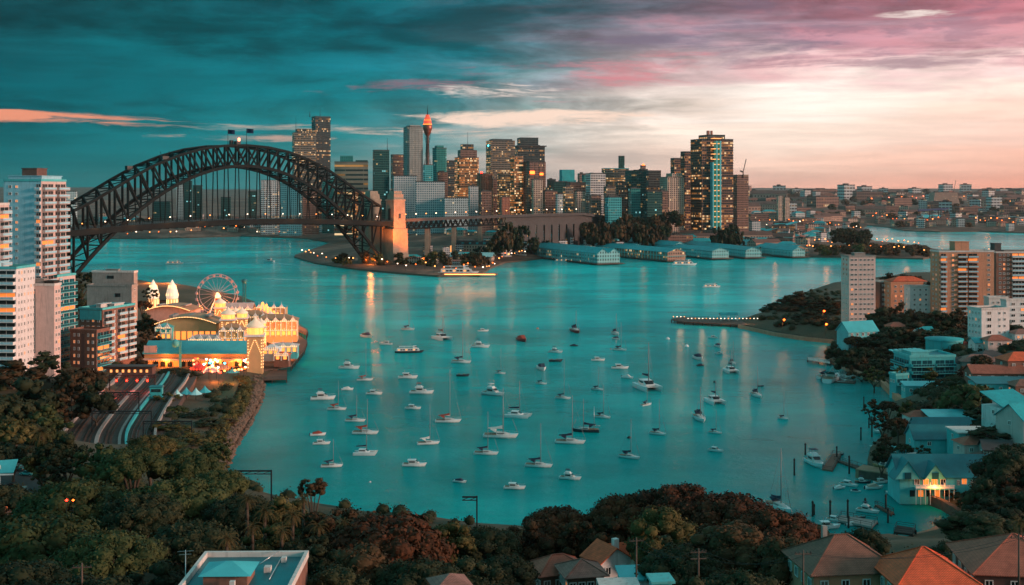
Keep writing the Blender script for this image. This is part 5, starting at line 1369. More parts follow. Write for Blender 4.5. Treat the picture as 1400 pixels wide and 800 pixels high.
deckp('coaster_pier','narrow dark pier with a row of tiny lights beyond the coaster','pier',[(395,436),(421,452),(419,458),(393,444)],3.0)
for px, py, w_ in ((209,398,9000),(235,398,9000),(262,470,16000),(232,500,9000),(300,500,12000),(330,500,9000),(345,470,16000),(365,450,16000),(385,445,14000),(310,440,16000),(280,440,12000),(300,522,5000),(320,524,4000),(250,505,6000),(385,485,5000)):
    z_ = 10 if py < 495 else 7; v = at(px, py, 4); v.z = z_+(4 if py < 460 else 0); v.y -= 7; plight(v, (1,.23,.04), w_*(2.6 if px > 345 else 1.5 if py < 495 else .45), 1.5)
rr = random.Random(15)
for i in range(44):
    px = rr.uniform(262,338); py = rr.uniform(508,530)
    if px < 280 and py > 520: continue
    D = (CAMH-3.5)*FP/(py-HZ); col_ = rr.choice(['red','pink','orange','warm','cyan','white'])
    street_lamp(atD(px, D, hA(atD(px,D).x, D)), 'coloured lamp on a thin post among the small fair rides', 'lamps among the fair rides', G[col_], .55)
minaret(322,452,640,4.5,13,'small golden turret right of the red cone, behind the golden hall',LDM)
minaret(370,455,640,4.5,12,'small golden turret under the jagged coaster',LDM)
minaret(357,470,590,4.5,13,'small golden turret just right of the big domed tower',LDM)
minaret(394,462,620,3.5,9,'tiny golden turret at the right end of the fair',LDM)
booth(318,470,575,12,8,7,3,.1,'glowing golden booth between the ornate lit towers',LW,TAN)
booth(282,474,572,16,6,4,2,.0,'long orange lit booth in front of the large vaulted hall',LW,M['pink_wall'])
e = empty('marquee', at(262,548,4.5), .3, 'bright cyan ragged marquee canopies beside the dark trees below the rides', 'marquee')
for i in range(4):
    m = MB(); cx, cy = -5.5+i*3.6, (i%2)*3.2+i*1.0; m.lathe([(2.6,2.2),(1.4,3.0),(.5,4.0),(.05,4.8)],8,cx,cy,False); m.build('canopy', M['roof_cyan'] if i%2 else pmat('pale_canvas',(.35,.7,.72,1),.7), e)
    m = MB(); m.tube((cx,cy,0),(cx,cy,3.5),.1); m.build('pole', M['steel_dark'], e)
# lawn
lp_ = [at(x_,y_,0) for x_,y_ in ((284,548),(318,528),(332,530),(318,560),(300,572))]
m = MB(); m.f = []; c = [(p.x,p.y) for p in lp_]
m.poly([(x_,y_,hA(x_,y_)+.25) for x_,y_ in reversed(c)])
o = m.build('lawn', pmat('lawn_grass',(.03,.055,.018,1),.9,.3,.5)); tag(o, kind='structure')

# ================================================================== railway
def path_pts(pts, z, off=0, n_=40):
    P_ = [at(px,py,z) for px,py in pts]; out = []
    for i in range(n_+1):
        f = i/n_*(len(P_)-1); j = min(int(f), len(P_)-2); t = f-j
        p0, p1, p2, p3 = P_[max(j-1,0)], P_[j], P_[j+1], P_[min(j+2,len(P_)-1)]
        out.append(.5*((2*p1)+(-p0+p2)*t+(2*p0-5*p1+4*p2-p3)*t*t+(-p0+3*p1-3*p2+p3)*t**3))
    res = []
    for i, p_ in enumerate(out):
        d = out[min(i+1,n_)]-out[max(i-1,0)]; d.z = 0; d.normalize(); res.append(p_+Vector((-d.y,d.x,0))*off)
    return res
def ribbon(m_, P_, w, z0, z1):
    L_ = []
    for i, p_ in enumerate(P_):
        d = P_[min(i+1,len(P_)-1)]-P_[max(i-1,0)]; d.z = 0; d.normalize(); n_ = Vector((-d.y,d.x,0))*w/2; L_.append((p_+n_, p_-n_))
    secs = [[a+Vector((0,0,z1)), b_+Vector((0,0,z1)), b_+Vector((0,0,z0)), a+Vector((0,0,z0))] for a, b_ in L_]
    m_.loft(secs)
ZR = 6.9
T0 = [(92,640),(96,600),(122,572),(155,545),(185,522),(197,512)]
CL = [(170,700),(156,645),(152,600),(168,570),(188,545),(206,526),(216,512)]
m = MB(); ribbon(m, path_pts(CL,ZR), 34, -6, 0); tag(m.build('ballast', pmat('ballast',(.075,.05,.042,1),.95,.35,1.5,bump=.4,bscale=6)), kind='structure')
tr_names = ['rusty railway track nearest the left wall','second railway track from the left wall','third railway track, beside the pale platform edge','railway track on the dark blue side','rightmost railway track beside the bushes']
for i, off in enumerate((12,7.5,1,-7,-11.5)):
    P_ = path_pts(CL,ZR+.05,off); e = empty('railway_track', P_[0], 0, tr_names[i], 'railway track', 'railway tracks of the yard'); o_ = P_[0]
    for s_ in (-.72,.72):
        m = MB(); ribbon(m, [p_-o_ for p_ in path_pts(CL,ZR+.05,off+s_)], .16, .12, .3); m.build('rail', M['steel_dark'], e)
    m = MB()
    for a, b_ in zip(P_, P_[1:]):
        d = (b_-a); d.z = 0; L = d.length; d.normalize(); n_ = Vector((-d.y,d.x,0)); k_ = int(L/.9)
        for j in range(k_): c = a+d*(j*.9)-o_; m.bar(c-n_*1.25+Vector((0,0,.06)), c+n_*1.25+Vector((0,0,.06)), .3, .12)
    m.build('sleepers', M['timber'], e)
for off, w_, z_, mt, l in ((15.8,1.2,1.4,'concrete','pale wall along the left side of the railway'),(4.4,1.2,.5,'concrete','long pale walkway between the left railway tracks'),(-2.6,.9,.5,'concrete','long pale walkway right of the middle railway track'),(-4.6,.7,1.2,'teal_wall','pale teal kerb wall left of the dark blue tracks'),(-13.6,.8,1.2,'concrete','low wall at the right edge of the railway')):
    P_ = path_pts(CL,ZR,off); o_ = P_[0]; m = MB(); ribbon(m, [p_-o_ for p_ in P_], w_, -.4, z_); o = m.build('railway_wall', M[mt]); o.location = o_; tag(o, l, 'wall')
def gantry(pl, pr, py, z, hgt, label, col_='steel_dark', lights=0, arm=False):
    a, b_ = at(pl,py,z), at(pr,py,z); c = (a+b_)/2; w = (b_-a).length; e = empty('railway_gantry', c, 0, label, 'gantry')
    for s_ in (-1,1) if not arm else (1,): m = MB(); m.bar((s_*w/2,0,-3),(s_*w/2,0,hgt),.35); m.build('post', M[col_], e)
    m = MB(); m.bar((-w/2,0,hgt-.3),(w/2,0,hgt-.3),.25,.4); m.bar((-w/2,0,hgt-1.1),(w/2,0,hgt-1.1),.2)
    n_ = max(2,int(w/2))
    for i in range(n_): m.bar((-w/2+i*w/n_,0,hgt-1.1),(-w/2+(i+1)*w/n_,0,hgt-.3),.14)
    m.build('crossbeam', M[col_], e)
    for i in range(lights):
        x_ = -w/2+(i+.7)*w/(lights+.4); m = MB(); m.cbox(x_,-.4,hgt-3.1,.9,.4,2.0); h_ = m.build('signal', M['steel_dark'], e); m = MB(); m.lathe([(0,hgt-2.75),(.42,hgt-2.3),(0,hgt-1.85)],8,x_,-.65); m.build('signal_light', G['red'], h_)
        v = Vector((c.x+x_, c.y-1.5, c.z+hgt-2.4)); plight(v, (1,.06,.03), 500, .4)
    return e
gantry(150,212,536,6.9,7,'signal gantry with four red lights across the end of the railway tracks',lights=4)
gantry(126,207,592,6.9,7.5,'dark overhead gantry across the railway tracks in front of the bushes')
gantry(98,190,566,6.9,8,'dark overhead gantry spanning the curve of the railway tracks')
gantry(196,262,600,6.5,6,'dark overhead gantry over the rightmost tracks, half hidden by bushes')
e = gantry(322,371,700,3.5,11,'black railway gantry standing out against the water, lower left','steel_dark')
e = gantry(632,652,725,3.5,8.5,'small black gantry arm against the water above the central trees','steel_dark',arm=True)
e = empty('signal_cabin', at(214,545,6.5), .15, 'small teal signal cabin right of the red railway signals', 'cabin'); m = MB(); m.box(-2.3,2.3,-1.8,1.8,0,4.6); m.build('wall', M['teal_wall'], e); m = MB(); m.box(-2.6,2.6,-2.1,2.1,4.6,4.9); m.build('roof', M['roof_teal_dark'], e); m = MB(); m.box(-1.8,1.8,-1.9,-1.81,2.8,4.0); m.build('window', M['glass'], e)
# station strip behind the signals
e = empty('station_building', at(185,512,7), .0, 'low dark station building with a lit roof edge left of the arcade hall', 'station'); m = MB(); m.box(-14,8,-2,3,0,3.6); m.build('wall', M['brick_dark'], e); m = MB(); m.box(-15,9,-3.4,3.4,3.6,4); m.build('roof', M['roof_dark'], e)
for i in range(8): m = MB(); m.box(-13+i*2.6,-12+i*2.6,-2.1,-2.02,1.2,2.4); m.build('lit_window', G['soft'], e)
# rocks of the revetment
rk = random.Random(4); m = MB(); rc = [(362,524),(360,545),(350,566),(336,590),(322,612),(312,636)]
for i in range(700):
    f = rk.random()*(len(rc)-1); j = int(f); t = f-j; px = rc[j][0]+(rc[j+1][0]-rc[j][0])*t-rk.random()**1.3*14; py = rc[j][1]+(rc[j+1][1]-rc[j][1])*t+rk.uniform(-3,3)
    v = at(px,py,0); r_ = rk.uniform(.4,1.2); z = hA(v.x,v.y) if in_poly(v.x,v.y,shoreA) else -.2
    n_ = 6; base_a = rk.random()*6
    rings = []
    for (rr_, zz_) in ((.7,-.6),(1.0,0),(.75,.5),(.25,.75)): rings.append([(v.x+r_*rr_*cos(base_a+2*pi*q_/n_)*rk.uniform(.8,1.2), v.y+r_*rr_*sin(base_a+2*pi*q_/n_)*rk.uniform(.8,1.2), z+r_*zz_*rk.uniform(.8,1.2)) for q_ in range(n_)])
    m.loft(rings)
tag(m.build('shore_rocks', M['rock']), 'brown boulders heaped along the left shore below the fair', kind='stuff')
# ================================================================== boats
def hull_mesh(L, B, fb, draft=.5, fine=1.0, transom=.75, sheer=.35):
    """closed hull with a raked bow; x forward"""
    secs = []
    for i in range(11):
        f = i/10; x_ = -L/2+L*f
        wd = B/2*(transom+(1-transom)*min(1,f*2.2)) if f < .45 else B/2*max(.02, (1-((f-.45)/.55)**(2.0*fine)))
        zt = fb+sheer*max(0,(f-.3))**2*1.6; wb = wd*(.72 if f < .8 else .45)
        xs = x_-(0 if f < .7 else (f-.7)/.3*.10*L)   # rake
        secs.append([(x_,-wd,zt),(x_,wd,zt),((x_+xs)/2,wd*.94,zt*.35),(xs,wb*.7,-draft*.5),(xs,-wb*.7,-draft*.5),((x_+xs)/2,-wd*.94,zt*.35)])
    return secs
BT = {}
HW = pmat('boat_gelcoat', (.62,.66,.66,1), .3, .05, .6); HD = pmat('dark_hull', (.03,.035,.045,1), .3); HR = pmat('maroon_hull', (.14,.03,.03,1), .35); HB = pmat('navy_hull', (.02,.05,.12,1), .3)
DK = pmat('boat_deck', (.50,.52,.50,1), .6, .1, 1.0); TK = pmat('teak_deck', (.22,.14,.08,1), .7, .15, 2.0)
CV = pmat('navy_canvas', (.015,.03,.06,1), .9); CVW = pmat('white_canvas', (.6,.62,.6,1), .9); CVR = pmat('red_canvas', (.30,.05,.03,1), .9); CVT = pmat('teal_canvas', (.02,.22,.24,1), .9); TI = pmat('tinted_screen', (.01,.015,.02,1), .15)
def sloop():
    e = empty('sailing_boat', (0,0,0)); L, B = 10, 3.2
    m = MB(); m.loft(hull_mesh(L,B,1.0)); m.build('hull', HW, e)
    m = MB(); m.loft([[(-4.7,-1.2,1.05),(-4.7,1.2,1.05),(-4.7,1.2,1.12),(-4.7,-1.2,1.12)],[(-1.2,-1.45,1.05),(-1.2,1.45,1.05),(-1.2,1.4,1.15),(-1.2,-1.4,1.15)]]); m.build('cockpit', TK, e)
    m = MB(); m.loft([[(-1.3,-1.05,1.05),(-1.3,1.05,1.05),(-1.3,.9,1.65),(-1.3,-.9,1.65)],[(1.2,-.95,1.05),(1.2,.95,1.05),(1.2,.75,1.55),(1.2,-.75,1.55)],[(2.6,-.45,1.1),(2.6,.45,1.1),(2.4,.3,1.25),(2.4,-.3,1.25)]]); cb = m.build('cabin', DK, e)
    for y_ in (-1,1): m = MB(); m.box(-1.0,.9,y_*1.02-.03,y_*1.02+.03,1.28,1.45); m.build('window', TI, cb)
    m = MB(); m.tube((.6,0,1.5),(.6,0,13.8),.14,.10,6); m.bar((.6,-.9,7.5),(.6,.9,7.5),.06); mo = m.build('mast', M['mast'], e)
    m = MB(); m.tube((.5,0,2.6),(-3.9,0,2.5),.09,None,6); m.build('boom', M['chrome'], mo)
    m = MB(); m.loft([[(.4,-.12,2.65),(.4,.12,2.65),(.4,.10,3.5),(.4,-.10,3.5)],[(-1.5,-.26,2.6),(-1.5,.26,2.6),(-1.5,.16,3.05),(-1.5,-.16,3.05)],[(-3.8,-.14,2.55),(-3.8,.14,2.55),(-3.8,.08,2.8),(-3.8,-.08,2.8)]]); m.build('sail_cover', CV, e)
    m = MB(); m.tube((.6,0,13.6),(4.9,0,1.2),.02,None,4); m.tube((.6,0,13.6),(-4.9,0,1.1),.012,None,4); m.tube((.6,.9,7.5),(.5,1.5,1.1),.015,None,4); m.tube((.6,-.9,7.5),(.5,-1.5,1.1),.015,None,4); m.tube((3.2,0,5.2),(4.7,0,1.5),.07,.05,5); m.build('rigging', M['mast'], e)
    m = MB(); m.loft([[(-1.5,-1.1,1.7),(-1.5,1.1,1.7),(-1.4,.9,2.5),(-1.4,-.9,2.5)],[(-2.9,-1.1,2.45),(-2.9,1.1,2.45),(-2.9,.9,2.6),(-2.9,-.9,2.6)]]); m.build('spray_hood', CV, e)
    m = MB()
    for y_ in (-1,1):
        for x_ in (-4.6,-2.5,0,2.3,3.9): w_ = 1.45 if x_ < 2 else (1.0 if x_ < 3 else .5); m.bar((x_,y_*w_,1.0),(x_,y_*w_,1.75),.04)
        m.bar((-4.6,y_*1.4,1.72),(2.3,y_*1.25,1.75),.03); m.bar((2.3,y_*1.25,1.75),(4.9,0,1.9),.03)
    m.build('guard_rail', M['chrome'], e); return e
def ketch():
    e = sloop(); e.name = 'ketch'
    m = MB(); m.tube((-3.2,0,1.2),(-3.2,0,9.2),.11,.08,6); m.tube((-3.2,0,2.3),(-5.4,0,2.3),.07); m.build('mizzen_mast', M['chrome'], e); return e
def cruiser():
    e = empty('motor_cruiser', (0,0,0)); L, B = 10, 3.4
    m = MB(); m.loft(hull_mesh(L,B,1.15,.5,1.0,.9,.6)); m.build('hull', HW, e)
    m = MB(); m.loft([[(-2.4,-1.35,1.15),(-2.4,1.35,1.15),(-2.5,1.2,2.6),(-2.5,-1.2,2.6)],[(.6,-1.3,1.2),(.6,1.3,1.2),(.2,1.1,2.55),(.2,-1.1,2.55)],[(2.0,-1.1,1.3),(2.0,1.1,1.3),(1.2,.85,1.9),(1.2,-.85,1.9)]]); cb = m.build('cabin', DK, e)
    m = MB()
    for y_ in (-1,1): m = MB(); m.box(-2.1,.2,y_*1.30-.04,y_*1.30+.04,1.75,2.3); m.build('window', TI, cb)
    m = MB(); m.poly_thick([(1.35,-.85,1.95),(1.35,.85,1.95),(.35,1.0,2.5),(.35,-1.0,2.5)],.06); m.build('windscreen', TI, cb)
    m = MB(); m.loft([[(-2.9,-1.35,2.62),(.5,-1.2,2.62),(.5,1.2,2.62),(-2.9,1.35,2.62)],[(-2.9,-1.35,2.75),(.5,-1.2,2.75),(.5,1.2,2.75),(-2.9,1.35,2.75)]]); m.build('hardtop', HW, e)
    m = MB(); m.loft([[(-4.6,-1.25,1.18),(-4.6,1.25,1.18),(-4.6,1.2,1.25),(-4.6,-1.2,1.25)],[(-2.5,-1.35,1.18),(-2.5,1.35,1.18),(-2.5,1.3,1.25),(-2.5,-1.3,1.25)]]); m.build('cockpit', TK, e)
    m = MB(); m.bar((-1.6,0,2.7),(-1.9,0,4.2),.09); m.bar((-1.9,-.5,3.6),(-1.9,.5,3.6),.06); m.build('radar_arch', M['chrome'], e)
    m = MB()
    for y_ in (-1,1):
        m.bar((1.2,y_*1.35,2.1),(4.6,y_*.2,2.35),.05)
        for x_, w_ in ((1.2,1.35),(2.6,1.1),(3.8,.6)): m.bar((x_,y_*w_,1.4),(x_,y_*w_*1.0,2.2),.04)
    m.build('bow_rail', M['chrome'], e); return e
def flybridge():
    e = cruiser(); e.name = 'flybridge_cruiser'
    m = MB(); m.loft([[(-2.3,-1.15,2.76),(-2.3,1.15,2.76),(-2.3,1.1,3.3),(-2.3,-1.1,3.3)],[(.1,-1.0,2.76),(.1,1.0,2.76),(-.2,.9,3.3),(-.2,-.9,3.3)]]); m.build('flybridge', HW, e)
    m = MB(); m.box(-2.2,-.4,-1.0,1.0,4.3,4.4)
    for x_ in (-2.1,-.5):
        for y_ in (-.9,.9): m.bar((x_,y_,3.2),(x_,y_,4.3),.05)
    m.build('bimini_top', CV, e); return e
def catamaran():
    e = empty('catamaran', (0,0,0))
    for s_ in (-1,1):
        m = MB(); secs = hull_mesh(10,1.2,1.2,.5,1.0,.8,.3); m.loft([[(x_,y_+s_*2.1,z_) for x_,y_,z_ in sc_] for sc_ in secs]); m.build('hull', HW, e)
    m = MB(); m.box(-4.2,1.6,-1.7,1.7,.9,1.25); m.bar((3.8,-2.1,1.2),(3.8,2.1,1.2),.15); m.build('bridge_deck', DK, e)
    m = MB(); m.loft([[(-2.8,-1.6,1.25),(-2.8,1.6,1.25),(-2.8,1.4,2.4),(-2.8,-1.4,2.4)],[(.6,-1.5,1.25),(.6,1.5,1.25),(-.1,1.2,2.35),(-.1,-1.2,2.35)],[(1.7,-1.1,1.25),(1.7,1.1,1.25),(1.2,.8,1.5),(1.2,-.8,1.5)]]); cb = m.build('cabin', HW, e)
    m = MB(); m.poly_thick([(1.25,-1.1,1.5),(1.25,1.1,1.5),(.1,1.25,2.2),(.1,-1.25,2.2)],.1); m.build('windscreen', TI, cb)
    for y_ in (-1,1): m = MB(); m.box(-2.5,0,y_*1.52-.06,y_*1.52+.06,1.7,2.15); m.build('window', TI, cb)
    m = MB(); m.tube((.4,0,2.2),(.4,0,14.5),.15,.11,6); m.bar((.4,-.9,8),(.4,.9,8),.06); mo = m.build('mast', M['mast'], e)
    m = MB(); m.tube((.3,0,3.4),(-4.2,0,3.3),.1); m.build('boom', M['chrome'], mo)
    m = MB(); m.loft([[(.2,-.15,3.45),(.2,.15,3.45),(.2,.1,4.1),(.2,-.1,4.1)],[(-4.0,-.15,3.35),(-4.0,.15,3.35),(-4.0,.1,3.65),(-4.0,-.1,3.65)]]); m.build('sail_cover', CV, e)
    m = MB(); m.tube((.4,0,14.3),(3.8,0,1.3),.02,None,4); m.tube((.4,0,13),(-.2,2.1,1.3),.015,None,4); m.tube((.4,0,13),(-.2,-2.1,1.3),.015,None,4); m.build('rigging', M['mast'], e); return e
def launch():
    e = empty('small_launch', (0,0,0)); m = MB(); m.loft(hull_mesh(10,3.8,1.3,.5,.9,.85,.6)); m.build('hull', HW, e)
    m = MB(); m.loft([[(-3.5,-1.3,1.3),(-3.5,1.3,1.3),(-3.5,1.1,2.0),(-3.5,-1.1,2.0)],[(1.2,-1.4,1.35),(1.2,1.4,1.35),(.4,1.0,2.9),(.4,-1.0,2.9)],[(2.6,-1.0,1.5),(2.6,1.0,1.5),(2.3,.7,1.8),(2.3,-.7,1.8)]]); m.build('canopy', CV, e)
    m = MB(); m.box(-5.4,-4.9,-.35,.35,.2,1.9); m.build('outboard', HD, e); return e
def dinghy():
    e = empty('dinghy', (0,0,0)); m = MB(); m.loft(hull_mesh(10,4.2,1.5,.4,.9,.85,.5)); m.build('hull', HD, e); m = MB(); m.box(-3.5,-2.5,-1.7,1.7,1.55,1.8); m.box(.3,1.2,-1.7,1.7,1.55,1.8); m.build('seats', TK, e); return e
def ferry():
    e = empty('ferry', (0,0,0)); m = MB(); m.loft(hull_mesh(10,2.6,.7,.3,1.0,.8,.3)); m.build('hull', HD, e)
    m = MB(); m.loft([[(-4.4,-1.05,.72),(3.4,-.95,.72),(3.4,.95,.72),(-4.4,1.05,.72)],[(-4.3,-1.0,1.5),(3.1,-.9,1.5),(3.1,.9,1.5),(-4.3,1.0,1.5)]]); cb = m.build('saloon', HW, e)
    for y_ in (-1,1):
        for i in range(8): m = MB(); m.box(-3.9+i*.85,-3.3+i*.85,y_*1.03-.03,y_*1.03+.03,.95,1.3); m.build('window', TI if i % 3 else G['soft'], cb)
    m = MB(); m.box(-3.9,2.2,-.95,.95,1.51,1.58); m.box(-3.6,1.2,-.8,.8,2.15,2.22)
    for x_ in (-3.5,-1.8,-.2,1.1):
        for y_ in (-.75,.75): m.bar((x_,y_,1.58),(x_,y_,2.15),.06)
    m.build('upper_deck', HW, e)
    m = MB(); m.loft([[(1.2,-.6,1.58),(2.6,-.5,1.58),(2.6,.5,1.58),(1.2,.6,1.58)],[(1.2,-.55,2.4),(2.3,-.45,2.4),(2.3,.45,2.4),(1.2,.55,2.4)]]); wb = m.build('wheelhouse', HW, e); m = MB(); m.box(1.7,2.56,-.58,.58,1.95,2.2); m.build('window', TI, wb)
    m = MB(); m.bar((0.4,0,2.2),(.3,0,3.2),.07); m.build('mast', M['chrome'], e); return e
BP = {'s':sloop,'k':ketch,'m':cruiser,'f':flybridge,'c':catamaran,'l':launch,'d':dinghy,'t':ferry}
BC = {'s':('sailing boat','yachts moored in the bay'),'k':('sailing boat','yachts moored in the bay'),'m':('motor boat','motor boats moored in the bay'),'f':('motor boat','motor boats moored in the bay'),'c':('catamaran','yachts moored in the bay'),'l':('small boat','small boats in the bay'),'d':('dinghy','small boats in the bay'),'t':('ferry','ferries')}
NATL = {'s':10,'k':10,'m':10,'f':10,'c':10,'l':10,'d':10,'t':10}
def boat(kind, px, py, lpx, hd, label, hull=None, cover=None, mast=None, grp=True, z=0.0):
    """lpx: seen length in photo pixels; hd: heading in degrees, 0 = bow to the right, 90 = bow away"""
    v = at(px, py, .1+z); v.z = z; kx = v.y/FP; a = radians(hd)
    va_ = atan2(v.x, v.y); seen = max(abs(cos(a+va_)), .30 if kind != 'c' else .5)
    L = max(3.0, lpx*kx/seen); L = min(L, 24 if kind != 't' else 60); sc = L/10
    mats = {}
    if hull: mats['hull'] = hull
    if cover: mats['sail_cover'] = cover; mats['spray_hood'] = cover; mats['bimini_top'] = cover; mats['canopy'] = cover
    if kind not in BT:
        o = BP[kind](); BT[kind] = o; o.location = v; o.rotation_euler = (0,0,a); o.scale = (sc,)*3; tag(o, label, BC[kind][0], BC[kind][1] if grp else None)
    else: o = copy_tree(BT[kind], v, a, sc, label, BC[kind][0], BC[kind][1] if grp else None, mats)
    if not grp and 'group' in o: del o['group']
    if mast:
        for ch in o.children:
            if ch.name.split('.')[0] in ('mast','rigging'): 
                tz = 13.8 if kind != 'c' else 14.5; want = (py-mast)*kx/sc; ch.scale = (1,1,want/tz)
                for g_ in ch.children: g_.scale = (1,1,tz/want)
    return o
B = boat
B('s',558,451,18,-18,'white sloop alone in the far row, above the dark moored ferry',cover=CVR,mast=423)
B('t',560,482,40,4,'dark hulled ferry moored in the upper left of the bay',grp=False)
B('l',502,461,13,-50,'small white boat with a dark canopy, leftmost of the far row')
B('m',527,471,18,178,'small low white motor boat just left of the dark moored ferry')
B('c',605,464,17,-60,'small white catamaran right of the dark moored ferry',mast=430)
B('m',661,453,15,10,'small motor boat alone in the far row above a white cruiser')
B('f',657,475,26,-8,'white cruiser with a raised bridge below the lone far motor boat')
B('l',714,466,10,-70,'small boat with a reddish canopy in the far middle of the bay',HR,CVR)
B('s',787,454,10,-75,'small sloop with a red hull and tall mast, farthest out on the right of centre',HR,mast=424)
B('l',785,473,11,0,'small dark boat just below the red hulled sloop',HD)
B('f',760,482,19,-20,'white cruiser with rails, directly above a long dark boat')
B('d',760,494,19,2,'long low dark boat directly below a white cruiser')
B('l',741,505,9,-80,'tiny boat end on, just above a sloop in the middle of the bay')
B('s',740,525,16,-14,'small sloop with a dark sail cover below the tiny end on boat',mast=498)
B('s',770,545,22,-14,'sloop with a very tall mast right of the biggest white cruiser',mast=490)
B('s',842,457,8,-75,'smallest sloop, farthest of the cluster of three on the right',mast=428)
B('l',843,464,9,-60,'small white boat in the middle of the cluster of three')
B('k',848,479,18,-30,'dark hulled ketch, nearest of the cluster of three on the right',HD,CV,mast=440)
B('m',818,493,19,2,'low white motor boat with a dark cabin, behind the big catamaran')
B('m',848,504,24,0,'sleek all white motor boat left of the tall masted catamaran',cover=CVW)
B('l',858,517,16,-30,'white runabout just below the sleek white motor boat',None,CVW)
B('s',817,533,16,-30,'sloop with a dark canopy below left of the white runabout',mast=500)
B('c',886,532,26,-75,'large catamaran with the tallest mast, right of centre',mast=468)
B('s',884,554,14,40,'small sloop just below the large tall masted catamaran',mast=528)
B('s',824,571,22,-24,'sloop with a dark cover and raked forestay, left of the small sloop under the catamaran',mast=526)
B('s',900,594,22,-40,'sloop seen three quarter with a tall mast below the large catamaran',mast=545)
B('s',861,626,28,-34,'large near sloop with two stays in front, lowest on the right of centre',mast=572)
B('s',957,574,13,-84,'sloop seen bow on with a tall straight mast, left of the white catamaran',mast=528)
B('c',978,551,20,-80,'white broad catamaran with a dark windscreen, right of the bow on sloop',mast=520)
B('s',978,592,18,-30,'small sloop with a dark sail cover directly below the broad catamaran',mast=560)
B('m',979,617,20,-35,'white cabin cruiser lowest in the right hand column of boats')
B('m',974,462,13,170,'small cruiser nearest the lit pier head',cover=CVT)
B('l',955,491,9,-80,'small white boat, upper one of a close pair below the buoys')
B('l',958,500,10,20,'dark small boat, lower one of a close pair below the buoys',HD)
B('l',982,474,6,-80,'tiny boat just above the low launch, right of the close pair')
B('m',982,484,12,170,'low white launch right of the close pair of small boats')
B('s',1002,498,8,-80,'sloop with a tall mast right behind the small end on catamaran',mast=465)
B('c',1000,509,16,-85,'small catamaran seen end on with dark hulls below a tall mast',HW,mast=478)
B('s',1035,542,12,-80,'lone white sloop end on in the pink glare on the right',mast=500)
B('d',1040,528,7,0,'tiny dark dinghy behind the lone sloop in the pink glare')
B('s',1071,573,14,-50,'small white sloop farthest right in the open bay',mast=535)
B('s',631,496,27,-10,'long sloop with a dark canopy and tall mast, left centre of the bay',mast=440)
B('d',633,514,18,0,'dark low boat with a small cabin directly below the long canopied sloop')
B('s',684,511,15,-12,'small sloop above the big white tour cruiser',mast=476)
B('f',675,540,29,-35,'biggest white cruiser of the bay with two open decks',None,CVW)
B('c',709,570,34,-16,'catamaran with a long dark cabin below right of the biggest cruiser',mast=520)
B('s',685,598,48,-6,'longest white racing yacht with a low cabin, centre of the near row',cover=CVW,mast=530)
B('s',665,621,34,-6,'sloop with a blue cover below the longest racing yacht',mast=562)
B('s',737,638,38,-12,'big sloop with a dark boom cover in the lower centre',mast=578)
B('f',780,655,30,-18,'white motor yacht at the lower right of the near row')
B('s',780,606,42,-8,'large sloop with a dark cockpit cover in front of the black one',mast=540)
B('k',800,590,38,172,'black hulled ketch behind the large sloop',HD,CV,mast=545)
B('m',704,668,30,-6,'low dark topped cruiser nearest the central trees',cover=CV)
B('l',629,659,18,-20,'small white day boat alone above the central trees')
B('s',613,577,36,2,'long white sloop with a cream sail cover, left of the catamaran',cover=CVR,mast=505)
B('s',586,607,31,12,'sloop with a white boom cover, left of the sloop with the blue cover',cover=CVW,mast=552)
B('m',567,637,33,-2,'grey white motor boat low on the left of the near rows')
B('f',577,538,33,-4,'white cruiser with a reddish bimini in the left group',None,CVR)
B('m',565,559,22,-8,'small cruiser with a dark canopy below the cruiser with the reddish bimini')
B('m',558,517,27,0,'low cruiser with a dark screen, upper left group')
B('m',512,539,22,-4,'slender flat white boat in the left group, right of a smaller one')
B('s',486,576,28,-2,'sloop in the left group above the sloops moored nose to tail',mast=540)
B('s',500,593,36,-2,'sloop with a dark hood, upper of two nearly touching in the left group',cover=CVR,mast=545)
B('c',500,621,32,-2,'dark decked catamaran with a short mast, lower of the two nearly touching',None,mast=585)
B('s',454,638,30,6,'sloop with a blue sail cover, lowest in the left group',mast=600)
B('m',440,607,24,6,'long low white boat with dark fittings, lower of the leftmost pair')
B('l',435,595,22,12,'reddish decked small boat, upper of the leftmost pair',None,CVR)
B('f',442,546,34,8,'white cruiser with a rounded cabin, leftmost of the bay')
B('s',461,560,26,-2,'pinkish decked sloop right below the leftmost cruiser',cover=CVR,mast=520)
B('l',475,533,17,6,'small low boat above the leftmost cruiser',None,CVW)
B('f',478,504,28,-6,'white cruiser with a dark canopy below the leftmost small boat',None,CV)
B('s',499,520,22,4,'sloop with a pinkish deck in the upper left group',cover=CVR,mast=468)
# moving ferries and launches
B('t',239,361,24,10,'small white ferry on the water inside the arch, left',HW,grp=False)
B('t',627,376,56,2,'pinkish white ferry passing in front of the headland',HW,grp=False)
B('t',973,393,24,8,'white ferry crossing right of the wharves',HW,grp=False)
B('t',936,363,34,3,'low ferry beside the crowded wharf',HW,grp=False)
B('m',367,358,15,160,'small fast launch on the water left of the headland',grp=False)
B('t',770,358,24,3,'small white ferry berthed beside the nearest wharf',HW,grp=False)
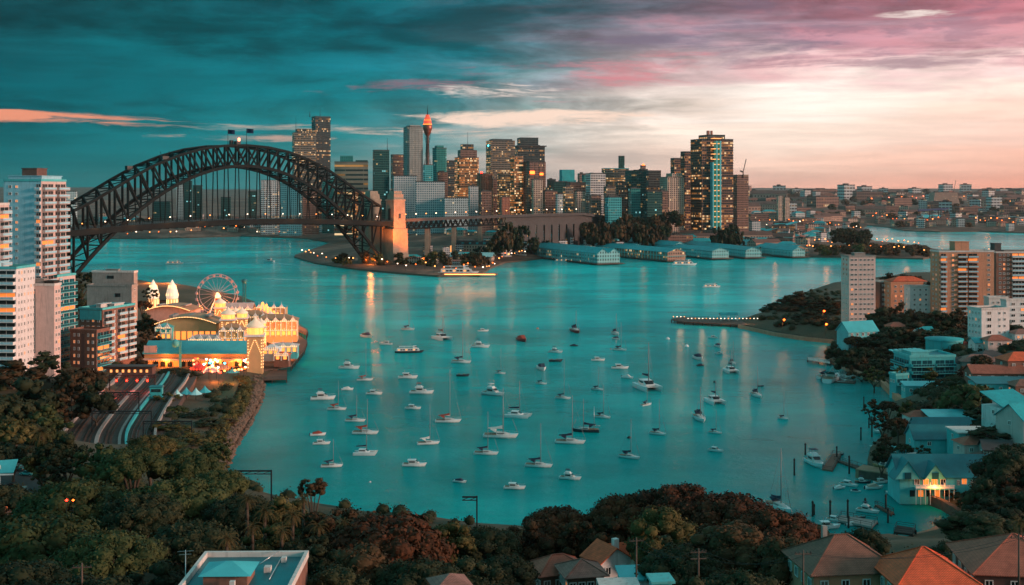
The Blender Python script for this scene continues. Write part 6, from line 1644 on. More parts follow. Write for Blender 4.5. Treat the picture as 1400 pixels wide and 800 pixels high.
# wakes
WK = pmat('foam', (.55,.72,.72,1), .6, .2, 1.0)
def wake(px0,py0,px1,py1,w0,w1,label):
    a, b_ = at(px0,py0,0), at(px1,py1,0); d = (b_-a); L = d.length; d.normalize(); n_ = Vector((-d.y,d.x,0)); r_ = random.Random(int(px0)); m = MB(); N_ = 26
    for s_ in (-1,1):
        for i in range(N_):
            if r_.random() < .3: continue
            f = i/N_; c = a+d*L*f+n_*s_*(w0+(w1-w0)*f)*.5; t_ = r_.uniform(.25,.7)*(1-.6*f); e_ = c+d*L/N_*r_.uniform(.5,1.0)
            m.loft([[c-n_*t_, c+n_*t_, c+n_*t_*.6+Vector((0,0,.12)), c-n_*t_*.6+Vector((0,0,.12))],[e_-n_*t_*.5, e_+n_*t_*.5, e_+n_*t_*.3+Vector((0,0,.08)), e_-n_*t_*.3+Vector((0,0,.08))]])
    tag(m.build('wake', WK), label, kind='stuff')
wake(360,381,425,383,2,9,'foam wake left of the headland'); wake(372,359,408,363,1,5,'foam wake of the fast launch'); wake(950,390,905,388,1,7,'foam wake of the ferry right of the wharves'); wake(250,360,285,358,1,6,'foam wake of the ferry inside the arch')
# buoys
def buoy(px, py, r, label, mt):
    v = at(px,py,.3); o = None; m = MB(); m.lathe([(.05,r*.9),(r*.5,r*.8),(r,0.1),(r*.8,-r*.5),(0,-r*.7)],12); m.tube((0,0,r*.85),(0,0,r*1.25),.08,None,5); o = m.build('mooring_buoy', mt); o.location = (v.x,v.y,0); tag(o, label, 'buoy', 'mooring buoys')
buoy(913,463,1.2,'white mooring buoy, left of two near the pier head',M['white']); buoy(939,473,1.2,'white mooring buoy, right of two near the pier head',M['white'])
buoy(735,449,.9,'pinkish mooring buoy in the far middle of the water',M['brick_orange']); buoy(506,658,.35,'small white buoy below the left group of boats',M['white']); buoy(835,477,.6,'small grey buoy left of the dark ketch',M['concrete']); buoy(977,522,.8,'dark buoy above the broad catamaran',M['steel_dark']); buoy(860,598,.8,'dark buoy behind the large near sloop',M['steel_dark'])
# pilings
for px, py, top, l in [(1181,560,543,'lone mooring pile standing in the middle right water'),(1086,650,628,'mooring pile left of the docked white cruiser'),(1101,622,607,'thin mooring pile above the docked white cruiser'),(1188,585,572,'left pile of the pair by the moored green white launch'),(1192,583,570,'right pile of the pair by the moored green white launch'),(1177,602,585,'short pile below the pair of piles'),
    (1161,648,624,'thick pile beside the boats at the boathouse pontoon'),(1111,706,686,'pile at the left end of the lower jetty'),(1135,708,685,'second pile of the lower jetty, behind the blue covered boat'),(1159,712,684,'tall pile in front of the lower jetty boats'),(1211,700,677,'tall pile right of the angled white cruiser'),(1214,715,696,'shorter pile below the tall one right of the angled white cruiser'),(1144,627,611,'pile at the far end of the angled pontoon'),(1183,690,682,'short pile behind the angled white cruiser'),(1113,704,690,'stubby pile beside the jetty'),(1160,722,706,'near pile of the lower jetty')]:
    v = at(px,py,0); m = MB(); h = (py-top)*v.y/FP; m.tube((0,0,-2),(0,0,h),.28,.26,8); m.lathe([(.30,h-.4),(.31,h),(.02,h+.35)],8); o = m.build('mooring_pile', M['timber_dark']); o.location = v; tag(o, l, 'pile', 'mooring piles')
# marina boats and pontoons (right)
B('f',1115,636,20,-80,'white cruiser docked stern on at the left of the angled pontoon')
B('m',1161,664,24,-40,'dark screened cruiser left in the raft of boats by the boathouse',cover=CV)
B('f',1180,660,22,-12,'cluttered grey cruiser in the middle of the raft by the boathouse',HD)
B('l',1195,668,24,10,'cream covered boat right in the raft by the boathouse',None,pmat('cream_canvas',(.42,.33,.27,1),.9))
B('f',1187,700,30,-35,'white cruiser lying at an angle below the raft of boats')
B('l',1222,675,22,-14,'slim pale dinghy moored in front of the boathouse ramp',None,CVW)
B('m',1132,722,34,8,'pale teal cruiser at the lower jetty',None,CVT)
B('m',1142,712,24,-30,'blue covered boat behind the pale teal cruiser at the lower jetty',None,CVT)
B('m',1207,592,26,172,'green white launch moored under the shore bushes',cover=CVT)
B('m',1245,560,22,-8,'white cruiser among the shore bushes, right one',z=1.7)
B('m',1216,556,16,-8,'white boat on the shore among the bushes, left one',z=1.7)
for i, (px, py, k_, hd, l) in enumerate([(1128,516,'s',40,'left yacht of the packed berth off the stepped terraces'),(1138,520,'s',60,'second yacht of the packed berth off the stepped terraces'),(1147,515,'m',10,'cruiser in the middle of the packed berth off the stepped terraces'),(1155,520,'s',120,'fourth boat of the packed berth off the stepped terraces'),(1161,516,'m',0,'rightmost boat of the packed berth off the stepped terraces')]):
    B(k_,px,py,17,hd,l,cover=[CV,CVT,None,CVW,CV][i],mast=py-18 if k_ == 's' else None)
deckp('boat_pontoon','small pontoon under the packed berth off the stepped terraces','pontoon',[(1122,520),(1168,524),(1170,521),(1124,517)],.5)
deckp('boat_pontoon','angled pontoon with a reddish deck left of the boathouse','pontoon',[(1124,641),(1138,643),(1150,622),(1138,620)],.5,M['brick'])
deckp('boat_pontoon','narrow pontoon leading from the boathouse to the raft of boats','pontoon',[(1140,628),(1152,630),(1215,650),(1210,655)],.6)
deckp('lower_jetty','grey jetty with boats just beyond the brown roof','jetty',[(1150,704),(1200,712),(1192,720),(1146,711)],.9,M['concrete'])
deckp('shore_jetty','small white railed jetty off the wooded point','jetty',[(1104,488),(1135,492),(1135,496),(1104,491)],1.6,M['concrete_light'])
# lit ferry wharf at the point
deckp('ferry_wharf','long brightly lit pier reaching out from the point','pier',[(917,437),(935,440),(1012,444),(1040,444),(1040,438),(1000,437),(930,433)],2.0)
e = empty('pier_shelter', at(996,438,2.2), -.03, 'teal roofed shelter on the lit pier', 'shelter'); m = MB(); m.poly_thick([(-6,-3,3.4),(6,-3,3.4),(6,0,5),(-6,0,5)],.2); m.poly_thick([(-6,0,5),(6,0,5),(6,3,3.4),(-6,3,3.4)],.2); m.build('roof', M['roof_teal'], e); m = MB()
for x_ in (-5.4,0,5.4):
    for y_ in (-2.6,2.6): m.bar((x_,y_,0),(x_,y_,3.6),.2)
m.build('posts', M['white'], e)
for i in range(24): 
    px = 920+i*5.0; street_lamp(at(px, 438.5 if px < 940 else 441, 2.0), 'small white lamp on the lit pier', 'lamps along the lit pier', G['white'] if i%3 else G['warm'], .28)
for px in (930,960,990,1020): plight(at(px,438,4.5), (1,.45,.2), 450, 1.5)
for px,py,w_ in ((1125,437,1500),(1128,453,1500),(1160,430,1500),(1290,430,2500),(1178,428,2500),(1070,452,900)): v = at(px,py,8); street_lamp((v.x,v.y,hA(v.x,v.y)), 'orange lamp glowing among the trees of the wooded point', 'lamps on the wooded point', G['orange'], .7); plight((v.x,v.y-1,v.z+4), ORG, w_, 1)

# ================================================================== right hand blocks and houses
block('apartment_block','grey tower of small square windows on the wooded point','tower block',1150,1161,1197,352,690,10,.10,'L','pink_wall',2.9,front=[('win',.04,.32,2,1.6,1.3),('win',.36,.96,4,1.5,1.3)],flank=[('win',.1,.9,2,1.2,1.2)],par='concrete',plant=[(.3,.7,.3,.7,2.2,'concrete')],litp=.06)
e = block('apartment_block','orange brick tower with pale ribs and a roof house, tallest on the right shore','tower block',1272,1284,1359,345,700,11,.06,'L','brick_orange',2.95,
      front=[('balc',.02,.13,1.4,'pink_wall'),('win',.20,.30,1,1.4,1.5),('balc',.33,.50,1.6,'brick_orange'),('balc',.52,.70,1.6,'brick_orange'),('win',.86,.95,1,1.6,1.4)],flank=[('win',.15,.85,2,1.3,1.3)],par='concrete_light',plant=[(.32,.58,.2,.8,6.0,'brick_orange')],litp=.16)
m = MB(); kx_ = 700/FP*.5
for x_ in (-14.5,-11.5,-5.2,-.1,5.0,11): m.box(x_-.35,x_+.35,-17,-9.5+.0,0,40)
block('apartment_block','dark brown block with white balconies at the right edge, behind the orange brick tower','apartment block',1352,1362,1425,346,760,11,.05,'L','brick',3.0,front=[('win',.04,.3,3,1.5,1.5),('balc',.34,.62,1.6,'white'),('win',.7,.95,3,1.4,1.5)],par='concrete_light',plant=[(.0,.14,.2,.8,6,'roof_dark'),(.2,.9,.2,.8,1.5,'concrete')],litp=.18)
block('apartment_block','orange walled block with a red hipped roof between the grey and brick towers','apartment block',1206,1218,1262,388,735,10,.10,'L','brick_orange',3.0,front=[('win',.06,.94,5,1.3,1.4)],flank=[('win',.1,.9,2,1.2,1.3)],par='brick_orange',litp=.15)
v = atD(1238,745,zat(388,735)); e = empty('roof_house', v, .1, 'red hipped roof top on the orange walled block', 'roof'); m = MB(); m.hip(-11,11,-6,6,1.1,4,.8); m.build('hipped_roof', M['tile_red'], e)
block('apartment_block','small white block left of the orange brick tower','apartment block',1236,1244,1272,393,715,10,.08,'L','white_wall',3.0,front=[('win',.08,.92,3,1.3,1.4)],flank=[('win',.2,.8,1,1.1,1.2)],litp=.1)
block('apartment_block','dark brick block half hidden behind the grey tower','apartment block',1197,1203,1217,386,745,10,.1,'L','brick_dark',3.0,front=[('win',.1,.9,2,1.2,1.3)],litp=.05)
block('apartment_block','white block with arched side windows above the dark trees on the right','apartment block',1323,1342,1380,424,560,14,.28,'L','white_wall',3.1,front=[('win',.08,.46,1,2.4,1.7),('win',.55,.92,2,1.2,1.3)],flank=[('win',.05,.95,4,1.0,1.5)],par='concrete_light',litp=.06)
block('apartment_block','white banded block cut by the right edge','apartment block',1368,1376,1420,412,640,14,.15,'L','white_wall',3.1,front=[('win',.06,.94,3,2.4,1.5),('band','white',.3)],litp=.08)
block('terrace_block','pale flat roofed block left of the white banded one','apartment block',1345,1352,1378,408,680,13,.1,'L','concrete_light',3.1,front=[('win',.1,.9,3,1.4,1.4)],litp=.1,roof='roof_teal')
def house(px, py, D, w, d, h, rh, rz, label, wall, roofm, kind='hip', wins=3, zb=None, lit=.2, chim=False, name='house', fl=1, cat='house', winfr='white'):
    if zb is None and D > 250 and px > 1100:
        for D2 in range(int(D*.75), int(D*1.6)):
            v_ = atD(px, D2)
            if zat(py, D2) <= hA(v_.x, v_.y)+.3: break
        s2 = D2/D; w, d, h, rh = w*s2, d*s2, h*s2, rh*s2; D = D2
    z = zat(py, D) if zb is None else zb; e = empty(name, atD(px, D, z), rz, label, cat)
    m = MB(); m.box(-w/2,w/2,-d/2,d/2,-5,h); m.build('wall', M[wall], e)
    m = MB()
    if kind == 'hip': m.hip(-w/2,w/2,-d/2,d/2,h+.003,h+rh,.6)
    elif kind == 'flat': m.box(-w/2-.4,w/2+.4,-d/2-.4,d/2+.4,h+.003,h+.35)
    elif kind == 'mono': m.poly_thick([(-w/2-.4,-d/2-.4,h+.05),(w/2+.4,-d/2-.4,h+.05),(w/2+.4,d/2+.4,h+rh),(-w/2-.4,d/2+.4,h+rh)],.25)
    else: m.gable(-w/2,w/2,-d/2,d/2,h,h+rh,'x' if kind == 'gx' else 'y',.5,.22)
    m.build('roof', M[roofm], e)
    if kind in ('gx','gy'):
        for s_ in (-1,1):
            m = MB()
            if kind == 'gx': x_ = s_*(w/2-.02); m.loft([[(x_,-d/2,h),(x_,d/2,h),(x_,0,h+rh)],[(x_-s_*.2,-d/2,h),(x_-s_*.2,d/2,h),(x_-s_*.2,0,h+rh)]])
            else: y_ = s_*(d/2-.02); m.loft([[(-w/2,y_,h),(w/2,y_,h),(0,y_,h+rh)],[(-w/2,y_-s_*.2,h),(w/2,y_-s_*.2,h),(0,y_-s_*.2,h+rh)]])
            m.build('gable', M[wall], e)
    if chim: m = MB(); m.box(w*.18,w*.18+.9,-.4,.5,h+rh*.3,h+rh+1.2); m.box(w*.18-.1,w*.18+1.0,-.5,.6,h+rh+1.2,h+rh+1.4); m.build('chimney', M['concrete_light'], e)
    me = window_mesh(1.2,1.3,winfr)
    for f_ in range(fl):
        for i in range(wins): add_window(e, me, (-w/2+(i+.5)*w/wins,-d/2-.02,h-2.2-f_*3), 0, lit)
        for i in range(max(1,wins//2)): add_window(e, me, (-w/2-.02,d/2-(i+.5)*d/max(1,wins//2),h-2.2-f_*3), -pi/2, lit*.5)
    return e
e = block('stepped_terraces','teal stepped apartment terraces with planted balconies above the sea wall','apartment block',1222,1244,1306,489,500,4.5,.12,'L','teal_wall',3.0,front=[('balc',.02,.5,2.2,'aqua_wall','glass_teal'),('balc',.55,.98,2.0,'aqua_wall','glass_teal')],flank=[('balc',.05,.95,2.0,'aqua_wall','glass_teal')],roof='roof_teal_dark',par='aqua_wall',plant=[(.1,.5,.2,.8,1.8,'aqua_wall')],litp=.08)
for i in range(3):
    px = 1216+i*7; block('stepped_terraces',['lowest teal terrace wing stepping down to the water','middle teal terrace wing stepping down to the water','upper teal terrace wing beside the main block'][i],'apartment block',px,px+9,px+26,514-i*9,490+i*14,4.2,.25,'L','teal_wall',3.0,front=[('balc',.05,.95,1.8,'aqua_wall','glass_teal')],flank=[('win',.1,.9,2,1.2,1.4)],roof='roof_teal',par='aqua_wall',litp=.05)
e = empty('pergola_roof', atD(1245,520,zat(484,520)), .35, 'slatted bright teal pergola roof on top of the stepped terraces', 'pergola')
for i in range(6):
    m = MB(); m.poly_thick([(-8+i*2.6,-4,0),(-6.2+i*2.6,-4,0),(-6.2+i*2.6,5,1.6),(-8+i*2.6,5,1.6)],.2); m.build('slat', M['roof_cyan'], e)
m = MB(); m.bar((-8,-3.6,-.2),(8,-3.6,-.2),.3); m.bar((-8,4.6,1.2),(8,4.6,1.2),.3); m.build('beam', M['aqua_wall'], e)
# round teal roofed building
e = empty('round_building', atD(1300,560,10), 0, 'teal round fronted building beside a red gable wall', 'building')
m = MB(); m.lathe([(8.5,-4),(8.5,6.2)],28,-3.2,0); m.build('wall', M['teal_wall'], e); m = MB(); m.lathe([(8.9,6.2),(8.9,6.8),(0,7.4)],28,-3.2,0); m.build('roof', M['roof_teal'], e)
m = MB(); m.box(4.5,15,-4,7,-4,5.6); m.build('red_wing', pmat('red_wall',(.38,.06,.04,1),.8,.2,.5), e)
house(1352,497,575,13,9,4,2.6,.1,'small white house with a blue grey roof behind the round building','white_wall','roof_dark','hip',3,lit=.3)
e = empty('gabled_house', at(1172,475,6), .35, 'bright teal gabled house below the grey tower', 'house')
m = MB(); m.box(-9,9,-5,5,-4,9); m.build('wall', M['roof_cyan'], e); m = MB(); m.gable(-9,9,-5,5,9,13.5,'x',.6,.3); m.build('roof', M['roof_cyan'], e)
for s_ in (-1,1): m = MB(); m.loft([[(s_*8.98,-5,9),(s_*8.98,5,9),(s_*8.98,0,13.5)],[(s_*8.8,-5,9),(s_*8.8,5,9),(s_*8.8,0,13.5)]]); m.build('gable', M['aqua_wall'], e)
me = window_mesh(1.3,1.6)
for f_ in range(3):
    for i in range(5): add_window(e, me, (-7+i*3.4,-5.05,f_*2.9+.8), 0, .12)
house(1360,522,450,20,10,4,2.4,-.06,'low brick house with a rusty roof on the right slope','brick','tile_rust','gx',4,lit=.1)
house(1392,508,470,14,10,5,3,.1,'brick red house cut by the right edge','brick','tile_red','hip',3)
house(1338,504,480,16,10,3.5,2.4,-.1,'low faded roof house behind the brick one','concrete','tile_pink','hip',3)
house(1372,540,420,22,9,4.5,1.2,-.03,'long dark teal roofed house on the right slope','teal_wall','roof_teal_dark','mono',4,lit=.1)
house(1380,592,385,13,11,9,4.0,.35,'tall plain white house with a teal roof on the right slope','white_wall','roof_teal','mono',1,lit=0,fl=1)
house(1404,604,360,14,11,8,4.0,.4,'pale house with a steep teal roof cut by the right edge','pink_wall','roof_teal','gx',2,lit=.1,chim=True)
house(1265,533,430,16,5,1.6,1.0,-.02,'low pale teal roofed pavilion under the stepped terraces','aqua_wall','roof_cyan','mono',4,lit=.05)
house(1300,584,372,15,9,3,1.6,.02,'house with a bright cyan sloping roof between the bushes','brick_orange','roof_cyan','mono',3,lit=.25)
for i in range(3): house(1286-i*1,612+i*6,360-i*9,17,7.5,6.0,3.2,.0,['rearmost of the three dark sawtooth gabled roofs','middle of the three dark sawtooth gabled roofs','front one of the three dark sawtooth gabled roofs'][i],'aqua_wall','roof_teal_dark','gx',2 if i == 2 else 1,lit=0)
house(1325,618,352,10,9,6.5,.5,.02,'flat pale teal annex right of the sawtooth roofs','aqua_wall','concrete_light','flat',2,lit=0,fl=1)
house(1243,627,352,8,5,3,.4,.02,'small flat cyan roof left of the sawtooth roofs','aqua_wall','roof_cyan','flat',2,lit=0)
house(1236,640,345,9,5,2.4,1.6,.5,'weathered little shed above the slipway','white_wall','concrete_light','gx',1,lit=0)
house(1350,640,330,9,6,3,2,.1,'small dim cottage among the trees right of the boathouse','brick_dark','roof_brown','hip',2,lit=.4)
for px, py, D, w, d, h, rh, rz, l, wl, rf, kd, n_ in [(1255,580,380,8,6,3,1.6,.1,'little rusty roofed cottage in the shore bushes left of the cyan sloping roof','white_wall','tile_rust','hip',2),(1385,560,420,12,8,4,2.4,-.1,'faded roofed house just above the tall plain white house','pink_wall','tile_pink','hip',3),
  (1345,520,470,11,8,4,2.2,.15,'red roofed house between the stepped terraces and the brick one','white_wall','tile_red','hip',3),(1320,506,500,10,7,3.5,2,.0,'small dark roofed house right behind the stepped terraces','concrete_light','roof_dark','gx',2),(1398,540,440,10,8,4,2,.1,'brick cottage at the right edge above the dark teal roof','brick','tile_brown','hip',2),
  (1362,478,580,12,8,5,2.4,.05,'rusty roofed house below the white banded block','pink_wall','tile_rust','hip',3),(1395,468,620,10,8,5,2.2,.1,'pale house with a faded roof at the right edge below the white banded block','white_wall','tile_pink','hip',3),(1340,478,590,9,7,4,2,.1,'small teal roofed house below the arched window block','white_wall','roof_teal','gx',2),
  (1330,620,355,9,7,3.5,2,.1,'rusty roofed cottage behind the boathouse','pink_wall','tile_rust','hip',2),(1362,628,340,8,7,3.5,2,-.2,'dark roofed cottage in the trees right of the boathouse roof','concrete','roof_dark','gx',2),(1225,458,640,10,7,5,2.2,.1,'orange walled cottage among the dark trees below the orange block','brick_orange','tile_rust','hip',3),
  (1262,462,630,9,7,4,2,.1,'white cottage among the dark trees below the orange brick tower','white_wall','roof_teal','gx',3)]:
    house(px,py,D,w,d,h,rh,rz,l,wl,rf,kd,n_,lit=.35)
for px, py, k_, ln, hd, l, cv_ in [(1148,668,'l',16,20,'small white runabout left of the dark screened cruiser',CVW),(1170,672,'l',14,-20,'low grey runabout just in front of the raft by the boathouse',None),(1206,660,'m',20,15,'teal canopied cruiser behind the cream covered boat',CVT),(1120,726,'m',26,-10,'white cruiser left of the pale teal one at the lower jetty',None),
  (1166,718,'l',18,10,'open white boat at the right end of the lower jetty',CVW),(1176,708,'d',14,0,'dark dinghy tied beside the lower jetty',None),(1198,612,'l',18,160,'small white launch under the shore bushes above the slipway terrace',CVW),(1148,622,'d',12,20,'dark dinghy at the far end of the angled pontoon',None),(1236,686,'d',12,-10,'dark rowing boat on the dark water below the boathouse',None),
  (1133,523,'l',14,10,'small launch in front of the packed berth',CVT),(1152,523,'s',16,170,'yacht in front of the packed berth',CVW)]:
    B(k_,px,py,ln,hd,l,cover=cv_)
deckp('lower_jetty','thin plank jetty running out beside the tall pile below the raft','jetty',[(1196,690),(1200,690),(1222,700),(1218,702)],.8)
# boathouse
bh = empty('boathouse', at(1284,673,2.2), -.02, 'long aqua boarded boathouse with a dark teal roof, two gables and lit windows', 'boathouse')
W2, D2 = 25.5, 11.0
m = MB(); m.box(-W2/2,W2/2,-D2/2,D2/2,-2,6.0); m.build('wall', M['aqua_wall'], bh)
m = MB(); m.gable(-W2/2,W2/2,-D2/2,D2/2,6.0,10.6,'x',.7,.25); m.build('roof', M['roof_teal_dark'], bh)
for s_ in (-1,1): m = MB(); m.loft([[(s_*(W2/2-.01),-D2/2,6),(s_*(W2/2-.01),D2/2,6),(s_*(W2/2-.01),0,10.6)],[(s_*(W2/2-.2),-D2/2,6),(s_*(W2/2-.2),D2/2,6),(s_*(W2/2-.2),0,10.6)]]); m.build('end_gable', M['aqua_wall'], bh)
for x_, sc_ in ((-11.0,1.15),(-3.5,.9)):
    m = MB(); w_ = 3.1*sc_; m.loft([[(x_-w_,-D2/2-1.6,6.0-.6*sc_),(x_+w_,-D2/2-1.6,6.0-.6*sc_),(x_,-D2/2-1.6,6.0+3.6*sc_)],[(x_-w_,-D2/2+3,6.0-.6*sc_),(x_+w_,-D2/2+3,6.0-.6*sc_),(x_,-D2/2+3,6.0+3.6*sc_)]]); g_ = m.build('front_gable', M['aqua_wall'], bh)
    m = MB(); m.poly_thick([(x_-w_-.3,-D2/2-2,5.7-.6*sc_),(x_,-D2/2-2,6.1+3.6*sc_),(x_,-D2/2+4,6.1+3.6*sc_),(x_-w_-.3,-D2/2+4,5.7-.6*sc_)],.2); m.poly_thick([(x_+w_+.3,-D2/2-2,5.7-.6*sc_),(x_,-D2/2-2,6.1+3.6*sc_),(x_,-D2/2+4,6.1+3.6*sc_),(x_+w_+.3,-D2/2+4,5.7-.6*sc_)],.2,False); m.build('gable_roof', M['roof_teal_dark'], g_)
    m = MB(); m.box(x_-.9,x_+.9,-D2/2-1.75,-D2/2-1.62,5.4,7.2); m.build('gable_opening', M['glass_teal'], g_)
m = MB(); m.box(-9,1.5,-D2/2-2.4,-D2/2-.01,2.7,2.9); m.build('balcony_floor', M['aqua_wall'], bh)
m = MB(); m.bar((-9,-D2/2-2.3,3.9),(1.5,-D2/2-2.3,3.9),.12); m.box(-9,1.5,-D2/2-2.34,-D2/2-2.28,3.0,3.6)
for i in range(9): m.bar((-9+i*1.3,-D2/2-2.3,-1.5),(-9+i*1.3,-D2/2-2.3,4.6 if i % 3 == 0 else 3.9),.14)
m.build('balcony_rail', M['white'], bh)
me = window_mesh(1.5,1.7)
for i in range(4): o = add_window(bh, me, (-8+i*2.4,-D2/2-.02,3.4), 0, 1 if i in (1,2) else 0)
for x_, l_ in ((5.0,1),(9.2,1)): add_window(bh, me, (x_,-D2/2-.02,3.6), 0, l_)
for x_ in (3.4,7.2,11.4): add_window(bh, window_mesh(.8,1.4), (x_,-D2/2-.02,3.4), 0, 0)
m = MB(); m.box(6.0,9.0,-D2/2-.16,-D2/2-.03,-.6,1.6); m.build('lit_door', G['soft'], bh)
for i in range(5): m = MB(); m.box(-10+i*2.3,-8.6+i*2.3,-D2/2-.14,-D2/2-.03,.2,1.9); m.build('bay_opening', G['window'] if i in (1,3) else M['glass'], bh)
plight((bh.location.x-4,bh.location.y-9,6), ORG, 900, .5); plight((bh.location.x+7,bh.location.y-8,4), ORG, 260, .4)
deckp('boathouse_ramp','timber slipway with upturned boats in front of the boathouse','slipway',[(1228,672),(1262,678),(1268,668),(1240,664)],1.1,M['timber'])
e = B('d',1247,672,15,20,'upturned yellow green skiff on the slipway',pmat('yellow_hull',(.35,.28,.03,1),.5),z=1.2)
e = empty('slipway_shed', at(1206,648,1.5), -.6, 'stone edged slipway terrace with a large dry hull left of the boathouse', 'terrace')
m = MB(); m.box(-7,8,-3.5,3.5,-3,1.2); m.build('stone_quay', M['sand'], e); m = MB(); m.box(-6,6,-3.6,-3.51,-1.4,.9); m.build('timber_facing', M['timber'], e)
B('m',1205,638,24,150,'large old yellowish hull standing on the stone slipway terrace',pmat('ochre_hull',(.34,.24,.12,1),.6,.2,1),z=2.8)
# sea walls of the right shore
def seawall(pts, z, h, th, mt, label):
    P_ = [at(px,py,z) for px,py in pts]; o_ = P_[0]; m = MB(); ribbon(m, [p_-o_ for p_ in P_], th, -3, h); o = m.build('sea_wall', M[mt]); o.location = o_; tag(o, label, 'wall')
seawall([(1130,489),(1152,500),(1180,512),(1200,524)],1.6,.6,1.4,'sand','sandstone sea wall under the wooded point')
seawall([(1206,522),(1226,542),(1240,552)],1.6,.9,2.2,'brick_orange','orange sandstone sea wall below the stepped terraces')
seawall([(1252,674),(1290,688),(1314,703)],1.8,.9,1.6,'timber','dark sea wall curving from the boathouse to the beach')
seawall([(1010,445),(1060,456),(1100,462),(1140,466)],1.6,.5,1.2,'sand','low stone sea wall along the point beside the lit pier')
e = empty('promenade', at(1222,534,1.9), 0, '', None); bpy.data.objects.remove(e)
P_ = [at(px,py,0) for px,py in ((1204,520),(1224,522),(1252,545),(1240,553))]
m = MB(); m.poly_thick([(p.x,p.y,2.2) for p in P_],.2,sum(P_[i].x*P_[(i+1)%4].y-P_[(i+1)%4].x*P_[i].y for i in range(4))>0); tag(m.build('waterside_path', M['brick']), kind='structure')
P_ = [at(px,py,0) for px,py in ((1236,742),(1245,726),(1280,716),(1322,712),(1330,728),(1290,742))]
m = MB(); m.poly_thick([(p.x,p.y,[.02,-.3,-.3,.02,1.7,1.7][i]) for i,p in enumerate(P_)],.12,False); tag(m.build('beach', pmat('wet_sand',(.26,.13,.08,1),.7,.2,.6)), kind='structure')
deckp('beach_boatlift','dark timber boat lift on posts beside the beach','landing',[(1222,727),(1248,730),(1252,722),(1226,718)],2.6,M['timber_dark'])
# ================================================================== trees
import numpy as np
def leaf_cloud(clumps, per, ls, seed, flat=.0, core=.8, out_bias=.7, droop=0.0):
    """clumps: (x,y,z,r,rz) ; leaves spread over each clump's surface"""
    rg = np.random.default_rng(seed); V = []; Fc = []; n0 = 0
    for (cx, cy, cz, r, rz) in clumps:
        n = max(6, int(per*(r**2)))
        u = rg.normal(size=(n,3)); u /= np.linalg.norm(u,axis=1)[:,None]
        u[:,2] = np.where(u[:,2] < -.25, -u[:,2], u[:,2])
        rad = 1.02-.42*rg.random(size=(n,1))**2+.28*rg.random(size=(n,1))**4
        p = u*rad*np.array([r,r,rz])+np.array([cx,cy,cz])
        nrm = u*out_bias+rg.normal(size=(n,3))*(1-out_bias)*1.2; nrm[:,2] += .15; nrm /= np.linalg.norm(nrm,axis=1)[:,None]
        t = np.cross(nrm, rg.normal(size=(n,3))); t /= np.linalg.norm(t,axis=1)[:,None]; b_ = np.cross(nrm, t)
        s = ls*rg.uniform(.6,1.35,size=(n,1)); s2 = s*rg.uniform(.45,.8,size=(n,1))
        q4 = np.stack([p-t*s, p-b_*s2, p+t*s, p+b_*s2], 1).reshape(-1,3); V.append(q4)
        Fc.append((np.arange(n*4).reshape(n,4)+n0)); n0 += n*4
        if core:
            m_, k_ = 6, 8; ring = []
            for i in range(m_+1):
                ph = -pi/2*.8+(pi*.9)*i/m_
                for j in range(k_):
                    th = 2*pi*j/k_; w_ = 1+rg.uniform(-.12,.12); ring.append((cx+r*core*w_*cos(ph)*cos(th), cy+r*core*w_*cos(ph)*sin(th), cz+rz*core*w_*sin(ph)))
            V.append(np.array(ring)); f = []
            for i in range(m_):
                for j in range(k_): f.append((n0+i*k_+j, n0+i*k_+(j+1)%k_, n0+(i+1)*k_+(j+1)%k_, n0+(i+1)*k_+j))
            Fc.append(np.array(f)); n0 += len(ring)
    return np.concatenate(V), np.concatenate(Fc)
def np_mesh(name, V, Fq, mat):
    me = bpy.data.meshes.new(name); me.vertices.add(len(V)); me.vertices.foreach_set('co', V.astype(np.float32).ravel())
    me.loops.add(Fq.size); me.loops.foreach_set('vertex_index', Fq.astype(np.int32).ravel())
    me.polygons.add(len(Fq)); me.polygons.foreach_set('loop_start', np.arange(0,Fq.size,4,dtype=np.int32)); me.update(calc_edges=True); me.validate()
    me.materials.append(mat); return me
def crown_mesh(kind, seed, ls, per, ncl):
    """unit crown: radius 1, base at z 0"""
    rg = random.Random(seed); cl = []
    if kind == 'dome':       # spreading fig: wide cauliflower dome
        for i in range(ncl):
            f = (i+.5)/ncl; ph = math.acos(1-f*.97); th = i*2.39996+rg.uniform(-.3,.3); rr_ = rg.uniform(.72,.86)
            r = rg.uniform(.17,.27); cl.append((rr_*sin(ph)*cos(th), rr_*sin(ph)*sin(th), .12+rr_*cos(ph)*.62, r, r*.72))
    elif kind == 'round':
        for i in range(ncl):
            th = i*2.39996; zz_ = rg.uniform(-.6,1); w_ = sqrt(max(0.05,1-zz_*zz_)); rr_ = rg.uniform(.5,.8); r = rg.uniform(.2,.34); cl.append((rr_*w_*cos(th), rr_*w_*sin(th), .85+rr_*zz_*.95, r, r*.9))
    elif kind == 'loose':
        for i in range(ncl):
            th = rg.uniform(0,2*pi); rr_ = sqrt(rg.random())*.85; r = rg.uniform(.12,.24); cl.append((rr_*cos(th), rr_*sin(th), .2+rg.random()*(1.2-rr_*.7), r, r*.7))
    V, Fq = leaf_cloud(cl, per, ls, seed, core=.8)
    return np_mesh('crown', V, Fq, M['leaf_green'])
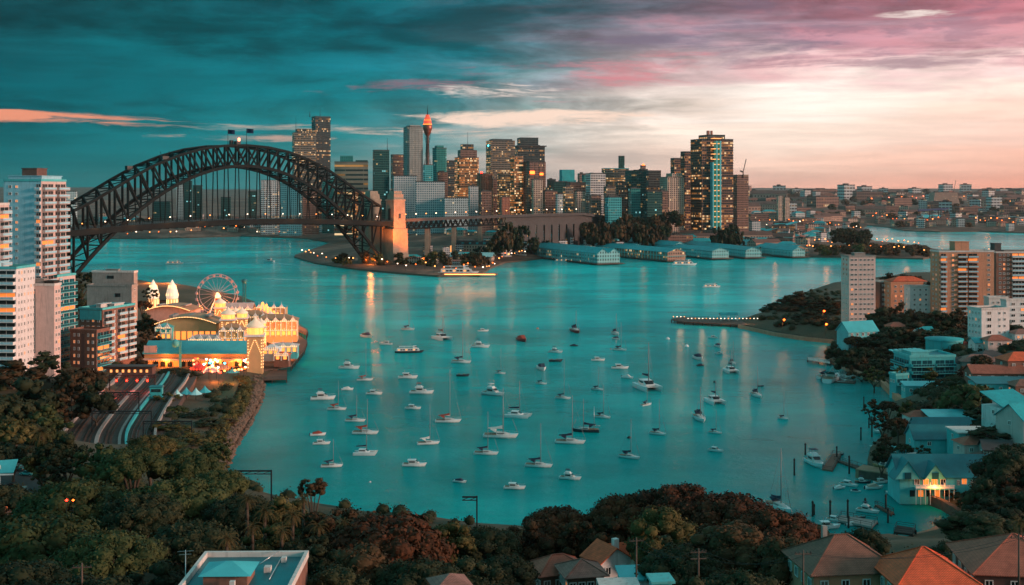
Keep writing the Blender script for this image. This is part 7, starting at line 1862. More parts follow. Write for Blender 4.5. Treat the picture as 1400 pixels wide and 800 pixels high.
def trunk_mesh(seed, n_=5):
    rg = random.Random(seed); m = MB(); m.tube((0,0,-.1),(0.02,0,.62),.085,.06,8)
    for i in range(n_):
        a = 2*pi*i/n_+rg.uniform(-.4,.4); l_ = rg.uniform(.35,.6); p1_ = Vector((0,0,.5)); p2_ = Vector((cos(a)*l_*.5, sin(a)*l_*.5, .85)); p3_ = Vector((cos(a)*l_*1.1, sin(a)*l_*1.1, 1.12)); m.tube(p1_,p2_,.05,.035,6); m.tube(p2_,p3_,.035,.018,5)
    me = bpy.data.meshes.new('trunk'); me.from_pydata(m.v,[],m.f); me.materials.append(M['bark']); return me
CR = {}
for nm, kd, sd_, ls, per, ncl in (('dome0','dome',1,.030,2600,46),('dome1','dome',2,.030,2600,42),('dome2','dome',3,.034,2300,50),('loose0','loose',4,.034,2300,60),('round0','round',5,.036,1700,44),('loose1','loose',6,.038,2100,56),
      ('mid0','round',11,.075,420,26),('mid1','loose',12,.07,480,34),('mid2','dome',13,.07,520,28),('far0','round',21,.15,90,14),('far1','dome',22,.15,100,14)):
    CR[nm] = crown_mesh(kd, sd_, ls, per, ncl)
TRK = [trunk_mesh(1), trunk_mesh(2)]
trr = random.Random(77)
COLN = {'leaf_green':'green','leaf_dark':'dark green','leaf_rust':'rust coloured','leaf_brown':'brown leaved','leaf_olive':'olive'}
def tree(px, pytop, D, rpx, crown, mat, label, group, wide=1.0, name='tree', gz=None, parts=True, deep=1.0, rz=None):
    R_ = rpx*D/FP*(1.24 if D < 300 else 1.16); v = atD(px, D)
    if gz is None: gz = hA(v.x, v.y) if in_poly(v.x, v.y, shoreA) else (hB(v.x, v.y) if in_poly(v.x, v.y, shoreB) else 0)
    zt_ = zat(pytop, D); ch_ = {'dome':.98,'roun':1.85,'loos':1.45,'mid0':1.85,'mid1':1.45,'mid2':.98,'far0':1.85,'far1':.98}[crown[:4]]
    sz = R_*deep; basez = zt_-ch_*sz-gz
    if basez < 0: sz = max(.3*R_, (zt_-gz)/ch_); basez = 0
    if not parts: sz = max(.3*R_, min((zt_-gz)/ch_, 2.4*R_)); basez = max(0, zt_-gz-ch_*sz)
    e = empty(name, (v.x, v.y, gz), trr.uniform(0,6.28) if rz is None else rz, label, 'tree', group)
    o = bpy.data.objects.new('crown', CR[crown]); COL.objects.link(o); o.parent = e; o.location = (0,0,basez); o.scale = (R_*wide, R_, sz)
    o.material_slots[0].link = 'OBJECT'; o.material_slots[0].material = M[mat]
    if parts: t_ = bpy.data.objects.new('trunk', trr.choice(TRK)); COL.objects.link(t_); t_.parent = e; t_.location = (0,0,-.5); t_.scale = (R_*.9, R_*.9, max(1.0,basez+sz*.25))
    return e
# --- foreground belt: (px, top row, D, radius px, crown, leaves, label)
FG = [
 (102,640,235,66,'dome0','leaf_green','big domed fig tree right of the parked cars'),(238,641,232,64,'dome1','leaf_green','big domed fig tree in the middle of the lower left'),(180,603,275,40,'dome2','leaf_green','domed fig tree below the rail tracks'),
 (255,606,285,40,'dome0','leaf_green','domed fig tree under the rightmost rail track'),(205,588,300,32,'dome1','leaf_olive','small olive domed tree at the foot of the rail tracks'),(52,686,185,84,'dome2','leaf_green','nearest domed fig tree in the lower left corner'),
 (150,712,172,60,'dome0','leaf_green','domed fig tree right of the one in the lower left corner'),(192,665,215,48,'dome1','leaf_dark','darker fig tree wedged between the two big domes'),(262,700,190,56,'dome2','leaf_dark','dark fig tree above the flat roofed building'),
 (325,668,225,42,'dome0','leaf_dark','dark domed tree beside the black gantry'),(300,635,262,34,'dome1','leaf_green','green dome at the start of the rocky shore'),(20,752,150,70,'dome1','leaf_dark','dark tree in the bottom left corner'),
 (120,775,140,66,'dome2','leaf_dark','dark tree at the bottom edge left of the flat roof'),(205,762,150,56,'loose0','leaf_dark','dark loose tree left of the flat roofed building'),(-10,650,260,50,'dome0','leaf_dark','dark tree cut by the left edge below the cars'),
 (395,672,222,42,'loose0','leaf_olive','olive loose tree right of the black gantry'),(428,648,236,18,'loose1','leaf_brown','small pointed tree sticking up against the water'),(455,684,215,44,'loose1','leaf_brown','brown loose tree left of the big rust one'),
 (365,712,200,44,'loose0','leaf_olive','olive tree above the right corner of the flat roof'),(430,722,190,44,'loose1','leaf_dark','dark loose tree at the right of the flat roof'),(530,688,200,76,'dome2','leaf_rust','big rust coloured tree left of centre'),
 (500,742,170,58,'round0','leaf_brown','brown tree below the big rust one'),(455,772,150,46,'round0','leaf_dark','dark tree at the bottom edge right of the flat roof'),(575,752,165,60,'dome0','leaf_dark','dark tree at the bottom edge below centre left'),
 (612,706,215,38,'loose1','leaf_olive','olive tree left of the small gantry arm'),(668,712,220,42,'dome1','leaf_dark','dark green tree right of the small gantry arm'),(640,752,175,52,'loose0','leaf_dark','dark tree below the small gantry arm'),
 (715,706,228,40,'loose0','leaf_brown','brown tree left of the first rusty crown'),(765,684,238,46,'dome2','leaf_rust','first low rusty crown of the central belt'),(690,752,185,40,'dome2','leaf_dark','dark tree above the faded tiled roofs'),
 (815,694,228,44,'loose1','leaf_brown','brown tree between the two high rusty crowns'),(775,722,245,40,'dome1','leaf_dark','dark tree behind the small red tiled house'),(862,664,235,48,'dome0','leaf_rust','rusty crown just left of the highest one'),
 (928,650,232,58,'dome1','leaf_rust','highest rusty crown of the central belt'),(905,690,212,42,'round0','leaf_olive','olive green tree in front of the highest rusty crown'),(995,662,226,60,'dome2','leaf_rust','rusty crown right of the highest one'),
 (1058,684,215,52,'dome0','leaf_rust','rusty crown at the right end of the belt'),(1000,712,190,62,'round0','leaf_brown','brown tree below the right rusty crowns'),(930,738,180,50,'dome1','leaf_dark','dark tree behind the poles in the lower centre'),
 (1070,728,180,48,'round0','leaf_brown','brown tree left of the brown tiled roof'),(1010,768,150,60,'dome0','leaf_dark','dark tree at the bottom edge left of the brown roof'),(940,785,140,46,'loose0','leaf_dark','dark tree at the bottom edge below the olive tree'),
 (700,788,140,44,'loose1','leaf_dark','dark tree at the bottom edge left of the faded roofs'),(1182,722,225,32,'round0','leaf_dark','dark round tree behind the gap between the brown and red roofs'),(1105,712,215,30,'loose0','leaf_rust','rusty bush at the top left of the brown roof'),
 (1340,700,240,46,'round0','leaf_dark','dark tree right of the beach'),(1300,738,205,26,'round0','leaf_dark','dark bush between the red roof and the rusty roof'),(1385,668,262,48,'loose0','leaf_dark','dark loose tree at the right edge above the rusty roof'),
 (1375,610,300,46,'round0','leaf_dark','dark tree right of the boathouse'),(1400,640,285,40,'loose1','leaf_brown','brown tree cut by the right edge beside the boathouse'),(1345,655,285,26,'mid0','leaf_dark','dark bush at the boathouse corner'),
 (1330,515,405,42,'mid2','leaf_green','round green tree left of the tall plain white house'),(1362,590,345,34,'mid0','leaf_dark','dark tree below the tall plain white house'),
]
for px, py, D, r, cr, mt, l in FG: tree(px, py, D, r, cr, mt, l, 'trees of the foreground belt')
MG = [(18,492,440,36,'leaf_brown'),(66,478,455,34,'leaf_dark'),(112,495,450,34,'leaf_brown'),(40,515,390,42,'leaf_dark'),(92,518,400,36,'leaf_brown'),(0,530,350,44,'leaf_dark'),(132,520,400,26,'leaf_dark'),(60,552,345,34,'leaf_green'),(16,566,320,34,'leaf_olive'),
 (92,592,300,26,'leaf_dark'),(132,604,295,26,'leaf_green'),(75,596,300,26,'leaf_dark'),(60,600,300,26,'leaf_olive'),(18,596,310,26,'leaf_dark'),(-5,600,300,30,'leaf_dark'),(142,612,290,34,'leaf_green'),(70,622,285,24,'leaf_dark'),
 (238,502,525,20,'leaf_dark'),(258,508,510,18,'leaf_dark'),(228,535,450,18,'leaf_olive'),(240,552,430,18,'leaf_green'),(222,575,395,18,'leaf_olive'),(244,578,390,20,'leaf_olive'),(268,562,420,17,'leaf_dark'),(286,572,405,19,'leaf_dark'),(262,590,370,22,'leaf_olive'),(292,600,360,22,'leaf_green'),(232,600,350,22,'leaf_green'),(305,590,375,14,'leaf_olive'),
 (195,408,650,12,'leaf_brown'),(200,428,610,14,'leaf_dark'),(206,448,580,14,'leaf_brown'),(196,465,560,14,'leaf_dark'),(190,488,540,12,'leaf_brown'),(112,372,760,16,'leaf_dark'),(128,368,770,14,'leaf_dark'),(108,400,680,14,'leaf_dark'),(205,392,700,10,'leaf_dark'),
 (328,524,515,9,'leaf_olive'),(336,538,490,10,'leaf_olive'),(330,556,460,11,'leaf_olive'),(320,570,440,12,'leaf_olive'),(312,586,420,12,'leaf_brown'),(300,618,345,15,'leaf_olive'),(342,524,510,8,'leaf_olive')]
PLN = ['beside','above','below','near']
for i, (px, py, D, r, mt) in enumerate(MG):
    where = 'below the white balconied blocks' if px < 160 and py < 560 else ('between the parked cars and the rail tracks' if px < 160 else ('on the bank between the fair and the tracks' if py < 500 or px < 300 else 'along the walk above the rocky shore'))
    tree(px, py, D, r, ['mid0','mid1','mid2'][i%3], mt, COLN[mt]+' tree '+where, 'trees '+where, name='tree')
RG = [(1092,398,800,20,'leaf_brown'),(1122,405,780,22,'leaf_dark'),(1075,416,790,18,'leaf_brown'),(1105,425,740,22,'leaf_dark'),(1135,418,760,20,'leaf_dark'),(1145,438,700,16,'leaf_brown'),(1060,428,800,12,'leaf_dark'),
 (1212,372,790,20,'leaf_brown'),(1238,370,790,22,'leaf_brown'),(1205,420,660,22,'leaf_dark'),(1232,412,670,22,'leaf_brown'),(1258,420,650,24,'leaf_brown'),(1285,425,640,22,'leaf_dark'),(1308,420,640,22,'leaf_brown'),(1220,440,610,26,'leaf_dark'),(1250,440,610,24,'leaf_brown'),(1280,448,590,26,'leaf_dark'),(1310,445,600,24,'leaf_dark'),
 (1200,455,590,24,'leaf_dark'),(1225,465,565,22,'leaf_brown'),(1182,470,565,20,'leaf_dark'),(1160,478,560,18,'leaf_dark'),(1178,488,535,20,'leaf_brown'),(1205,485,540,20,'leaf_dark'),(1140,470,590,12,'leaf_dark'),(1195,500,505,14,'leaf_olive'),(1168,456,600,14,'leaf_brown'),
 (1375,438,620,22,'leaf_dark'),(1398,446,590,18,'leaf_dark'),(1342,482,500,14,'leaf_brown'),(1385,478,520,14,'leaf_dark'),(1192,545,415,14,'leaf_brown'),(1214,545,410,14,'leaf_brown'),(1240,548,405,14,'leaf_olive'),(1206,562,395,16,'leaf_brown'),(1228,568,385,14,'leaf_rust'),
 (1256,582,372,13,'leaf_dark'),(1212,592,362,16,'leaf_brown'),(1236,604,358,12,'leaf_dark'),(1205,608,350,14,'leaf_dark'),(1262,608,352,10,'leaf_dark'),(1296,560,400,20,'leaf_dark'),(1268,552,410,16,'leaf_brown'),(1300,530,440,18,'leaf_dark'),(1322,604,352,13,'leaf_rust'),
 (1345,560,385,28,'leaf_dark'),(1368,562,370,26,'leaf_dark'),(1392,600,325,30,'leaf_dark'),(1270,500,500,11,'leaf_olive'),(1232,500,495,9,'leaf_olive'),(1330,575,365,22,'leaf_brown'),(1300,668,325,15,'leaf_dark'),(1322,672,312,18,'leaf_dark'),(1330,690,290,20,'leaf_dark'),(1400,505,470,16,'leaf_dark'),(1318,500,490,10,'leaf_rust'),(1290,515,470,12,'leaf_brown')]
RG += [(1048+i*9, 425-i*2.2+(i%3)*4, 845-i*6, 10+(i*5)%6, ['leaf_brown','leaf_dark','leaf_brown'][i%3]) for i in range(12)]+[(1100+i*10, 440+(i%2)*5, 725-i*4, 11+(i%3)*2, ['leaf_dark','leaf_brown'][i%2]) for i in range(7)]+[(1190+i*13, 384-(i%3)*3, 860, 12+(i%2)*3, 'leaf_brown') for i in range(8)]+[(1165+i*11, 398+(i%2)*6, 800, 13, 'leaf_dark') for i in range(4)]
for i, (px, py, D, r, mt) in enumerate(RG):
    where = 'on the wooded point beside the grey tower' if px < 1200 and py < 500 else ('on the slope in front of the orange brick tower' if py < 470 else ('on the right shore around the stepped terraces' if py < 545 else 'among the houses of the right shore'))
    tree(px, py, D, r, ['mid0','mid1','mid2'][(i*7)%3], mt, COLN[mt]+' tree '+where, 'trees '+where)
FA = []
r_ = random.Random(8)
for i in range(60): px = 783+(i%30)*5.1; FA.append((px+r_.uniform(-2,2), 292+4*sin(px*.08)+r_.uniform(-2,3)+(i//30)*8, 1700-(i//30)*50+r_.uniform(-20,20), r_.uniform(6,9), 'leaf_brown' if i%3 else 'leaf_dark', 'dark tree on the wooded hill below the skyline', 'trees of the wooded hill'))
for i in range(44): FA.append((684+(i%22)*5.4+r_.uniform(-2,2), 303+r_.uniform(-2,6)+(i//22)*7, 1440+(i%22)*3-(i//22)*30, r_.uniform(7,10), r_.choice(['leaf_dark','leaf_brown']), 'dark tree in front of the end of the viaduct', 'trees before the viaduct end'))
for i in range(16): FA.append((800+i*8+r_.uniform(-3,3), 305+r_.uniform(-2,3), 1600, r_.uniform(6,9), 'leaf_brown', 'dim tree behind the wharf roofs', 'trees behind the wharf roofs'))
for i in range(80): px = r_.uniform(1112,1270); FA.append((px, 333+r_.uniform(-2,6)+abs(px-1190)*.02, 1560+r_.uniform(-40,60), r_.uniform(4,7), r_.choice(['leaf_brown','leaf_olive','leaf_brown']), 'lamp lit tree on the low park headland', 'trees of the park headland'))
for i in range(12): FA.append((1142+i*4+r_.uniform(-2,2), 313+r_.uniform(-2,3), 1660, r_.uniform(6,9), 'leaf_dark', 'dark tree behind the park headland', 'dark trees behind the park headland'))
for i in range(30): FA.append((r_.uniform(110,420), r_.uniform(302,312), r_.uniform(2320,2500), r_.uniform(6,11), 'leaf_dark', 'dim tree on the far shore seen under the arch', 'trees of the far shore under the arch'))
for i in range(60): px = r_.uniform(425,660); FA.append((px, r_.uniform(342,356), r_.uniform(1290,1400), r_.uniform(4.5,8), r_.choice(['leaf_olive','leaf_brown','leaf_dark']), 'lamp lit tree on the headland below the bridge', 'trees on the headland below the bridge'))
for i in range(16): FA.append((r_.uniform(655,760), r_.uniform(322,338), r_.uniform(1430,1560), r_.uniform(6,9), 'leaf_dark', 'dark tree between the houses and the viaduct', 'trees by the viaduct'))
for i in range(150): D_ = 2400*(6500/2400)**r_.random(); FA.append((r_.uniform(1030,1400), zat and (HZ+(CAMH-hB(*xyD(1200,D_))-13*(1+(D_-2400)/2500))*FP/D_), D_, (9+6*(D_-2400)/2500)*FP/D_, r_.choice(['leaf_brown','leaf_dark']), 'hazy far tree between the houses on the right horizon', 'trees of the hazy right horizon'))
for i in range(22): FA.append((905+i*5+r_.uniform(-2,2), 306+r_.uniform(-3,5), 1640, r_.uniform(7,9), 'leaf_dark', 'dark tree at the foot of the louvred towers', 'trees at the foot of the louvred towers'))
FA = [f_ for f_ in FA if in_poly(*xyD(f_[0], f_[2]), shoreB)]; FA.sort(key=lambda f_: -f_[3])
NT = 292-sum(1 for o in bpy.data.objects if o.get('category') == 'tree')
for mt in ('leaf_dark','leaf_brown','leaf_olive'):
    cl = []
    for (px, py, D, r, m2, l, g_) in FA[NT:]:
        if m2 != mt: continue
        R_ = r*D/FP*1.16; v = atD(px, D); zt_ = zat(py, D)
        for j in range(7): a = j*2.39996; q_ = .55 if j else 0; cl.append((v.x+R_*q_*cos(a)*1.2, v.y+R_*q_*sin(a), zt_-R_*(.55+.6*(j%3)*.5), R_*.48, R_*.42))
        cl.append((v.x, v.y, zt_-R_*1.9, R_*.8, R_*.8))
    if not cl: continue
    Vs = []; Fs = []; n0 = 0
    for c_ in cl:
        s_ = c_[3]; V, Fq = leaf_cloud([(0,0,0,1,.9)], 26, .32, int(abs(c_[0]*7+c_[1]))%9999, core=.8); Vs.append(V*s_+np.array(c_[:3])); Fs.append(Fq+n0); n0 += len(V)
    o = bpy.data.objects.new('far_trees', np_mesh('far_trees', np.concatenate(Vs), np.concatenate(Fs), M[mt])); COL.objects.link(o)
    tag(o, {'leaf_dark':'dark mass of small far trees','leaf_brown':'brownish mass of small far trees','leaf_olive':'olive mass of small lamp lit far trees'}[mt]+' along the opposite shores', kind='stuff')
for i, (px, py, D, r, mt, l, g_) in enumerate(FA[:NT]):
    tree(px, py, D, r, ['far0','far0','far1'][i%3], mt, l, g_, parts=False, wide=1.3)
# palms
def palm_mesh(seed, n_=34):
    rg = random.Random(seed); m = MB()
    for i in range(n_):
        a = i*2.39996; el_ = 1.15-1.75*(i/n_); p_ = Vector((0,0,0)); L = rg.uniform(.9,1.1); seg = 6; dirv_ = Vector((cos(a)*cos(el_), sin(a)*cos(el_), sin(el_))); prev_ = p_.copy()
        for s_ in range(seg):
            f = s_/seg; dirv_ = (dirv_+Vector((0,0,-.20-.10*s_*.3))).normalized(); nx_ = prev_+dirv_*(L/seg); side_ = dirv_.cross(Vector((0,0,1))).normalized(); w0_ = .16*(1-f)**.6; w1_ = .16*max(.02,(1-f-1/seg))**.6
            for sg in (-1,1):
                for q_ in range(3):
                    a0 = prev_.lerp(nx_, q_/3); a1 = prev_.lerp(nx_, (q_+.6)/3); tip = a0+side_*sg*w0_*1.15+dirv_*.10-Vector((0,0,.05)); m.tri(a0, a1, tip)
            m.bar(prev_, nx_, .012); prev_ = nx_
    me = bpy.data.meshes.new('fronds'); me.from_pydata(m.v,[],m.f); me.materials.append(M['palm']); return me
PM = [palm_mesh(1), palm_mesh(2,28)]
def palm(px, pyc, D, rpx, label, th=.35):
    if D < 280: pyc += 14
    v = atD(px, D); gz = hA(v.x, v.y); R_ = rpx*D/FP; zc = zat(pyc, D)-gz; e = empty('palm_tree', (v.x,v.y,gz), trr.uniform(0,6), label, 'palm tree', 'palm trees of the left foreground')
    o = bpy.data.objects.new('fronds', trr.choice(PM)); COL.objects.link(o); o.parent = e; o.location = (0,0,zc); o.scale = (R_,)*3
    m = MB(); n_ = 8
    for i in range(n_): m.tube((sin(i*.5)*.08,0,zc*i/n_),(sin((i+1)*.5)*.08,0,zc*(i+1)/n_),th*(1.15-.3*i/n_),th*(1.05-.3*i/n_),8)
    m.build('trunk', M['bark'], e)
for px,py,D,r,l in [(57,590,300,24,'tall palm tree above the parked cars'),(310,722,185,20,'spiky palm above the flat roofed building'),(338,668,215,18,'palm crown right of the black gantry'),(362,684,205,20,'palm crown in the olive trees'),(400,690,200,18,'palm crown left of the small pointed tree'),(385,712,190,18,'low palm crown among the olive trees'),(345,705,195,18,'palm crown above the right side of the flat roof'),
    (560,690,215,11,'small dark palm silhouetted at the top of the big rust tree'),(435,705,195,18,'palm crown left of the brown loose tree'),(415,668,215,15,'palm crown under the small pointed tree'),(1395,700,225,18,'palm crown at the right edge above the rusty roof'),(470,700,200,15,'palm crown at the left flank of the big rust tree')]: palm(px,py,D,r,l)
# undergrowth carpeting the slope
rg = random.Random(31); cl = []
for i in range(900):
    D = rg.uniform(115,330); px = rg.uniform(-80,1480); v = atD(px, D)
    if not in_poly(v.x, v.y, shoreA) or pdist(v.x, v.y, shoreA) < 3: continue
    if px < 60 and 285 < D: continue
    if px > 1120 and D > 235: continue
    r = rg.uniform(1.6,3.2); cl.append((v.x, v.y, hA(v.x,v.y)+.3, r, r*.8))
for i in range(2600):
    D = rg.uniform(330,930); px = rg.uniform(1040,1420) if i % 3 else rg.uniform(-20,330); v = atD(px, D)
    if not in_poly(v.x, v.y, shoreA) or pdist(v.x, v.y, shoreA) < 4: continue
    y_ = HZ+(CAMH-hA(v.x,v.y))*FP/D
    if px < 400 and ((85 < px < 225 and 505 < y_ < 640) or (y_ < 530 and px > 185) or (px < 60 and y_ > 610)): continue
    r = rg.uniform(1.6,3.6); cl.append((v.x, v.y, hA(v.x,v.y)+.2, r, r*.7))
V, Fq = leaf_cloud(cl, 9, .32, 5, core=.8)
ug = bpy.data.objects.new('undergrowth', np_mesh('undergrowth', V, Fq, M['leaf_dark'])); COL.objects.link(ug); tag(ug, 'dark undergrowth covering the slopes between the trees', kind='stuff')
cl = []
for i in range(260):
    f = rg.random()*4.99; j = int(f); t = f-j; pts_ = [(352,522),(350,545),(338,568),(318,592),(305,614),(300,638)]
    px = pts_[j][0]+(pts_[j+1][0]-pts_[j][0])*t-rg.uniform(8,24); py = pts_[j][1]+(pts_[j+1][1]-pts_[j][1])*t; v = at(px,py,3); r = rg.uniform(.8,1.7); cl.append((v.x,v.y,hA(v.x,v.y)+.2,r,r*.8))
V, Fq = leaf_cloud(cl, 22, .24, 6, core=.8)
ug = bpy.data.objects.new('bank_shrubs', np_mesh('bank_shrubs', V, Fq, M['leaf_olive'])); COL.objects.link(ug); tag(ug, 'golden olive shrubs along the bank above the rocky shore', kind='stuff')

# ================================================================== foreground roofs
D = 150; zr = zat(757, D)
e = empty('flat_roofed_building', (atD(352,D).x, D-7.5, zr), .02, 'dark flat roofed building with a pale parapet and a teal pyramid roofed hut', 'building')
w_, d_ = 13.0, 15.5
m = MB(); m.box(-w_/2,w_/2,-d_/2,d_/2,-13,-.6); m.build('wall', M['brick'], e)
m = MB(); m.box(-w_/2+.35,w_/2-.35,-d_/2+.35,d_/2-.35,-.597,-.4); m.build('roof', M['roof_teal_dark'], e)
m = MB(); m.box(-w_/2-.15,w_/2+.15,d_/2-.35,d_/2+.15,-.59,.25); m.box(-w_/2-.15,-w_/2+.3,-d_/2,d_/2-.35,-.59,.25); m.box(w_/2-.3,w_/2+.15,-d_/2,d_/2-.35,-.59,.25); m.build('parapet', M['concrete_light'], e)
m = MB(); m.box(-4.0,1.2,-4.0,.6,-.4,1.0); h_ = m.build('roof_hut', M['brick'], e); m = MB(); m.hip(-4.0,1.2,-4.0,.6,1.003,2.0,.5); m.build('hut_roof', M['roof_cyan'], h_)
m = MB(); m.box(2.2,3.0,1,2,-.4,.3); m.box(3.6,4.2,5,5.8,-.4,.2); m.box(-.6,.0,-5.4,-4.8,-.4,.7); m.build('roof_vents', M['concrete_light'], e)
m = MB(); m.tube((1.0,4.5,-.4),(3.0,7.0,.5),.06); m.tube((3.4,-2,-.2),(3.4,6,-.2),.07); m.build('roof_pipe', M['chrome'], e)
m = MB(); m.tube((-7.6,2,-8),(-7.6,2,2.2),.05); m.bar((-8.6,2,2.0),(-6.6,2,2.1),.04); m.bar((-8.4,2,1.6),(-6.9,2,1.7),.04); m.build('aerial', M['chrome'], e)
def roofhouse(px, pytop, D, w, d, rh, rz, label, roofm, wall='brick', hh=6, gable=None, wins=4):
    z = zat(pytop, D)-rh-hh; e = empty('tiled_house', atD(px, D, z), rz, label, 'house')
    m = MB(); m.box(-w/2,w/2,-d/2,d/2,-8,hh); m.build('wall', M[wall], e)
    m = MB()
    if gable: m.gable(-w/2,w/2,-d/2,d/2,hh,hh+rh,gable,.6,.2)
    else: m.hip(-w/2,w/2,-d/2,d/2,hh+.02,hh+rh,.7)
    m.build('roof', M[roofm], e)
    if gable:
        for s_ in (-1,1):
            m = MB()
            if gable == 'x': x_ = s_*(w/2-.02); m.loft([[(x_,-d/2,hh),(x_,d/2,hh),(x_,0,hh+rh)],[(x_-s_*.2,-d/2,hh),(x_-s_*.2,d/2,hh),(x_-s_*.2,0,hh+rh)]])
            else: y_ = s_*(d/2-.02); m.loft([[(-w/2,y_,hh),(w/2,y_,hh),(0,y_,hh+rh)],[(-w/2,y_-s_*.2,hh),(w/2,y_-s_*.2,hh),(0,y_-s_*.2,hh+rh)]])
            m.build('gable', M[wall], e)
    m = MB(); ww, dd = w/2+.75, d/2+.75
    for a, b_ in (((-ww,-dd),(ww,-dd)),((ww,-dd),(ww,dd)),((ww,dd),(-ww,dd)),((-ww,dd),(-ww,-dd))): 
        if not gable: m.bar((a[0],a[1],hh-.02),(b_[0],b_[1],hh-.02),.14)
    if not gable:
        W_, D_ = w+1.4, d+1.4; r = [(-(W_-D_)/2,0),((W_-D_)/2,0)] if W_ >= D_ else [(0,-(D_-W_)/2),(0,(D_-W_)/2)]
        zt_ = hh+rh+.05; m.bar((r[0][0],r[0][1],zt_),(r[1][0],r[1][1],zt_),.22,.16)
        for cx, cy, k_ in ((-W_/2,-D_/2,0),(-W_/2,D_/2,0 if W_>=D_ else 1),(W_/2,-D_/2,1 if W_>=D_ else 0),(W_/2,D_/2,1)): m.bar((cx,cy,hh+.07),(r[k_][0],r[k_][1],zt_),.2,.14)
        m.build('ridge_caps', M[roofm], e)
    me = window_mesh(1.2,1.5)
    for i in range(wins): add_window(e, me, (-w/2+(i+.5)*w/wins,-d/2-.02,hh-2.4), 0, .15); add_window(e, me, (-w/2-.02,d/2-(i+.5)*d/wins,hh-2.4), -pi/2, .1)
    return e
e = roofhouse(1150,731,172,12.5,10.5,3.9,.12,'house with a broad brown tiled hipped roof, left of the orange red roof','tile_brown','brick_orange')
m = MB(); m.box(-2,-1.3,2,2.7,8,10.6); m.build('chimney', M['concrete'], e)
e = roofhouse(1262,748,165,10.5,10,3.6,.05,'house with a bright orange red tiled hipped roof at the bottom right','tile_red','brick_orange')
e = roofhouse(1385,730,178,14.5,14,4.0,-.12,'dark brick house with a rusty tiled roof in the bottom right corner','tile_rust','brick_dark')
e = roofhouse(830,744,212,6.5,5.5,2.2,.5,'small red tiled gabled house with a white chimney in the lower centre','tile_red','white_wall',3,'y',2)
m = MB(); m.box(1.2,2.2,-.6,.4,4.0,6.0); m.build('chimney', M['white_wall'], e)
roofhouse(856,742,220,6.0,4.5,1.8,.3,'red tiled roof wing with a teal wall right of the white chimney','tile_red','aqua_wall',3,'x',2)
roofhouse(762,758,200,8.5,6.5,2.2,.35,'house with faded brown roof tiles left of the small red house','tile_rust','brick',3)
roofhouse(795,764,194,6.0,6,1.9,.2,'second faded tiled roof beside the small red house','tile_pink','brick',3)
house(868,806,180,4.6,4,2.0,.8,.1,'low house with a cyan roof edge below the red tiled wing','white_wall','roof_cyan','mono',3,lit=.4)
house(846,822,165,5,4,2.2,.4,.05,'beige flat topped house at the bottom edge in the lower centre','pink_wall','concrete_light','flat',2,lit=0)
house(903,812,165,2.6,3,2,.5,.1,'narrow bright blue wall right of the low white house','roof_cyan' ,'aqua_wall','flat',1,lit=0)
house(615,822,150,4,4,2.4,1.2,.3,'tiny faded roof among the dark trees at the bottom','brick','tile_pink','hip',1)
house(372,812,130,6,5,2.5,1.5,.2,'reddish roof cut by the bottom edge right of the flat roof','brick','tile_red','hip',1) if False else None
# poles and wires
def pole(px, pytop, pybot, D, label, arms=1):
    zt_, zb_ = zat(pytop,D), zat(pybot,D)-3; e = empty('power_pole', atD(px,D,zb_), .1, label, 'power pole', 'timber power poles'); H = zt_-zb_
    m = MB(); m.tube((0,0,0),(0,0,H),.16,.11,8); m.build('post', M['timber'], e)
    for i in range(arms): m = MB(); m.bar((-1.1,0,H-.5-i*.9),(1.1,0,H-.5-i*.9),.12); c_ = m.build('crossarm', M['timber'], e)
    m = MB()
    for x_ in (-1,-.5,.5,1): m.lathe([(.05,H-.42),(.09,H-.3),(.03,H-.2)],6,x_,0)
    m.build('insulators', M['steel_dark'], e); return Vector((e.location.x,e.location.y,zt_-.4))
p1_ = pole(870,735,800,175,'tall timber power pole right of the red tiled wing'); p2_ = pole(955,750,800,160,'timber power pole in the dark trees of the lower centre',2); p3_ = pole(1098,752,800,150,'power pole in front of the brown tiled roof'); p4_ = pole(1393,730,800,150,'power pole standing in front of the rusty roof at the right edge'); p5_ = pole(112,770,800,140,'power pole at the bottom edge of the lower left')
for i, (a, b_) in enumerate(((p1_,p2_),(p2_,p3_),(p3_,p4_))):
    m = MB()
    for off in (-.9,.9):
        pr = None
        for j in range(13):
            f = j/12; c_ = a.lerp(b_,f)+Vector((off,0,-1.6*4*f*(1-f)))
            if pr: m.tube(pr,c_,.025,None,4,cap=False)
            pr = c_
    o = m.build('power_lines', M['steel_dark']); tag(o, ['wires sagging between the two poles of the lower centre','wires sagging across the dark trees towards the brown roof','long wires crossing the red roofs at the bottom right'][i], 'wires')
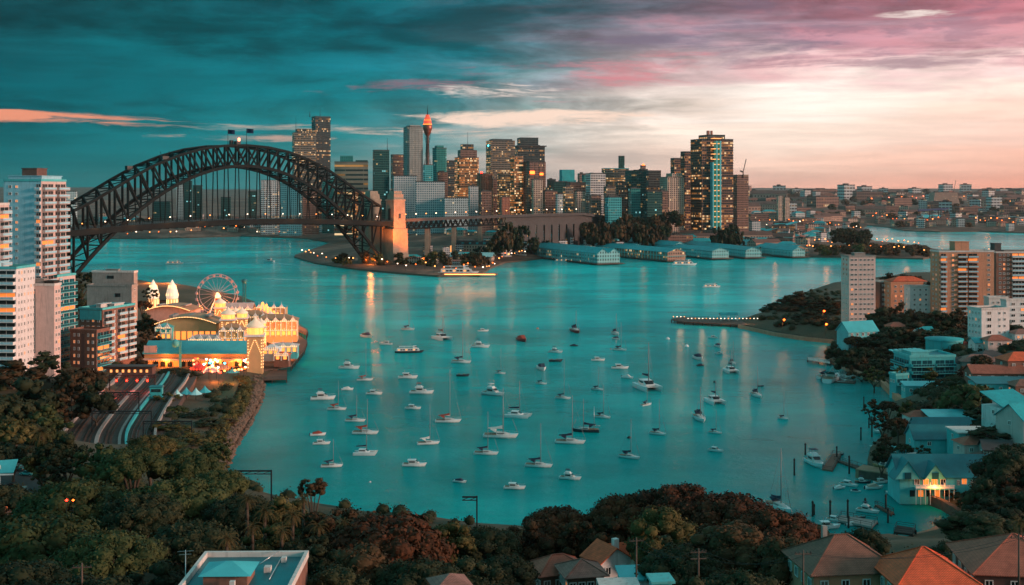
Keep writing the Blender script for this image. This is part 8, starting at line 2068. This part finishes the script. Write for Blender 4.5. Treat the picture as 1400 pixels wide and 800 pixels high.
# lower left: parking yard
yz = 10.2
P_ = [at(x_,y_,yz) for x_,y_ in ((-60,632),(28,630),(58,650),(60,672),(50,700),(-60,712))]
m = MB(); m.poly_thick([(p.x,p.y,yz-.6) for p in P_],.6,False); tag(m.build('car_park', M['asphalt']), kind='structure')
def car(px, py, rz, col_, label, suv=False):
    v = at(px,py,yz); v.z = yz+.004; e = empty('parked_car', v, rz, label, 'car', 'cars parked in the yard'); hb = .95 if suv else .8; ht = 1.75 if suv else 1.4
    pm = pmat('car_paint', col_, .3, spec=.6)
    prof = [(-2.15,.35),(-2.2,hb-.15),(-2.0,hb),(-1.55,hb+.02),(-1.15 if not suv else -1.9,ht-.05),(-.6,ht),(.45,ht-.03),(1.15,hb+.05),(2.0,hb-.12),(2.15,hb-.3),(2.15,.35)]
    m = MB(); m.loft([[(x_,-.84+(.14 if z_ > hb+.03 else 0),z_) for x_,z_ in prof],[(x_,.84-(.14 if z_ > hb+.03 else 0),z_) for x_,z_ in prof]]); m.build('body', pm, e)
    for s_ in (-1,1):
        m = MB(); m.poly_thick([(-1.1,s_*.80,hb+.08),(.95,s_*.80,hb+.08),(.4,s_*.73,ht-.12),(-.75,s_*.73,ht-.12)],.02); m.build('side_window', M['glass'], e)
        for x_ in (-1.35,1.35): m = MB(); m.tube((x_,s_*.66,.33),(x_,s_*.88,.33),.33,None,14); w_ = m.build('wheel', M['timber_dark'], e); m = MB(); m.tube((x_,s_*.885,.33),(x_,s_*.90,.33),.18,None,10); m.build('rim', M['chrome'], w_)
        m = MB(); m.box(2.1,2.18,s_*.6-.16,s_*.6+.16,hb-.36,hb-.2); m.build('headlight', M['white'], e); m = MB(); m.box(-2.24,-2.17,s_*.62-.14,s_*.62+.14,hb-.4,hb-.2); m.build('tail_light', M['tile_red'], e)
    m = MB(); m.poly_thick([(1.12,-.66,hb+.1),(1.12,.66,hb+.1),(.52,.6,ht-.07),(.52,-.6,ht-.07)],.03); m.build('windscreen', M['glass'], e); m = MB(); m.poly_thick([(-1.6,-.66,hb+.08),(-1.6,.66,hb+.08),(-1.22,.6,ht-.14),(-1.22,-.6,ht-.14)],.03,False); m.build('rear_window', M['glass'], e)
car(38,650,2.8,(.10,.42,.42,1),'pale teal hatchback at the back of the yard, right one'); car(23,643,2.9,(.02,.22,.22,1),'dark teal car partly hidden beside the pale hatchback'); car(14,669,2.7,(.06,.01,.015,1),'dark maroon car in the middle of the yard'); car(32,676,-1.3,(.5,.52,.5,1),'white four wheel drive at the front of the yard',True); car(33,690,-1.4,(.02,.30,.32,1),'teal car in front of the white four wheel drive')
e = empty('canopy_sign', at(6,700,yz), .1, 'bright teal tilted panel on a pale post beside the cars', 'canopy'); D_ = e.location.y; zt_ = zat(630,D_)-yz
m = MB(); m.tube((-1.0,0,0),(-1.0,0,zt_-1),.14); m.build('post', M['concrete_light'], e); m = MB(); m.poly_thick([(-3.6,-.6,zt_-3.0),(2.3,-.6,zt_-2.8),(2.8,1.2,zt_-.1),(-3.2,1.2,zt_-.4)],.18); m.build('panel', M['roof_cyan'], e); m = MB(); m.box(-3.4,2.3,-.7,-.55,zt_-3.35,zt_-3.0); m.build('panel_edge', M['white'], e)
e = empty('lit_wall', at(12,696,yz), .05, 'orange lit low wall in front of the maroon car', 'wall'); m = MB(); m.box(-3.6,2.6,-.15,.15,0,3.4); m.build('boards', M['brick_orange'], e)
plight((e.location.x, e.location.y-3, yz+3.2), ORG, 260, .3)
e = empty('lamp_post', at(90,640,10), 0, 'tall pale lamp post beside the rail curve, above the fig tree', 'lamp post'); m = MB(); m.tube((0,0,-2),(0,0,9.5),.14,.09,8); m.build('post', M['concrete_light'], e); m = MB(); m.bar((0,0,9.4),(.9,0,9.7),.14); m.build('arm', M['concrete_light'], e)
for px, l, g_ in ((91,'red light glowing in the fig tree right of the cars','red'),(100,'orange light glowing in the fig tree right of the cars','orange')):
    e = empty('garden_lamp', atD(px, 224, zat(684,224)), 0, l, 'lamp'); m = MB(); m.lathe([(0,-.25),(.28,0),(0,.25)],8); m.build('globe', G[g_], e); m = MB(); m.tube((0,0,-9),(0,0,-.2),.05); m.build('stem', M['steel_dark'], e)
B('s',1066,696,30,-70,'yacht hidden behind the belt of trees, only its tall mast showing',mast=612)
# ================================================================== haze
hz = bpy.data.materials.new('haze_air'); hz.use_nodes = True; hz.node_tree.nodes.clear()
hv = hz.node_tree.nodes.new('ShaderNodeVolumePrincipled'); ho = hz.node_tree.nodes.new('ShaderNodeOutputMaterial')
hz.node_tree.links.new(hv.outputs[0], ho.inputs['Volume'])
hv.inputs['Color'].default_value = (.92,.86,.84,1); hv.inputs['Density'].default_value = .000032; hv.inputs['Anisotropy'].default_value = .8
m = MB(); m.box(-12000,12000,-700,17500,-3,330); tag(m.build('haze', hz), kind='stuff')
for m_ in bpy.data.materials: 
    if hasattr(m_, 'cycles'): m_.cycles.emission_sampling = 'NONE'
